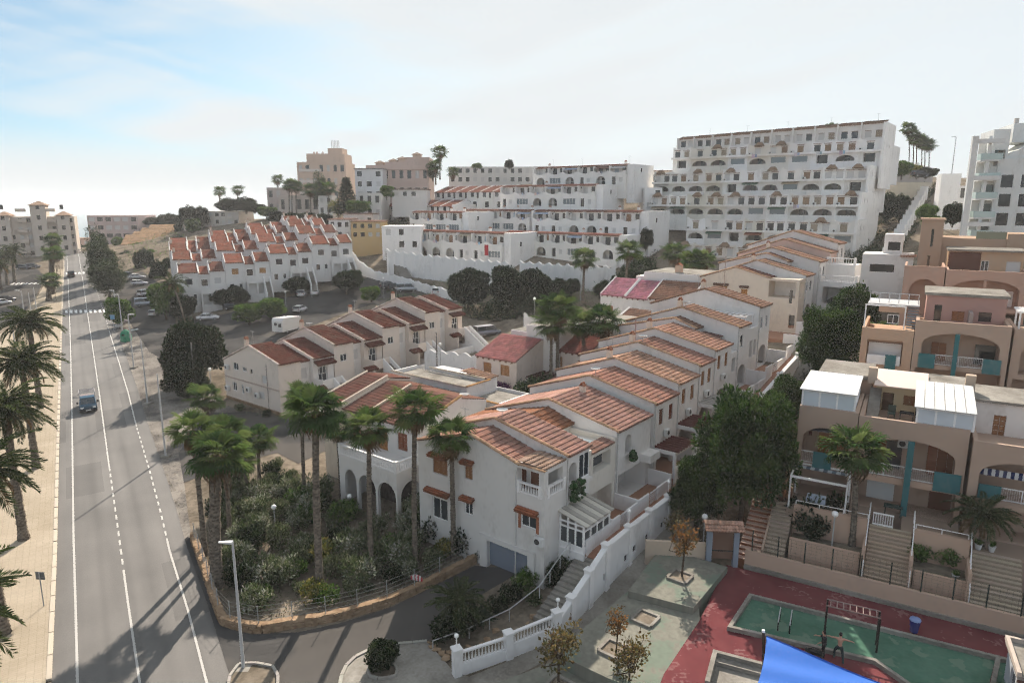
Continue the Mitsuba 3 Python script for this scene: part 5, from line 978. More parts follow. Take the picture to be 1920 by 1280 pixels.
def fpink(k, b, f, W, zb, t):
    b.box(W*.3, W*1.0, .5, 12, t-.5, t+1.0); b.box(W*.6, W*1.0, 2, 12, t+.9, t+2.4)
    for q, z in ((.2, t), (.42, t+.6), (.56, t+1.2), (.8, t+2.4)):
        m = MB().box(W*q-1.2, W*q+1.2, 2, 4.4, z-.5, z+.8, HP); m.hexa([(W*q-1.6, 1.6, z+.8), (W*q+1.6, 1.6, z+.8), (W*q+1.6, 4.8, z+.8), (W*q-1.6, 4.8, z+.8)], [(W*q-.1, 3.1, z+1.5), (W*q+.1, 3.1, z+1.5), (W*q+.1, 3.3, z+1.5), (W*q-.1, 3.3, z+1.5)], (.4, .3, .24)); part(k, 'cupola', m, 'stucco', f)
    part(k, 'cornice', MB().box(-.2, W+.2, -.25, .0, t-1.5, t-1.2, (.45, .33, .27)), 'stucco', f)
block('pinkish apartment building with small roof cupolas on the hilltop', 'building', 690, 806, 311, 412, 205, (.58, .45, .39), 3, 8, feat=fpink, style='glass')
block('low grey-pink block on the skyline left of the peach hotel', 'building', 503, 545, 352, 402, 245, (.5, .43, .4), 2, 3, name='building')
block('long cream wall-like building between tall palms and the hotel', 'building', 524, 600, 366, 403, 222, (.56, .49, .44), 1, 5, name='building')
block('small white tower house in front of the hotel palms', 'house', 598, 624, 367, 404, 205, WHITE, 2, 2, name='house', depth=6)
block('pale house with blue glazed balconies left of the pink hilltop building', 'house', 668, 720, 318, 392, 198, (.62, .62, .62), 4, 3, name='house', style='glass', roofc=(.3, .28, .27))
block('white house with dark balconies under the pink hilltop building', 'house', 672, 716, 362, 412, 186, WHITE, 2, 3, name='house')
block('white house with a long dark roof edge among the hill trees', 'house', 735, 800, 356, 372, 186, (.66, .64, .62), 1, 4, name='house', roofc=(.18, .12, .1), depth=8)
block('pale low block with a flat roof behind the round tree', 'house', 645, 700, 402, 430, 172, (.62, .58, .55), 1, 4, name='house', roofc=(.22, .16, .14), depth=8)
block('white house with balconies left of the ochre house', 'house', 618, 658, 412, 450, 162, WHITE, 2, 3, name='house', roofc=(.24, .15, .12), depth=8)
block('ochre yellow house with white windows among white terraces', 'house', 659, 716, 416, 448, 160, (.55, .40, .20), 2, 4, name='house', roofc=(.22, .13, .1), style='glass', depth=8)
block('white house with a glass-fronted balcony right of the ochre house', 'house', 717, 790, 424, 470, 154, TRIM, 2, 3, name='house', style='glass', depth=9, ww=.4)
k = thing('red_door', 'red door of the lowest white terrace above the scalloped wall', 'door'); P = onY(FM, 912, 468, -10.35); put(k, MB().box(P[0]-.5, P[0]+.5, -10.4, -10.31, P[2]-1.2, P[2]+1.0, (.4, .02, .03)), 'matte', FM)
block('long pale building with a row of small windows along the skyline', 'building', 842, 1010, 313, 345, 232, (.62, .6, .57), 2, 12, name='building')
block('white skyline block behind the chimneys of the top middle row', 'building', 1000, 1200, 312, 345, 200, TRIM, 1, 9, name='building', depth=10)
block('white rooftop pavilion with brown roofs between the two terraces', 'building', 1200, 1262, 322, 372, 172, (.66, .64, .6), 2, 4, name='building', roofc=(.34, .24, .19), depth=9, ww=.6)
block('white stepped side block left of the tall terrace', 'building', 1208, 1240, 352, 398, 158, TRIM, 2, 2, name='building', depth=8)
block('pale apartment building with open balconies on the left hillside', 'apartment building', 345, 450, 396, 436, 236, (.58, .53, .47), 3, 9, ww=.6)
block('long grey terraced building under the wooded left hill', 'building', 268, 372, 408, 442, 270, (.42, .39, .37), 2, 6, name='building', ww=.8)
block('pinkish apartment building behind the roadside eucalyptus trees', 'apartment building', 168, 262, 404, 450, 265, (.5, .40, .37), 3, 6, ww=.7)
block('low peach house at the far end of the road', 'house', 118, 168, 448, 462, 300, (.5, .38, .32), 1, 4, name='house', depth=8, roofc=(.3, .18, .13))
block('low cream house by the bend of the road', 'house', 60, 118, 452, 468, 285, (.55, .46, .4), 1, 4, name='house', depth=8, roofc=(.3, .18, .13))
# ochre shed roofs below the left hill
for i in range(4):
    a = atD(228+16*i, 460-7*i, 222+4*i); f = Frame(a[:2], (-.3, .95)); k = thing('shed', 'house with a sloping ochre tiled roof, %s of four below the wooded left hill' % ['nearest', 'second', 'third', 'farthest'][i], 'house'); b = Bld(k, f, (.5, .42, .33)); b.box(0, 9, 0, 9, a[2]-5, a[2]); b.done(); t = MB(); roof_tiles(t, (-.3, -.3, a[2]+.05), (9.3, -.3, a[2]+.05), (-.3, 9, a[2]+3.0), (.36, .24, .15), detail=False, pitch=.7); part(k, 'roof', t, 'tile', f)
# the beige block with corner towers at the left edge
def ftow(k, b, f, W, zb, t):
    for q, w, h in ((.1, 3.6, 2.8), (.36, 3.2, 0.2), (.68, 3.8, 3.2), (.9, 3.2, .2)):
        b.box(W*q-w/2, W*q+w/2, -1.4, 6, zb-5, t+h)
        m = MB(); x, y, z = W*q, 2.3, t+h; m.hexa([(x-w/2-.4, y-4.1, z), (x+w/2+.4, y-4.1, z), (x+w/2+.4, y+4.1, z), (x-w/2-.4, y+4.1, z)], [(x-w/2-.4, y-4.1, z+.2), (x+w/2+.4, y-4.1, z+.2), (x+w/2+.4, y+4.1, z+.2), (x-w/2-.4, y+4.1, z+.2)], (.32, .23, .18)); m.hexa([(x-w/2-.3, y-4, z+.2), (x+w/2+.3, y-4, z+.2), (x+w/2+.3, y+4, z+.2), (x-w/2-.3, y+4, z+.2)], [(x-.2, y-.2, z+1.3), (x+.2, y-.2, z+1.3), (x+.2, y+.2, z+1.3), (x-.2, y+.2, z+1.3)], (.34, .24, .18)); part(k, 'tower_roof', m, 'tile', f)
        for r in range(5): b.win('f', -1.4, W*q, zb+2+3.0*r, .9, 1.3, 'dark')
    for r in range(5):
        for q in (.23, .52, .79): part(k, 'balcony', MB().box(W*q-1.2, W*q+1.2, -1.2, 0, zb+1.3+3*r, zb+2.2+3*r, (.55, .47, .4)), 'stucco', f)
block('beige apartment block with roofed corner towers at the left edge', 'apartment building', -60, 138, 407, 486, 196, (.55, .48, .42), 5, 13, feat=ftow, rot=(-.45, .89), depth=9)
# ---------------------------------------------------------------- the modern white block at the right edge
f = Frame(atD(1806, 445, 98)[:2], (.35, .94)); z0 = atD(1806, 440, 98)[2]
k = thing('modern_apartment_block', 'modern white apartment block with black windows and green glass balconies at the right edge', 'apartment building'); b = Bld(k, f, (.70, .71, .70))
b.box(3.5, 24, 2.0, 16, z0-5, z0+10.6); b.prof_y([(3.5, z0+10.5), (24, z0+10.5), (24, z0+15), (9.2, z0+13.8), (5.0, z0+11.2)], 2.6, 16); b.box(5.6, 13, 5, 12, z0+13, z0+15.6); b.box(2.6, 4.6, 2.2, 9, z0+8.5, z0+14.6)
b.cut(3.0, 4.3, 2.1, 4, z0+9.6, z0+11.8)
for i, zz in enumerate((1.3, 3.95, 6.6)):
    for x in (4.9, 7.3, 9.7): b.win('f', 2.0, x, z0+zz, 1.45, 1.75, 'dark', depth=.2, col=(.012, .014, .018), name='black_window')
for i in range(5):
    z = z0-.2+2.65*i
    part(k, 'balcony_slab', MB().box(1.0, 3.6, .4, 2.6, z-.2, z, (.62, .63, .62)), 'stucco', f); part(k, 'glass_railing', MB().box(1.0, 3.6, .38, .42, z, z+.85, (.40, .5, .48)).box(.98, 1.02, .42, 2.4, z, z+.85, (.40, .5, .48)), 'gloss', f)
    part(k, 'glass_door', MB().box(2.0, 3.45, 2.55, 2.62, z, z+1.9, (.07, .09, .09)), 'pane', f); part(k, 'back_wall', MB().box(1.1, 3.5, 2.63, 2.8, z, z+2.4, (.6, .6, .58)), 'stucco', f)
    if i in (1, 3): part(k, 'side_balcony', MB().box(8.2, 10, .9, 2.0, z+.2, z+.4, (.62, .63, .62)).box(8.2, 10, .9, .94, z+.4, z+1.2, (.40, .5, .48)), 'gloss', f)
for x0, x1, y0 in ((-.4, .35, -.2), (1.7, 2.1, .45)): part(k, 'column', MB().box(x0, x1, y0, y0+.8, z0-5, z0+13.6, (.66, .67, .66)), 'stucco', f)
for z in (z0+1.2, z0+7.6, z0+12.6): part(k, 'beam', MB().box(.36, 3.5, 0, .38, z, z+.6, (.64, .65, .64)), 'stucco', f)
for x in (5.9, 7.2, 8.4): part(k, 'roof_chimney', MB().box(x, x+.5, 6, 6.5, z0+15.6, z0+16.4, (.5, .47, .44)), 'stucco', f)
b.done()
k = thing('gatehouse', 'small white gatehouse with a dark doorway left of the modern block', 'building'); a = atD(1757, 400, 128); f = Frame(a[:2], (.35, .94)); b = Bld(k, f, TRIM); b.box(0, 3.2, 0, 4, a[2]-3, a[2]+7.2); b.box(3.2, 5, .6, 4, a[2]-3, a[2]+5); b.win('f', .6, 4.1, a[2]+2.8, 1.2, 1.8, 'dark', depth=.4); b.win('f', 0, 1.6, a[2]-.8, 1.4, 1.3, 'dark'); b.done()
k = thing('stepped_wall', 'white wall with stepped top following the steep stair up the green slope', 'wall'); mb = MB()
for i in range(14):
    q = i/13; p = atD(1672+68*q, 470-118*q, 108+34*q); f = Frame(p[:2], (.45, .89)); mb.box(p[0]-.12, p[0]+.12, p[1], p[1]+2.6, p[2]-2.5, p[2]+.35, TRIM)
put(k, mb, 'stucco')
k = thing('cream_wall', 'long cream retaining wall under the hilltop street', 'wall'); a, c = atD(1655, 347, 158), atD(1752, 349, 150); mb = MB(); f = Frame(a[:2], (.08, 1)); mb.box(0, np.linalg.norm((c-a)[:2]), 0, .5, a[2]-4.2, a[2]+.6, (.6, .53, .42)); put(k, mb, 'stucco', f)
k = thing('villa', 'low dark-roofed villa at the top of the green slope', 'house'); a = atD(1656, 318, 175); f = Frame(a[:2], (0, 1)); b = Bld(k, f, (.55, .5, .46)); b.box(0, 13, 0, 8, a[2]-6, a[2]); b.done(); part(k, 'roof', MB().hexa([(-.5, -.6, a[2]), (13.5, -.6, a[2]), (13.5, 8, a[2]), (-.5, 8, a[2])], [(3, 3, a[2]+1.8), (6, 3, a[2]+1.8), (6, 5, a[2]+1.8), (3, 5, a[2]+1.8)], (.2, .16, .14)), 'tile', f)
# ---------------------------------------------------------------- the apricot terraces on the right
OW = (.45, .325, .25)
def rail_panel(k, fr, x0, x1, y, z, h=.9, col=TRIM):
    mb = MB(); mb.box(x0, x1, y-.03, y+.03, z+h-.06, z+h, col).box(x0, x1, y-.03, y+.03, z+.06, z+.11, col)
    for x in np.linspace(x0, x1, max(2, int((x1-x0)/1.1)+1)): mb.box(x-.03, x+.03, y-.03, y+.03, z, z+h, col)
    for x in np.arange(x0+.12, x1, .12): mb.box(x-.008, x+.008, y-.01, y+.01, z+.1, z+h-.06, col)
    return part(k, 'railing', mb, 'matte', fr)
def teal_panel(k, fr, x0, x1, y, z0, z1): return part(k, 'teal_balcony_panel', MB().box(x0, x1, y-.12, y, z0, z1, TEAL), 'stucco', fr)
def or_house(name, lab, fr, x0, x1, y, zg, wall=OW, left_bay=None, h1=2.4, feat=None, teal=True, par=1.35, cat='house'):
    k = thing(name, lab, cat); b = Bld(k, fr, wall); W = x1-x0; c = (x0+x1)/2; z1 = zg+h1; z2 = z1+2.65; zt = z2+par
    b.box(x0, x1, y, y+6.2, zg-3, zt); b.cut(x0+.25, x1-.25, y+.25, y+6.4, z2+.35, zt+1)      # roof terrace behind the parapet
    b.archcut('f', y, c, W*.82, z1+.02, z1+1.75, z2+.1, 1.9); b.cut(x0+.3, x1-.3, y-.1, y+1.9, zg+.02, z1-.35)
    if feat: feat(k, b, zg, z1, z2, zt)
    b.done(); return k, z1, z2, zt
def o1(k, b, zg, z1, z2, zt):
    part(k, 'double_door', MB().box(-2.4, -.7, 1.82, 1.9, zg, zg+1.9, (.66, .68, .68)), 'matte', FO, label='closed white double door'); part(k, 'wooden_door', MB().box(1.4, 2.7, 1.82, 1.9, zg, zg+1.9, SHUTD), 'wood', FO)
    for x0, x1, st in ((-2.4, -1.5, SHUT), (1.0, 2.75, (.26, .10, .05))):
        for j in range(3): part(k, 'shutter', MB().box(x0+(x1-x0)*j/3+.01, x0+(x1-x0)*(j+1)/3-.01, 1.8, 1.9, z1+.05, z1+2.1, jit(st, .12)), 'wood', FO)
    part(k, 'glass_door', MB().box(-1.45, -.5, 1.84, 1.9, z1+.05, z1+2.0, GLS), 'pane', FO); ac_unit(k, 'f', 1.9, -.45, z1+1.7, FO)
    rail_panel(k, FO, -2.7, -.2, .05, z1); rail_panel(k, FO, .15, 1.5, .05, z1); teal_panel(k, FO, 1.45, 2.95, 0, z1-.35, z1+.95)
    part(k, 'teal_column', MB().box(-.22, .16, -.45, -.1, zg-.1, z2+.1, TEAL), 'stucco', FO)
    part(k, 'balcony_edge', MB().box(-3.0, 2.9, -.06, -.003, z1-.42, z1-.02, (.52, .36, .27)), 'stucco', FO)
k, z1, z2, zt = or_house('apricot_house', 'apricot house with a teal column and big arched balcony above the playground', FO, -3.25, 3.1, 0, 4.9, feat=o1)
# its roof rooms
b = Bld(k, FO, YELL, name='roof_room'); b.box(-2.6, .6, 5.9, 9, 9.9, 12.35); b.win('f', 5.9, -1.75, 9.95, .75, 1.75, 'dark', col=(.09, .05, .03), depth=.15); b.win('f', 5.9, -.35, 10.9, .8, .75, 'shut', depth=.12); b.done()
part(k, 'canopy', MB().hexa([(-2.7, 4.6, 12.42), (.7, 4.6, 12.42), (.7, 8.8, 12.75), (-2.7, 8.8, 12.75)], [(-2.7, 4.6, 12.5), (.7, 4.6, 12.5), (.7, 8.8, 12.85), (-2.7, 8.8, 12.85)], (.62, .50, .42)), 'matte', FO)
part(k, 'roof_slab', MB().box(.6, 3.1, 5.9, 10, 12.3, 12.6, (.38, .31, .25)), 'concrete', FO); b = Bld(k, FO, OW, name='rear_room'); b.box(.6, 3.1, 6, 9.9, 9.9, 12.3); b.done()
part(k, 'roof_stair_side', MB().hexa([(-2.95, 2.2, 10), (-2.2, 2.2, 10), (-2.2, 5.8, 10), (-2.95, 5.8, 10)], [(-2.95, 2.2, 10.3), (-2.2, 2.2, 10.3), (-2.2, 5.8, 12.0), (-2.95, 5.8, 12.0)], (.30, .22, .18)), 'concrete', FO)
mb = MB(); 
t = thing('patio_set', 'dark table and chairs on the open roof terrace of the apricot house', 'table'); mb = MB().box(-.9, .0, 3.6, 4.2, 10.85, 10.92, BLACK)
for x in (-.85, -.05):
    for y in (3.65, 4.15): mb.box(x-.03, x+.03, y-.03, y+.03, 10.25, 10.85, BLACK)
put(t, mb, 'matte', FO)
for i, x in enumerate((-1.4, .3)):
    q = thing('chair', ['dark chair left of the table on the apricot roof terrace', 'dark chair right of the table on the apricot roof terrace'][i], 'chair'); part(q, 'seat', MB().box(x-.25, x+.25, 3.7, 4.2, 10.65, 10.72, (.05, .07, .06)), 'matte', FO); part(q, 'backrest', MB().box(x-.25, x+.25, 4.15, 4.22, 10.72, 11.25, (.05, .07, .06)), 'matte', FO)
    for sx in (-.2, .2):
        for sy in (3.75, 4.15): part(q, 'leg', MB().box(x+sx-.03, x+sx+.03, sy-.03, sy+.03, 10.25, 10.65, (.05, .07, .06)), 'matte', FO)
def enclosure(lab, fr, x0, x1, y0, y1, z0, z1, zb, seams):
    k = thing('roof_enclosure', lab, 'veranda'); n = 3; mb = MB()
    for i in range(n): part(k, 'panel', MB().box(x0+(x1-x0)*i/n+.05, x0+(x1-x0)*(i+1)/n-.05, y0, y0+.06, z0+.05, z1-.05, (.52, .57, .62)), 'gloss', fr)
    for x in np.linspace(x0, x1, n+1): mb.box(x-.06, x+.06, y0-.02, y0+.1, z0, z1, TRIM)
    mb.box(x0, x1, y0-.03, y0+.1, z1-.05, z1+.05, TRIM).box(x0, x1, y0-.03, y0+.1, z0, z0+.06, TRIM); mb.box(x1-.06, x1, y0, y1, z0, z1, (.62, .64, .66)).box(x0, x0+.06, y0, y1, z0, z1, (.62, .64, .66)); part(k, 'frame', mb, 'matte', fr)
    m = 6
    for i in range(m):
        a, c = x0-.2+(x1-x0+.3)*i/m, x0-.2+(x1-x0+.3)*(i+1)/m-.03*seams; part(k, 'roof_panel', MB().hexa([(a, y0-.25, z1+.06), (c, y0-.25, z1+.06), (c, y1, zb), (a, y1, zb)], [(a, y0-.25, z1+.13), (c, y0-.25, z1+.13), (c, y1, zb+.07), (a, y1, zb+.07)], (.52, .52, .5)), 'matte', fr)
enclosure('white roof enclosure with a plain pale roof on the left bay of the apricot house', FO, -6.95, -3.6, .25, 5.6, 11.3, 12.55, 12.75, 0)
enclosure('white roof enclosure with a seamed metal roof on the right of the apricot house', FO, .1, 3.25, .25, 5.4, 11.15, 12.3, 12.95, 1)
def o0(k, b, zg, z1, z2, zt):
    for j in range(4): part(k, 'shutter', MB().box(-5.8+.5*j, -5.32+.5*j, 1.8, 1.9, z1+.05, z1+1.95, jit((.45, .21, .08), .1)), 'wood', FO)
    rail_panel(k, FO, -6.75, -5.9, .05, z1); teal_panel(k, FO, -5.9, -4.7, 0, z1-.3, z1+.95); part(k, 'awning', MB().hexa([(-6.3, .3, z2-.3), (-3.9, .3, z2-.3), (-3.9, 1.6, z2-.1), (-6.3, 1.6, z2-.1)], [(-6.3, .3, z2-.24), (-3.9, .3, z2-.24), (-3.9, 1.6, z2-.04), (-6.3, 1.6, z2-.04)], (.12, .12, .14)), 'matte', FO)
    part(k, 'wall_lamp', MB().box(-6.5, -6.3, 1.8, 1.9, z1+1.5, z1+1.8, DKRED), 'matte', FO)
k, z1, z2, zt = or_house('apricot_house', 'left bay of the apricot terrace with tan shutters behind a small arched balcony', FO, -7.05, -3.3, 0, 4.9, feat=o0, par=1.5); part(k, 'roof_slab', MB().box(-6.6, -2.9, 5.8, 10.5, 12.5, 12.8, (.36, .29, .23)), 'concrete', FO); b = Bld(k, FO, OW, name='rear_room'); b.box(-6.6, -2.9, 6, 10.4, 9.9, 12.5); b.done(); part(k, 'chimney', MB().box(-3.2, -2.6, 5.6, 6.2, 12.3, 13.5, (.45, .36, .28)), 'stucco', FO)
def o2(k, b, zg, z1, z2, zt):
    for j in range(3): part(k, 'sliding_door', MB().box(4.1+.75*j, 4.82+.75*j, 1.8, 1.9, z1+.05, z1+1.9, (.05, .05, .05)), 'pane', FO)
    teal_panel(k, FO, 3.9, 5.1, 0, z1-.3, z1+.95); rail_panel(k, FO, 5.1, 8.4, .05, z1)
    for i in range(18): part(k, 'awning_stripe', MB().box(3.9+.2*i, 4.1+.2*i, .2, .26, z1+1.5, z1+1.95, ((.02, .03, .1), (.6, .6, .6))[i % 2]), 'matte', FO)
k, z1, z2, zt = or_house('apricot_house', 'right-hand apricot house with a blue striped awning in its arch', FO, 3.3, 9.0, -.5, 4.6, feat=o2, par=1.2); b = Bld(k, FO, WHITE, name='roof_room'); b.box(3.5, 8.5, 4.5, 9, 9.5, 12.2); b.win('f', 4.5, 5.0, 9.6, .7, 1.8, 'shut', depth=.12); b.done(); part(k, 'roof_slab', MB().box(3.3, 9, 4.3, 9, 12.22, 12.4, (.36, .29, .23)), 'concrete', FO); part(k, 'chimney', MB().box(2.9, 3.5, 6, 6.6, 12, 13.6, (.45, .36, .28)), 'stucco', FO)
or_house('apricot_house', 'apricot house at the right picture edge beyond the striped awning', FO, 9.1, 15, -.8, 4.5, par=1.2)
# terraces, stairs and walls in front
for i, (x0, x1, z) in enumerate(((-7, -3.35, 4.85), (-3.25, -1.9, 4.85), (-.1, 3.1, 4.9), (3.2, 9, 4.5))):
    structure('patio', MB().box(x0, x1, -3.0, 1.9, 1, z+.02, (.30, .22, .17)), 'matte', FO)
k = thing('terrace_wall', 'apricot garden walls between the stairs below the apricot houses', 'wall'); b = Bld(k, FO, (.50, .35, .26)); b.box(-6.5, -2.0, -3.2, -2.9, 1, 5.3); b.box(.6, 3.6, -3.2, -2.9, 1, 5.3); b.box(-6.4, -2.2, -5.0, -4.8, 1, 3.7); b.box(.8, 3.6, -5.0, -4.8, 1, 3.4); b.box(-2.1, -1.9, -5.4, -2.9, 1, 4.2); b.box(.5, .7, -5.4, -2.9, 1, 4.2); b.box(3.5, 3.7, -5.4, -2.9, 1, 4.2); b.done()
for nm, x0, x1 in (('planting_bed', -6.4, -2.1), ('planting_bed', .7, 3.5)): structure(nm, MB().box(x0, x1, -4.8, -3.2, 1, 3.3, (.12, .1, .07)), 'dirt', FO)
def stairs(lab, fr, x0, x1, y0, y1, z0, z1, n, col, rise_col=None):
    k = thing('stairs', lab, 'stairs'); dy, dz = (y1-y0)/n, (z1-z0)/n
    for i in range(n):
        m = MB().box(x0, x1, y0+dy*i, y0+dy*(i+1)+.06, z0+dz*i-1.2, z0+dz*(i+1), rise_col or tuple(c*.75 for c in col)); m.box(x0-.01, x1+.01, y0+dy*i-.04, y0+dy*(i+1)+.02, z0+dz*(i+1)+.004, z0+dz*(i+1)+.045, jit(col, .1)); part(k, 'step', m, 'matte', fr)
    return k
k = stairs('broad beige stairs from the playground up to the apricot house', FO, -1.85, .5, -5.7, -2.9, 2.2, 4.9, 14, (.40, .31, .23))
k = stairs('beige stairs at the right picture edge up to the striped-awning house', FO, 3.75, 6.2, -5.9, -2.9, 2.2, 4.6, 13, (.36, .29, .22))
k = stairs('narrow beige stairs beside the ivy-covered bed of the apricot terrace', FO, -7.9, -6.6, -5.7, -2.2, 2.2, 4.9, 14, (.38, .3, .23))
k = stairs('long orange-red brick stairs climbing between pine tree and apricot terrace', FO, -9.5, -7.98, -6.0, 4.5, 1.7, 7.2, 28, (.52, .36, .28), (.30, .12, .06))
k = thing('stair_wall', 'low apricot wall between the orange stairs and the beige stairs', 'wall'); mb = MB().hexa([(-8.0, -5.8, 1), (-7.88, -5.8, 1), (-7.88, 4.4, 1), (-8.0, 4.4, 1)], [(-8.0, -5.8, 2.8), (-7.88, -5.8, 2.8), (-7.88, 4.4, 8.0), (-8.0, 4.4, 8.0)], (.5, .36, .27)); put(k, mb, 'stucco', FO)
def handrail(lab, fr, pts, h=.85, col=TRIM, r=.03):
    k = thing('handrail', lab, 'railing'); P = [np.array(p, float) for p in pts]; mb = MB().path([p+[0, 0, h] for p in P], r, 5, col)
    for a, c in zip(P[:-1], P[1:]):
        n = max(1, int(np.linalg.norm(c-a)/1.2))
        for i in range(n): q = a+(c-a)*i/n; mb.tube(q, q+[0, 0, h], r*.9, None, 4, col)
    mb.tube(P[-1], P[-1]+[0, 0, h], r, None, 4, col); return put(k, mb, 'matte', fr)
for lab, x in (('white handrail left of the broad beige stairs', -1.95), ('white handrail right of the broad beige stairs', .6)): handrail(lab, FO, [(x, -5.7, 2.4), (x, -2.9, 5.0), (x, -1.5, 5.0)])
handrail('white handrail beside the right-edge stairs', FO, [(3.65, -5.8, 2.4), (3.65, -2.9, 4.9)]); handrail('white handrail along the patio edge of the apricot house', FO, [(-6.4, -3.05, 5.3), (-2.0, -3.05, 5.3)], .3); handrail('white handrail along the right patio edge', FO, [(.7, -3.05, 5.3), (3.5, -3.05, 5.3)], .3)
k = thing('garden_gate', 'small white barred gate at the head of the broad beige stairs', 'gate'); mb = MB()
for x in np.linspace(-1.7, -.6, 9): mb.box(x-.025, x+.025, -2.85, -2.8, 4.9, 5.75, TRIM)
mb.box(-1.75, -.55, -2.86, -2.79, 5.7, 5.78, TRIM).box(-1.75, -.55, -2.86, -2.79, 4.95, 5.03, TRIM); put(k, mb, 'matte', FO)
k = thing('playground_wall', 'long apricot wall between the red court and the stair gardens', 'wall'); b = Bld(k, FO, (.52, .37, .28)); b.box(-8.9, 13, -6.35, -6.1, .5, 2.75); b.done(); part(k, 'plinth', MB().box(-8.9, 13, -6.5, -6.35, .5, 1.75, (.3, .24, .2)), 'concrete', FO)
k = thing('mesh_fence', 'thin dark green mesh fence standing on the apricot playground wall', 'fence')
for i in range(14): part(k, 'post', MB().tube((-8.5+i*1.62, -6.22, 2.7), (-8.5+i*1.62, -6.22, 4.2), .04, .04, 5, (.02, .03, .025)), 'matte', FO)
mb = MB()
for z in np.arange(2.85, 4.2, .22): mb.tube((-8.5, -6.22, z), (12.6, -6.22, z), .006, .006, 3, (.04, .06, .05), cap=False)
for x in np.arange(-8.5, 12.6, .3): mb.tube((x, -6.22, 2.75), (x, -6.22, 4.15), .005, .005, 3, (.04, .06, .05), cap=False)
part(k, 'mesh', mb, 'matte', FO, kind='stuff')
k = thing('gateway', 'tiled-roof gateway with blue-grey pillars and a brown metal door', 'gateway'); f = Frame(atZ(1328, 1046, 1.95)[:2], (.1, 1)); mb = MB()
for x in (0, 1.75): part(k, 'pillar', MB().box(x-.17, x+.17, -.2, .2, 1.4, 4.1, (.25, .29, .35)), 'stucco', f)
part(k, 'door', MB().box(.18, 1.57, -.04, .04, 2.0, 3.95, (.17, .10, .07)), 'matte', f); part(k, 'door_bar', MB().box(.18, 1.57, -.07, -.042, 2.55, 2.62, (.03, .03, .03)), 'matte', f)
part(k, 'lintel', MB().box(-.2, 1.95, -.22, .22, 4.1, 4.25, (.4, .3, .25)), 'stucco', f); t = MB(); roof_tiles(t, (-.4, -.65, 4.2), (2.15, -.65, 4.2), (-.4, .1, 4.65), (.50, .30, .22), pitch=.28, width=.2, amp=.07); roof_tiles(t, (2.15, .7, 4.2), (-.4, .7, 4.2), (2.15, .1, 4.65), (.48, .29, .21), pitch=.28, width=.2, detail=False); part(k, 'roof_tiles', t, 'tile', f, kind='stuff')
k = thing('low_wall', 'short cream wall beside the tiled gateway, behind the orange-leaved tree', 'wall'); put(k, MB().box(-4.2, -.2, .1, .35, .8, 2.95, (.55, .44, .34)), 'stucco', f)
# veranda with the white frame below the left bay
k = thing('pergola', 'white metal pergola with a striped awning over the dining table', 'pergola'); mb = MB()
for x in (-6.9, -3.4):
    for y in (-2.8, 0): mb.box(x-.05, x+.05, y-.05, y+.05, 4.9, 7.2, TRIM)
    mb.box(x-.05, x+.05, -2.85, 0, 7.15, 7.25, TRIM)
mb.box(-6.95, -3.35, -2.86, -2.76, 7.1, 7.25, TRIM).box(-6.95, -3.35, -.05, .05, 7.15, 7.25, TRIM); part(k, 'frame', mb, 'matte', FO)
for i in range(12): part(k, 'awning_stripe', MB().box(-6.8+.28*i, -6.52+.28*i, -.55, -.06, 7.02, 7.08, ((.10, .13, .16), (.5, .52, .52))[i % 2]), 'matte', FO)
k = thing('dining_table', 'dining table under a pale cloth below the white pergola', 'table'); mb = MB().box(-5.9, -4.7, -1.9, -1.2, 5.5, 5.56, (.5, .56, .66)).box(-5.92, -4.68, -1.95, -1.93, 5.2, 5.55, (.5, .56, .66)); part(k, 'tabletop', mb, 'matte', FO)
for x in (-5.8, -4.8):
    for y in (-1.8, -1.3): part(k, 'leg', MB().box(x-.03, x+.03, y-.03, y+.03, 4.88, 5.5, (.5, .5, .5)), 'matte', FO)
k = thing('garden_table', 'dark green table standing on the patio before the white double door', 'table'); part(k, 'tabletop', MB().box(-1.2, -.1, -.9, -.3, 5.5, 5.56, (.03, .05, .045)), 'matte', FO)
for x in (-1.1, -.2):
    for y in (-.85, -.35): part(k, 'leg', MB().box(x-.03, x+.03, y-.03, y+.03, 4.9, 5.5, (.03, .05, .045)), 'matte', FO)
# second tier
def u2(k, b, zg, z1, z2, zt):
    part(k, 'sliding_door', MB().box(4.0, 5.4, 16.8, 16.9, z1+.05, z1+1.7, (.03, .03, .03)), 'pane', FO)
    for j in range(2): part(k, 'shutter', MB().box(.9+.55*j, 1.42+.55*j, 16.8, 16.9, z1+.05, z1+1.6, jit((.34, .15, .07), .1)), 'wood', FO)
    part(k, 'teal_column', MB().box(2.4, 2.72, 14.6, 14.9, zg, z2+.1, TEAL), 'stucco', FO); rail_panel(k, FO, 1.2, 4.5, 15.05, z1); teal_panel(k, FO, .0, 1.2, 15, z1-.3, z1+.9); teal_panel(k, FO, 4.5, 5.7, 15, z1-.3, z1+.9)
k, z1, z2, zt = or_house('apricot_house', 'middle-tier apricot house with a wide arch and teal column, dark sliding door', FO, -.45, 6.1, 15, 9.9, feat=u2, par=1.0); b = Bld(k, FO, SALMON, name='roof_room'); b.box(.2, 5.9, 18.5, 24, 14.5, 17.7)
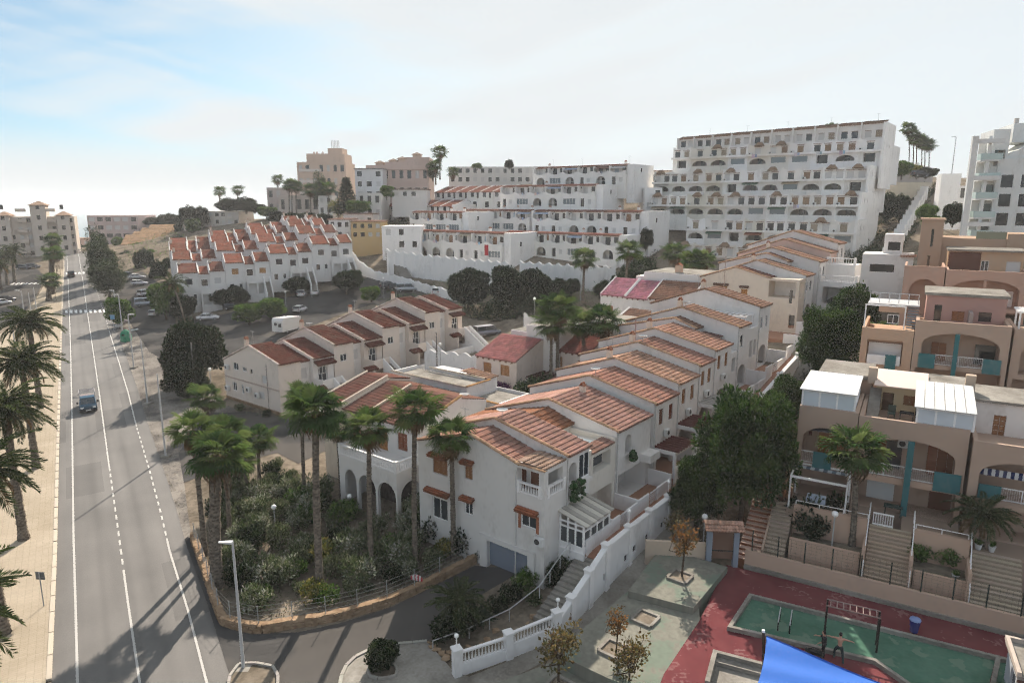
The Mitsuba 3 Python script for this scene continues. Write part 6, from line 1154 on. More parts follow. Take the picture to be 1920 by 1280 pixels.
b.win('f', 18.5, 1.1, 15.2, .55, 1.7, 'dark', depth=.15); b.win('f', 18.5, 2.6, 15.6, .9, .85, 'shut', col=(.4, .16, .07)); b.win('f', 18.5, 4.5, 15.7, .9, .8, 'dark', col=(.05, .04, .04)); b.done(); part(k, 'roof_slab', MB().box(.0, 6.1, 18.3, 24, 17.72, 17.95, (.40, .34, .27)), 'concrete', FO); part(k, 'divider', MB().box(3.3, 3.55, 16.5, 18.5, 15, 16.6, (.35, .28, .26)), 'stucco', FO); part(k, 'blue_bench', MB().box(3.8, 5.4, 16.6, 17.3, 15, 15.5, (.03, .05, .25)), 'matte', FO)
k = thing('apricot_house', 'middle-tier apricot corner house with a grey metal roof stair', 'house'); b = Bld(k, FO, (.50, .34, .24)); b.box(-4.4, -.5, 15, 22, 6, 15.0); b.cut(-4.15, -.7, 15.25, 22.1, 14.3, 16); b.box(-3.4, -1.2, 18.2, 22, 14, 16.6); b.win('f', 18.2, -2.2, 15.0, .9, .8, 'glass'); b.cut(-3.9, -1.2, 14.9, 16.2, 11.9, 14.0); b.cut(-3.9, -1.2, 14.9, 16.2, 9.2, 11.3); b.done()
part(k, 'white_blind', MB().box(-3.8, -1.3, 16.0, 16.1, 12, 13.6, TRIM), 'matte', FO); part(k, 'white_blind', MB().box(-3.8, -1.3, 14.9, 14.98, 11.9, 12.7, TRIM), 'matte', FO); teal_panel(k, FO, -2.4, -1.6, 14.9, 11.3, 12.8)
for i in range(11): part(k, 'stair_tread', MB().box(-1.15, -.3, 15.6+.3*i, 15.95+.3*i, 14.6+.2*i, 14.68+.2*i, (.2, .22, .24)), 'matte', FO)
mb = MB()
for x in np.linspace(-4.2, -.4, 6): mb.tube((x, 19, 16.6), (x, 19, 17.6), .03, .03, 4, (.5, .5, .5))
mb.tube((-4.2, 19, 17.6), (-.4, 19, 17.6), .03, .03, 4, (.5, .5, .5)).tube((-4.2, 19, 17.1), (-.4, 19, 17.1), .02, .02, 4, (.5, .5, .5)); part(k, 'railing', mb, 'matte', FO); part(k, 'roof_deck', MB().box(-4.3, -.3, 18.0, 22, 16.62, 16.75, (.4, .4, .39)), 'matte', FO)
mb = MB()
for x in (-4.3, -1.3): mb.box(x-.05, x+.05, 15.5, 15.6, 15, 16.9, TRIM)
mb.box(-4.35, -1.25, 15.48, 15.6, 16.85, 16.95, TRIM); part(k, 'white_frame', mb, 'matte', FO)
or_house('apricot_house', 'middle-tier apricot house at the right picture edge with a white pergola', FO, 6.3, 13, 15.3, 9.7, par=1.0)
k = thing('white_pergola', 'white slatted pergola on the right-edge roof terrace of the middle tier', 'pergola'); mb = MB()
for x in (6.6, 9.5):
    for y in (16, 18.5): mb.box(x-.06, x+.06, y-.06, y+.06, 14.8, 17.0, TRIM)
for y in np.linspace(15.8, 18.7, 9): mb.box(6.4, 9.8, y-.06, y+.06, 17.0, 17.12, TRIM)
put(k, mb, 'matte', FO)
# third tier
OP = (.47, .315, .24)
k = thing('apricot_house', 'upper-tier peach house with a big arch below and a walled roof terrace', 'house'); b = Bld(k, FO, OP); b.box(-1.9, 1.7, 31, 37, 12, 19.2); b.cut(-1.7, 1.5, 31.25, 37.2, 18.2, 20); b.archcut('f', 31, 0, 2.6, 14, 16.6, 17.9, 1.5); b.done()
def u3(k, b, zg, z1, z2, zt):
    for x in (3.6, 6.8): b2 = MB().box(x-.9, x+.9, 32.85, 32.9, z1+.05, z1+1.6, TRIM); part(k, 'white_shutter', b2, 'matte', FO)
    part(k, 'column', MB().box(5.0, 5.25, 30.6, 30.9, zg, z2+.1, OP), 'stucco', FO)
k, z1, z2, zt = or_house('apricot_house', 'upper-tier apricot house with white shutters under a wide flat arch', FO, 1.8, 8.6, 31, 12.9, wall=OP, feat=u3, par=1.0); b = Bld(k, FO, (.5, .34, .22), name='roof_room'); b.box(1.9, 8.4, 35, 40, 17.5, 20.6); b.win('f', 35, 3.6, 18.1, 1.2, 1.6, 'blind'); b.win('f', 35, 5.2, 18.0, .7, 1.7, 'glass'); b.win('f', 35, 7.6, 18.1, 1.2, 1.6, 'blind'); b.done(); part(k, 'roof_slab', MB().box(1.8, 8.6, 34.6, 40, 20.62, 20.8, (.62, .55, .48)), 'concrete', FO); part(k, 'plank_wall', MB().box(2.0, 4.8, 34.93, 34.98, 18.0, 20.5, (.12, .05, .035)), 'wood', FO); rail_panel(k, FO, 4.8, 8.4, 31.6, 18.0)
k = thing('apricot_house', 'uppermost apricot building with a square tower and two slit windows', 'house'); b = Bld(k, FO, (.42, .295, .215)); b.box(-.8, 1.4, 42, 46, 13, 23.6); b.box(1.4, 14, 42.5, 50, 13, 21.6); b.box(7.5, 14, 42.3, 48, 18, 22.2); b.win('f', 42, .4, 20.6, .25, 2.0, 'dark', depth=.3); b.win('f', 42, .3, 18.0, .25, 1.6, 'dark', depth=.3); b.win('f', 42.5, 3.4, 18.4, 1.6, 1.5, 'glass'); b.archcut('f', 42.5, 6.3, 2.4, 17.6, 19.2, 20.0, 1.2); b.win('f', 42.3, 12.2, 18.6, 1.3, 1.5, 'dark'); b.done(); part(k, 'parapet_cap', MB().box(-.95, 1.55, 41.85, 46.1, 23.6, 23.8, (.5, .36, .26)), 'stucco', FO); part(k, 'awning', MB().hexa([(9.5, 42.8, 22.5), (14.5, 42.8, 22.5), (14.5, 46, 23.2), (9.5, 46, 23.2)], [(9.5, 42.8, 22.6), (14.5, 42.8, 22.6), (14.5, 46, 23.3), (9.5, 46, 23.3)], (.62, .46, .34)), 'matte', FO); part(k, 'mesh_screen', MB().box(4.6, 7.4, 42.6, 42.66, 21.6, 22.4, (.24, .24, .17)), 'matte', FO)
k = thing('white_annex', 'small white flat-roofed house at the foot of the green slope beside the tower', 'house'); b = Bld(k, FO, WHITE); b.box(-6.6, -1.2, 43, 48, 14, 19.5); b.box(-4.5, -2.5, 45, 49, 15, 21.8); b.win('f', 43, -4.4, 17.4, 2.6, .9, 'dark'); b.win('f', 45, -3.4, 19.9, 1.3, 1.0, 'dark'); b.done(); part(k, 'roof', MB().box(-2.6, -.9, 42.6, 45, 19.3, 19.5, (.34, .2, .15)), 'tile', FO)
# ---------------------------------------------------------------- plants
NR = np.random.RandomState
def leaves(rs, P, A, L, W, cols, curl=.15):
    "one diamond leaf per point P, pointing along A"
    n = len(P); A = A/np.linalg.norm(A, axis=1, keepdims=True); B = np.cross(A, rs.normal(size=(n, 3))); B /= np.linalg.norm(B, axis=1, keepdims=True)+1e-9; C = np.cross(A, B)
    L = np.asarray(L).reshape(-1, 1)*np.ones((n, 1)); W = np.asarray(W).reshape(-1, 1)*np.ones((n, 1))
    V = np.stack([P, P+A*L*.5+B*W*.5+C*L*curl, P+A*L, P+A*L*.5-B*W*.5+C*L*curl], 1).reshape(-1, 3)
    i = np.arange(n)[:, None]*4; F = np.vstack([i+[0, 1, 2], i+[0, 2, 3]])
    return V, F, np.repeat(cols, 4, 0)
def tones(rs, pal, clump, spread=.22):
    pal = np.asarray(pal, float); k = np.clip((clump*len(pal)).astype(int), 0, len(pal)-1); c = pal[k]*(1+rs.uniform(-spread, spread, (len(k), 1))); return np.clip(c*(1+rs.uniform(-.07, .07, c.shape)), 0, 1)
def crown(rs, lobes, n, L, W, pal, shell=.5, up=.35):
    lobes = [(np.array(c, float), np.array(r, float)*np.ones(3)) for c, r in lobes]; vol = np.array([r[0]*r[1]+r[1]*r[2]+r[0]*r[2] for _, r in lobes]); k = rs.choice(len(lobes), n, p=vol/vol.sum())
    D = rs.normal(size=(n, 3)); D /= np.linalg.norm(D, axis=1, keepdims=True); R = (shell+(1-shell)*rs.uniform(0, 1, n)**.7)
    ctr = np.array([c for c, _ in lobes])[k]; rad = np.array([r for _, r in lobes])[k]
    bump = .78+.44*meshkit.fbm(D*2.3+k[:, None]*5.1, 3, 5)
    P = ctr+D*rad*(R*bump)[:, None]; clump = meshkit.fbm(P/np.mean(rad)*1.6+9.7, 3, 8); clump = np.clip((clump-.5)*2.2+.5+rs.normal(0, .12, n), 0, .999)
    A = D+rs.normal(0, .6, (n, 3))+[0, 0, up]
    return leaves(rs, P, A, L*rs.uniform(.7, 1.3, n), W*rs.uniform(.7, 1.3, n), tones(rs, pal, clump))
def limb_trunk(rs, h, r, lobes, col, z0=.35, bend=.12):
    mb = MB(); p = np.array([0, 0, -.3]); top = np.array([rs.uniform(-bend, bend)*h*.3, rs.uniform(-bend, bend)*h*.3, h*z0+.2]); mid = (p+top)/2+rs.normal(0, bend*.2, 3)*[1, 1, 0]
    mb.tube(p, mid, r*1.25, r, 8, col, cap=False).tube(mid, top, r, r*.85, 8, col, cap=False)
    for c, rr in lobes:
        c = np.array(c, float); q = top+(c-top)*.55+rs.normal(0, .05, 3)*h; mb.tube(top, q, r*.6, r*.35, 6, col, cap=False).tube(q, c+[0, 0, .1*h], r*.35, r*.08, 5, col, cap=False)
    return mb
def ply_of(mb, mat, smooth=False):
    V, Fc, C = mb.arr(); return mikit.ply((V, Fc), mat, smooth=smooth, uv=pack(C))
ASSET = {}
def asset(name, parts): ASSET[name] = parts
def xf(P, yaw=0, s=1.0, tilt=None, sz=None):
    t = T().translate([float(x)*K for x in P]).rotate([0, 0, 1], float(yaw))
    if tilt: t = t.rotate(list(tilt[0]), float(tilt[1]))
    return t.scale([s*K, s*K, (sz or s)*K])
def place(a, name, label, cat, P, yaw=0, s=1.0, group=None, sz=None):
    k = thing(name, label, cat, group); t = xf(P, yaw, s, None, sz)
    for pn, d in ASSET[a]: scene[key(pn, k) if pn else k] = {**d, 'to_world': t}
    return k
PINE = [(.018, .038, .012), (.028, .056, .015), (.042, .076, .019), (.062, .1, .026)]; DARKG = [(.011, .02, .010), (.016, .029, .013), (.024, .04, .017)]; MIDG = [(.035, .07, .017), (.06, .11, .024), (.09, .155, .033), (.13, .2, .045)]
OLIVE = [(.05, .07, .03), (.09, .11, .05), (.13, .155, .075), (.2, .215, .13)]; OLEA = [(.05, .075, .03), (.095, .125, .05), (.19, .21, .12), (.46, .46, .38)]; YEL = [(.08, .1, .03), (.16, .16, .04), (.32, .27, .07)]; ORL = [(.09, .06, .03), (.17, .09, .035), (.3, .15, .05), (.13, .11, .05)]
FLOW = [(.10, .06, .05), (.30, .07, .17), (.45, .14, .28), (.06, .09, .03)]; PURP = [(.04, .015, .045), (.09, .02, .09), (.14, .04, .14)]
def tree_asset(name, seed, h, w, nl, n, L, W, pal, trunk=(.10, .075, .055), r=.16, zc=.62, flat=1.0, z0=.35, lobe=.5, shell=.5, up=.35):
    rs = NR(seed); lobes = [((0, 0, h*zc), (w*.62, w*.62, h*(1-zc)*.95*flat))]
    for i in range(nl):
        a = 2.4*i+rs.uniform(0, .8); q = rs.uniform(.35, .72); lobes.append(((w*q*math.cos(a), w*q*math.sin(a), h*(zc+rs.uniform(-.22, .24)*flat)), (w*lobe*rs.uniform(.6, 1), w*lobe*rs.uniform(.6, 1), h*.19*flat*rs.uniform(.7, 1.2))))
    t = limb_trunk(rs, h, r, lobes[1:], trunk, z0); c = MB().add(*crown(rs, lobes, n, L, W, pal, shell, up)); asset(name, [('trunk', ply_of(t, 'bark')), ('crown', ply_of(c, 'leaf'))])
tree_asset('pine', 1, 8.2, 4.0, 22, 18000, .34, .15, PINE, r=.22, zc=.66, z0=.45, lobe=.36, shell=.3)
tree_asset('pine2', 2, 6.5, 3.0, 16, 12000, .34, .15, PINE, r=.18, zc=.52, z0=.3, lobe=.45)
tree_asset('umbrella', 3, 7.2, 3.2, 14, 15000, .42, .25, DARKG, r=.2, zc=.56, flat=.95, z0=.35, lobe=.5)
tree_asset('round', 4, 4.2, 2.6, 8, 9000, .36, .22, DARKG+[(.03, .05, .02)], r=.16, zc=.6, flat=.9, lobe=.5)
tree_asset('broad', 5, 5.0, 2.4, 11, 5000, .42, .22, MIDG, r=.15, zc=.58, lobe=.5)
tree_asset('dark', 6, 8.0, 3.6, 18, 15000, .42, .25, DARKG+[(.03, .036, .02)], r=.25, zc=.52, z0=.25, lobe=.5)
tree_asset('tall', 7, 15.0, 3.0, 26, 9000, .5, .18, [(.03, .045, .022), (.05, .07, .03), (.075, .095, .045)], r=.22, zc=.52, z0=.3, lobe=.55)
tree_asset('orange', 8, 3.6, .85, 9, 480, .2, .12, ORL, r=.06, zc=.66, z0=.35, lobe=.45, shell=.2)
tree_asset('orange2', 9, 3.2, 1.0, 10, 560, .2, .12, ORL[:1]+[(.12, .1, .04), (.2, .15, .06), (.09, .085, .04)], r=.06, zc=.6, z0=.3, lobe=.5, shell=.2)
tree_asset('cypress', 10, 5.5, .8, 5, 3000, .3, .12, DARKG, r=.1, zc=.5, z0=.2, lobe=.7)
def conifer(name, seed, h, w, n):
    rs = NR(seed); t = MB().tube((0, 0, -.3), (0, 0, h), .22, .03, 7, (.1, .08, .06)); P, A, = [], []
    for i in range(13):
        z = h*(.12+.86*i/13); r = w*(1-z/h)*1.05+.25
        for j in range(7):
            a = j*.9+i*.5+rs.uniform(-.15, .15); t.tube((0, 0, z), (r*math.cos(a), r*math.sin(a), z+.12*r), .04, .01, 3, (.1, .08, .06), cap=False)
            m = int(n/91); q = rs.uniform(.15, 1, m)[:, None]; d = np.array([math.cos(a), math.sin(a), .12]); P.append([0, 0, z]+d*r*q+rs.normal(0, .12, (m, 3))); A.append(d+rs.normal(0, .5, (m, 3))+[0, 0, .4])
    P, A = np.vstack(P), np.vstack(A); c = MB().add(*leaves(rs, P, A, .45*rs.uniform(.7, 1.3, len(P)), .16, tones(rs, DARKG+[(.03, .05, .03)], rs.uniform(0, .999, len(P))))); asset(name, [('trunk', ply_of(t, 'bark')), ('crown', ply_of(c, 'leaf'))])
conifer('conifer', 12, 10, 3.0, 5200)
def bush_asset(name, seed, h, w, n, L, W, pal, nl=7, stems=True):
    rs = NR(seed); lobes = [((0, 0, h*.5), (w*.7, w*.7, h*.5))]+[((w*.6*math.cos(a), w*.6*math.sin(a), h*rs.uniform(.35, .8)), (w*.45, w*.45, h*.3)) for a in rs.uniform(0, 6.28, nl)]
    c = MB().add(*crown(rs, lobes, n, L, W, pal, .35, .5)); st = MB()
    for i in range(6): a = rs.uniform(0, 6.28); st.tube((0, 0, -.1), (w*.5*math.cos(a), w*.5*math.sin(a), h*.6), .035, .015, 4, (.13, .1, .07), cap=False)
    asset(name, [('stem', ply_of(st, 'bark')), ('foliage', ply_of(c, 'leaf'))])
bush_asset('oleander', 20, 1.7, .95, 1100, .24, .07, OLEA); bush_asset('oleander2', 21, 1.35, .8, 800, .22, .07, OLEA); bush_asset('olive_bush', 22, 1.5, .85, 900, .2, .08, OLIVE); bush_asset('green_bush', 23, 1.3, .85, 900, .2, .1, MIDG); bush_asset('dark_bush', 24, 1.5, .9, 1000, .2, .1, DARKG+[(.05, .075, .03)])
bush_asset('yellow_bush', 25, 1.5, .85, 900, .18, .09, YEL); bush_asset('low_bush', 26, .55, .5, 350, .16, .07, OLIVE); bush_asset('bougainvillea', 27, 1.9, 1.9, 1800, .2, .14, FLOW, 10); bush_asset('bougainvillea2', 28, 1.4, 2.3, 1800, .2, .14, PURP, 10); bush_asset('round_bush', 29, 1.55, .95, 4200, .14, .07, DARKG+[(.05, .07, .03), (.07, .085, .045)], 3)
def agave(name, seed, n, L, col):
    rs = NR(seed); mb = MB()
    for i in range(n):
        a, e = 2.4*i, .25+1.0*i/n; d = np.array([math.cos(a)*math.cos(e), math.sin(a)*math.cos(e), math.sin(e)]); s = np.array([-math.sin(a), math.cos(a), 0])*.06; l = L*rs.uniform(.8, 1.1); m = d*l*.55+[0, 0, .05]; tp = d*l+[0, 0, -.12*l]
        mb.add([-s, s, m+s, m-s, tp], [(0, 1, 2), (0, 2, 3), (3, 2, 4)], jit(col, .2))
    asset(name, [('leaf_rosette', ply_of(mb, 'leaf'))])
agave('agave', 30, 26, .8, (.06, .085, .045)); agave('yucca', 31, 44, 1.0, (.05, .08, .03))
# palms: fronds are parts of their crown
def fan_frond(seed, pet=.85, R=.95, green=(.05, .085, .028), droop=.22):
    rs = NR(seed); mb = MB(); mb.add([(0, -.025, 0), (0, .025, 0), (pet, .02, .04), (pet, -.02, .04)], [(0, 1, 2, 3)], (.12, .13, .05)); hub = np.array([pet, 0, .04]); n = 17; g = np.array(green)
    for i in range(n):
        t = math.radians(-112+224*i/(n-1)); d = np.array([math.cos(t), math.sin(t), 0]); s = np.array([-math.sin(t), math.cos(t), 0])*.085; r = R*(1-.22*abs(t)/2)*rs.uniform(.9, 1.05)
        f = .06*(1 if i % 2 else -1); m = hub+d*r*.58+[0, 0, f*.5-.03]; m2 = hub+d*r*.85+[0, 0, -droop*.35]; tp = hub+d*r*1.02+[0, 0, -droop*rs.uniform(.8, 1.3)]; c = jit(g, .18, random.Random(seed*50+i))
        mb.add([hub, m-s, m+s, m2-s*.55, m2+s*.55, tp], [(0, 1, 2), (1, 3, 4), (1, 4, 2), (3, 5, 4)], c)
    return ply_of(mb, 'palm_leaf')
FAN = [fan_frond(40, .8, 1.0), fan_frond(41, .9, 1.05, (.085, .135, .035)), fan_frond(42, .75, .92, (.04, .078, .024), .4), fan_frond(43, .85, .95, (.11, .155, .045), .15)]; FAND = [fan_frond(44, .6, .7, (.14, .095, .05), .9), fan_frond(45, .6, .7, (.10, .07, .04), .9)]
def date_frond(seed, L=3.3, green=(.045, .062, .025)):
    rs = NR(seed); mb = MB(); n = 13; t = np.linspace(0, 1, n); X = L*(t-.12*t**3); Z = L*(.12*t-.55*t**2.4); pts = np.stack([X, 0*X, Z], -1)
    for i in range(n-1): mb.tube(pts[i], pts[i+1], .035*(1-t[i]*.7), None, 3, (.12, .12, .05), cap=False)
    q = np.repeat(np.linspace(.1, 1, 44), 2); sd = np.tile([-1, 1], 44); P = np.stack([np.interp(q, t, X), 0*q, np.interp(q, t, Z)], -1); l = L*.2*np.sin(np.pi*np.clip(q*.86+.1, 0, 1))**.6+.08
    A = np.stack([.75+0*q, sd*.8, -.25-.45*q+rs.uniform(-.2, .2, len(q))], -1); V, F, C = leaves(rs, P, A, l, .075, tones(rs, [green, tuple(g*1.35 for g in green), tuple(g*.8 for g in green)], rs.uniform(0, .999, len(q))), .05); mb.add(V, F, C); return ply_of(mb, 'palm_leaf')
DATE = [date_frond(50), date_frond(51, 3.5, (.06, .078, .03)), date_frond(52, 3.0, (.038, .052, .022))]; DATED = [date_frond(53, 2.4, (.17, .11, .055))]
def trunk_mesh(h, r, seed, col=(.21, .175, .14), ring=.16, flare=1.35, lean=(0, 0)):
    rs = NR(seed); n = max(6, int(h/ring)); prof = []
    for i in range(n):
        z = h*i/n; q = 1+(flare-1)*math.exp(-z/.5)-.22*z/h; b = rs.uniform(.9, 1.08); prof += [(r*q*b*1.06, z), (r*q*b*.9, z+h/n*.75)]
    mb = MB().lathe((0, 0, -.3), [(r*flare, 0)]+[(a, z+.3) for a, z in prof]+[(r*.5, h+.3)], 10, col)
    V = mb.V[0]; V[:, 0] += lean[0]*(V[:, 2]/h)**2; V[:, 1] += lean[1]*(V[:, 2]/h)**2
    return mb
def palm(name, lab, P, h, r=.2, kind='fan', s=1.0, seed=0, n=25, group=None, fronds=True, lean=(0, 0), skirt=.8):
    rs = NR(seed+900); k = thing(name, lab, 'palm tree', group); t = trunk_mesh(h, r, seed, lean=lean); tk = part(k, 'trunk', t, 'bark', Frame((P[0], P[1]), (0, 1)).sub(0, 0)) if False else key('trunk', k); scene[tk] = {**ply_of(t, 'bark'), 'to_world': xf(P)}
    C = np.array(P)+[lean[0], lean[1], h]; ck = key('crown', k); sk = MB()
    for i in range(46):
        a, z = rs.uniform(0, 6.28), -rs.uniform(0, skirt)*s; w = r*1.0+.25*s*(1+z/s/max(skirt, .1)*.6); sk.add([(w*math.cos(a), w*math.sin(a), z), ((w+.06)*math.cos(a+.18), (w+.06)*math.sin(a+.18), z), ((w+.12)*math.cos(a+.1), (w+.12)*math.sin(a+.1), z-.75*s)], [(0, 1, 2)], jit((.17, .12, .07), .3))
    sk.lathe((0, 0, -.5*s), [(r*.9, 0), (r*1.3+.1, .3*s), (r*.8, .6*s), (.02, .75*s)], 8, (.15, .12, .06)); scene[ck] = {**ply_of(sk, 'bark'), 'to_world': xf(C)}
    L, D = (FAN, FAND) if kind == 'fan' else (DATE, DATED)
    for i in range(n):
        q = (i+.5)/n; yaw = math.degrees(2.39996*i)+rs.uniform(-8, 8); e = (78-125*q**.85 if kind == 'fan' else 68-95*q)+rs.uniform(-6, 6); d = q > .9; f = (D if d else L)[rs.randint(len(D if d else L))]; ss = s*rs.uniform(.85, 1.1)*(.8 if q < .15 else 1)
        t4 = T().translate([float(x)*K for x in C+[0, 0, .15*s]]).rotate([0, 0, 1], yaw).rotate([0, 1, 0], -e).rotate([1, 0, 0], float(rs.uniform(-20, 20))).scale(ss*K)
        if fronds: scene[key('frond', ck)] = {**f, 'to_world': t4}
        else: pend.append((ck, f, t4))
    if not fronds:
        V, F, C_, m = [], [], [], 0
        for _, f, t4 in pend:
            v, fc, _, uv, _ = meshkit.WRITTEN[f['filename']]; M = np.array(t4.matrix); V.append(v@M[:3, :3].T+M[:3, 3]); F.append(fc+m); C_.append(uv); m += len(v)
        pend.clear(); scene[key('fronds', k)] = mikit.ply((np.vstack(V), np.vstack(F)), 'palm_leaf', uv=np.vstack(C_))
    return k
pend = []
def palm_px(lab, ub, vb, uc, vc, r=.2, kind='fan', s=1.0, seed=0, n=25, z=None, D=None, fronds=True, name='fan_palm', group=None, skirt=.8, fy=None):
    b = atD(ub, vb, D) if D else (G(ub, vb) if z is None else atZ(ub, vb, z))
    if fy is not None: b = FA.w(onY(FA, ub, vb, fy)); b[2] = H(b[0], b[1])
    c = atY(uc, vc, b[1]); return palm(name, lab, b, c[2]-b[2], r, kind, s, seed, n, group, fronds, (c[0]-b[0], 0), skirt)
# garden palms by the lane
palm_px('thickest and tallest garden palm, second trunk from the left cluster', 601, 1118, 592, 775, .27, s=1.25, seed=1, n=30)
palm_px('slender garden palm in front of the balustraded terrace', 697, 1082, 692, 808, .2, s=1.1, seed=2)
palm_px('garden palm with the highest crown in front of the brown tiled roof', 779, 1068, 778, 772, .2, s=1.2, seed=3)
palm_px('garden palm closest to the white end wall with the shutters', 851, 1048, 846, 822, .2, s=1.15, seed=4)
palm_px('palm with the shaggy trunk nearest the corner of the stone wall', 408, 1100, 408, 858, .42, s=1.3, seed=5, n=34, skirt=1.6)
palm_px('palm at the left edge of the garden, its crown over the verge', 385, 1040, 362, 812, .2, s=1.15, seed=6)
palm_px('palm behind the shaggy-trunked one, crown against the forecourt', 432, 1010, 425, 815, .18, s=1.1, seed=7)
palm_px('short palm at the edge of the paved forecourt', 487, 905, 485, 825, .17, s=1.05, seed=8)
palm_px('short palm leaning among bushes below the forecourt palm', 470, 940, 448, 868, .17, s=1.0, seed=9)
palm_px('palm standing alone on the forecourt below the cream end house', 391, 805, 387, 748, .22, s=1.3, seed=10)
palm_px('palm behind the thickest trunk, crown touching the cream houses', 572, 940, 566, 748, .17, s=1.05, seed=11)
palm_px('palm left of the brown tiled roofs, crown over the terrace', 640, 935, 632, 805, .16, s=1.0, seed=12)
palm_px('tall palm rising in front of the pink-roofed cottages', 1045, 700, 1046, 582, .22, s=1.5, seed=13, fy=12.3)
palm_px('palm half hidden behind the tall cottage palm', 1033, 700, 1034, 612, .2, s=1.3, seed=14, fy=11.6)
palm_px('short thick palm right of the tall cottage palm', 1097, 652, 1092, 612, .28, s=1.3, seed=15, fy=15.6)
palm_px('short thick palm beside the gable of the main row', 1126, 652, 1132, 605, .28, s=1.5, seed=16, fy=16.2)
palm_px('tall palm before the scalloped white wall', 1093, 565, 1096, 487, .22, s=1.5, seed=17, D=112)
palm_px('tall palm right of the one before the scalloped wall', 1172, 560, 1178, 474, .24, s=1.5, seed=18, D=108)
palm_px('palm above the white box house, left of a pair', 1263, 525, 1265, 477, .22, s=1.6, seed=19, D=118, fronds=False)
palm_px('left palm of the pair behind the cream gable', 1298, 520, 1298, 492, .24, s=1.5, seed=20, D=108, fronds=False)
palm_px('right palm of the pair behind the cream gable', 1315, 520, 1316, 490, .24, s=1.5, seed=21, D=107, fronds=False)
P = FO.w([-3.4, -3.9, 3.3]); palm_px('palm with a bare trunk in the white gravel bed by the broad stairs', 1597, 1022, 1604, 850, .2, s=1.35, seed=22, z=3.3)
palm_px('green palm in the pit near the right edge, before the apricot house', 1836, 1080, 1840, 968, .2, kind='date', s=.62, seed=23, z=2.6, n=42, name='date_palm')
palm_px('small palm before the white blinds of the middle-tier corner house', 1656, 692, 1656, 630, .2, s=1.1, seed=24, z=9.4)
palm_px('small palm before the middle-tier teal column', 1716, 702, 1716, 652, .2, s=1.05, seed=25, z=9.2)
palm_px('bright green palm behind the roof of the right-hand apricot house', 1895, 740, 1893, 688, .2, kind='date', s=.6, seed=26, z=9.2, n=36, name='date_palm')
# date palms of the promenade
for i, (u, D, lab) in enumerate(((54, 80, 'farthest large date palm of the promenade row'), (40, 63, 'third date palm of the promenade row'), (8, 50, 'second date palm of the promenade row, broad arching crown'), (-42, 39, 'date palm at the left edge, hanging fronds over the promenade'), (-150, 25, 'nearest date palm, only frond tips at the bottom left corner'))):
    x = (u-960)/F0*D; r = ray(u, 640); y = D*.97
    for _ in range(6):
        z = float(H(x, y))+10.3; y = (D+SP*(z-HC))/CP
    palm('date_palm', lab, (x, y, float(H(x, y))), 10.2, .34, 'date', 1.05, 60+i, 52, None, True, (0, 0), .9)
for i, (u, vb, vt, hw) in enumerate(((92, 565, 528, 12), (99, 552, 478, 11), (97, 520, 452, 10))):
    palm_px('shaggy roadside palm, %s of three left of the road' % ['nearest', 'middle', 'farthest'][i], u, vb, u+2, vt, .5, s=1.5, seed=70+i, fronds=False, skirt=3.0)
for i, (u, vb, vt) in enumerate(((14, 535, 482), (28, 530, 470), (2, 545, 500))): palm_px('dark date palm before the towered block, %s of three' % ['middle', 'right', 'left'][i], u, vb, u-4, vt, .35, kind='date', s=1.0, seed=74+i, fronds=False, name='date_palm')
palm_px('leaning palm with a pale bent trunk beside the parking', 347, 615, 322, 532, .16, kind='date', s=.9, seed=78, fronds=False, name='leaning_palm')
for i, (u, v, s) in enumerate(((1703, 243, 1.2), (1711, 254, 1.2), (1717, 262, 1.2), (1727, 266, 1.2), (1733, 272, 1.2), (1741, 274, 1.2))): palm_px('thin hilltop palm on the skyline, %s from the left' % ORD[i], u, 318, u, v, .13, s=s*1.1, seed=80+i, D=172, fronds=False, n=24)
for i, (u, vb, vc, D, s) in enumerate(((543, 400, 350, 215, 1.6), (548, 400, 348, 216, 1.6), (556, 400, 352, 217, 1.6), (583, 402, 358, 205, 1.8), (616, 405, 355, 200, 1.7), (825, 335, 287, 200, 1.7), (817, 345, 312, 201, 1.5), (412, 378, 360, 240, 1.5), (446, 376, 357, 242, 1.5), (521, 352, 338, 245, 1.5), (850, 335, 324, 205, 1.4), (1556, 262, 243, 170, 1.2))): palm_px('distant palm on the hill, %s from the left' % ORD[[1, 2, 3, 4, 5, 7, 6, 0, 9, 8, 10, 11].index(i)] if False else 'distant hill palm ' + ['left of three before the long cream wall', 'middle of three before the long cream wall', 'right of three before the long cream wall', 'below the peach hotel', 'beside the small white tower house', 'tallest right of the pink building', 'shorter right of the pink building', 'left above the wooded left hill', 'right above the wooded left hill', 'on the roof line left of the hotel', 'before the long skyline building', 'peeping over the tall terrace roof'][i], u, vb, u, vc, .2, s=s, seed=90+i, D=D, fronds=False, n=24)
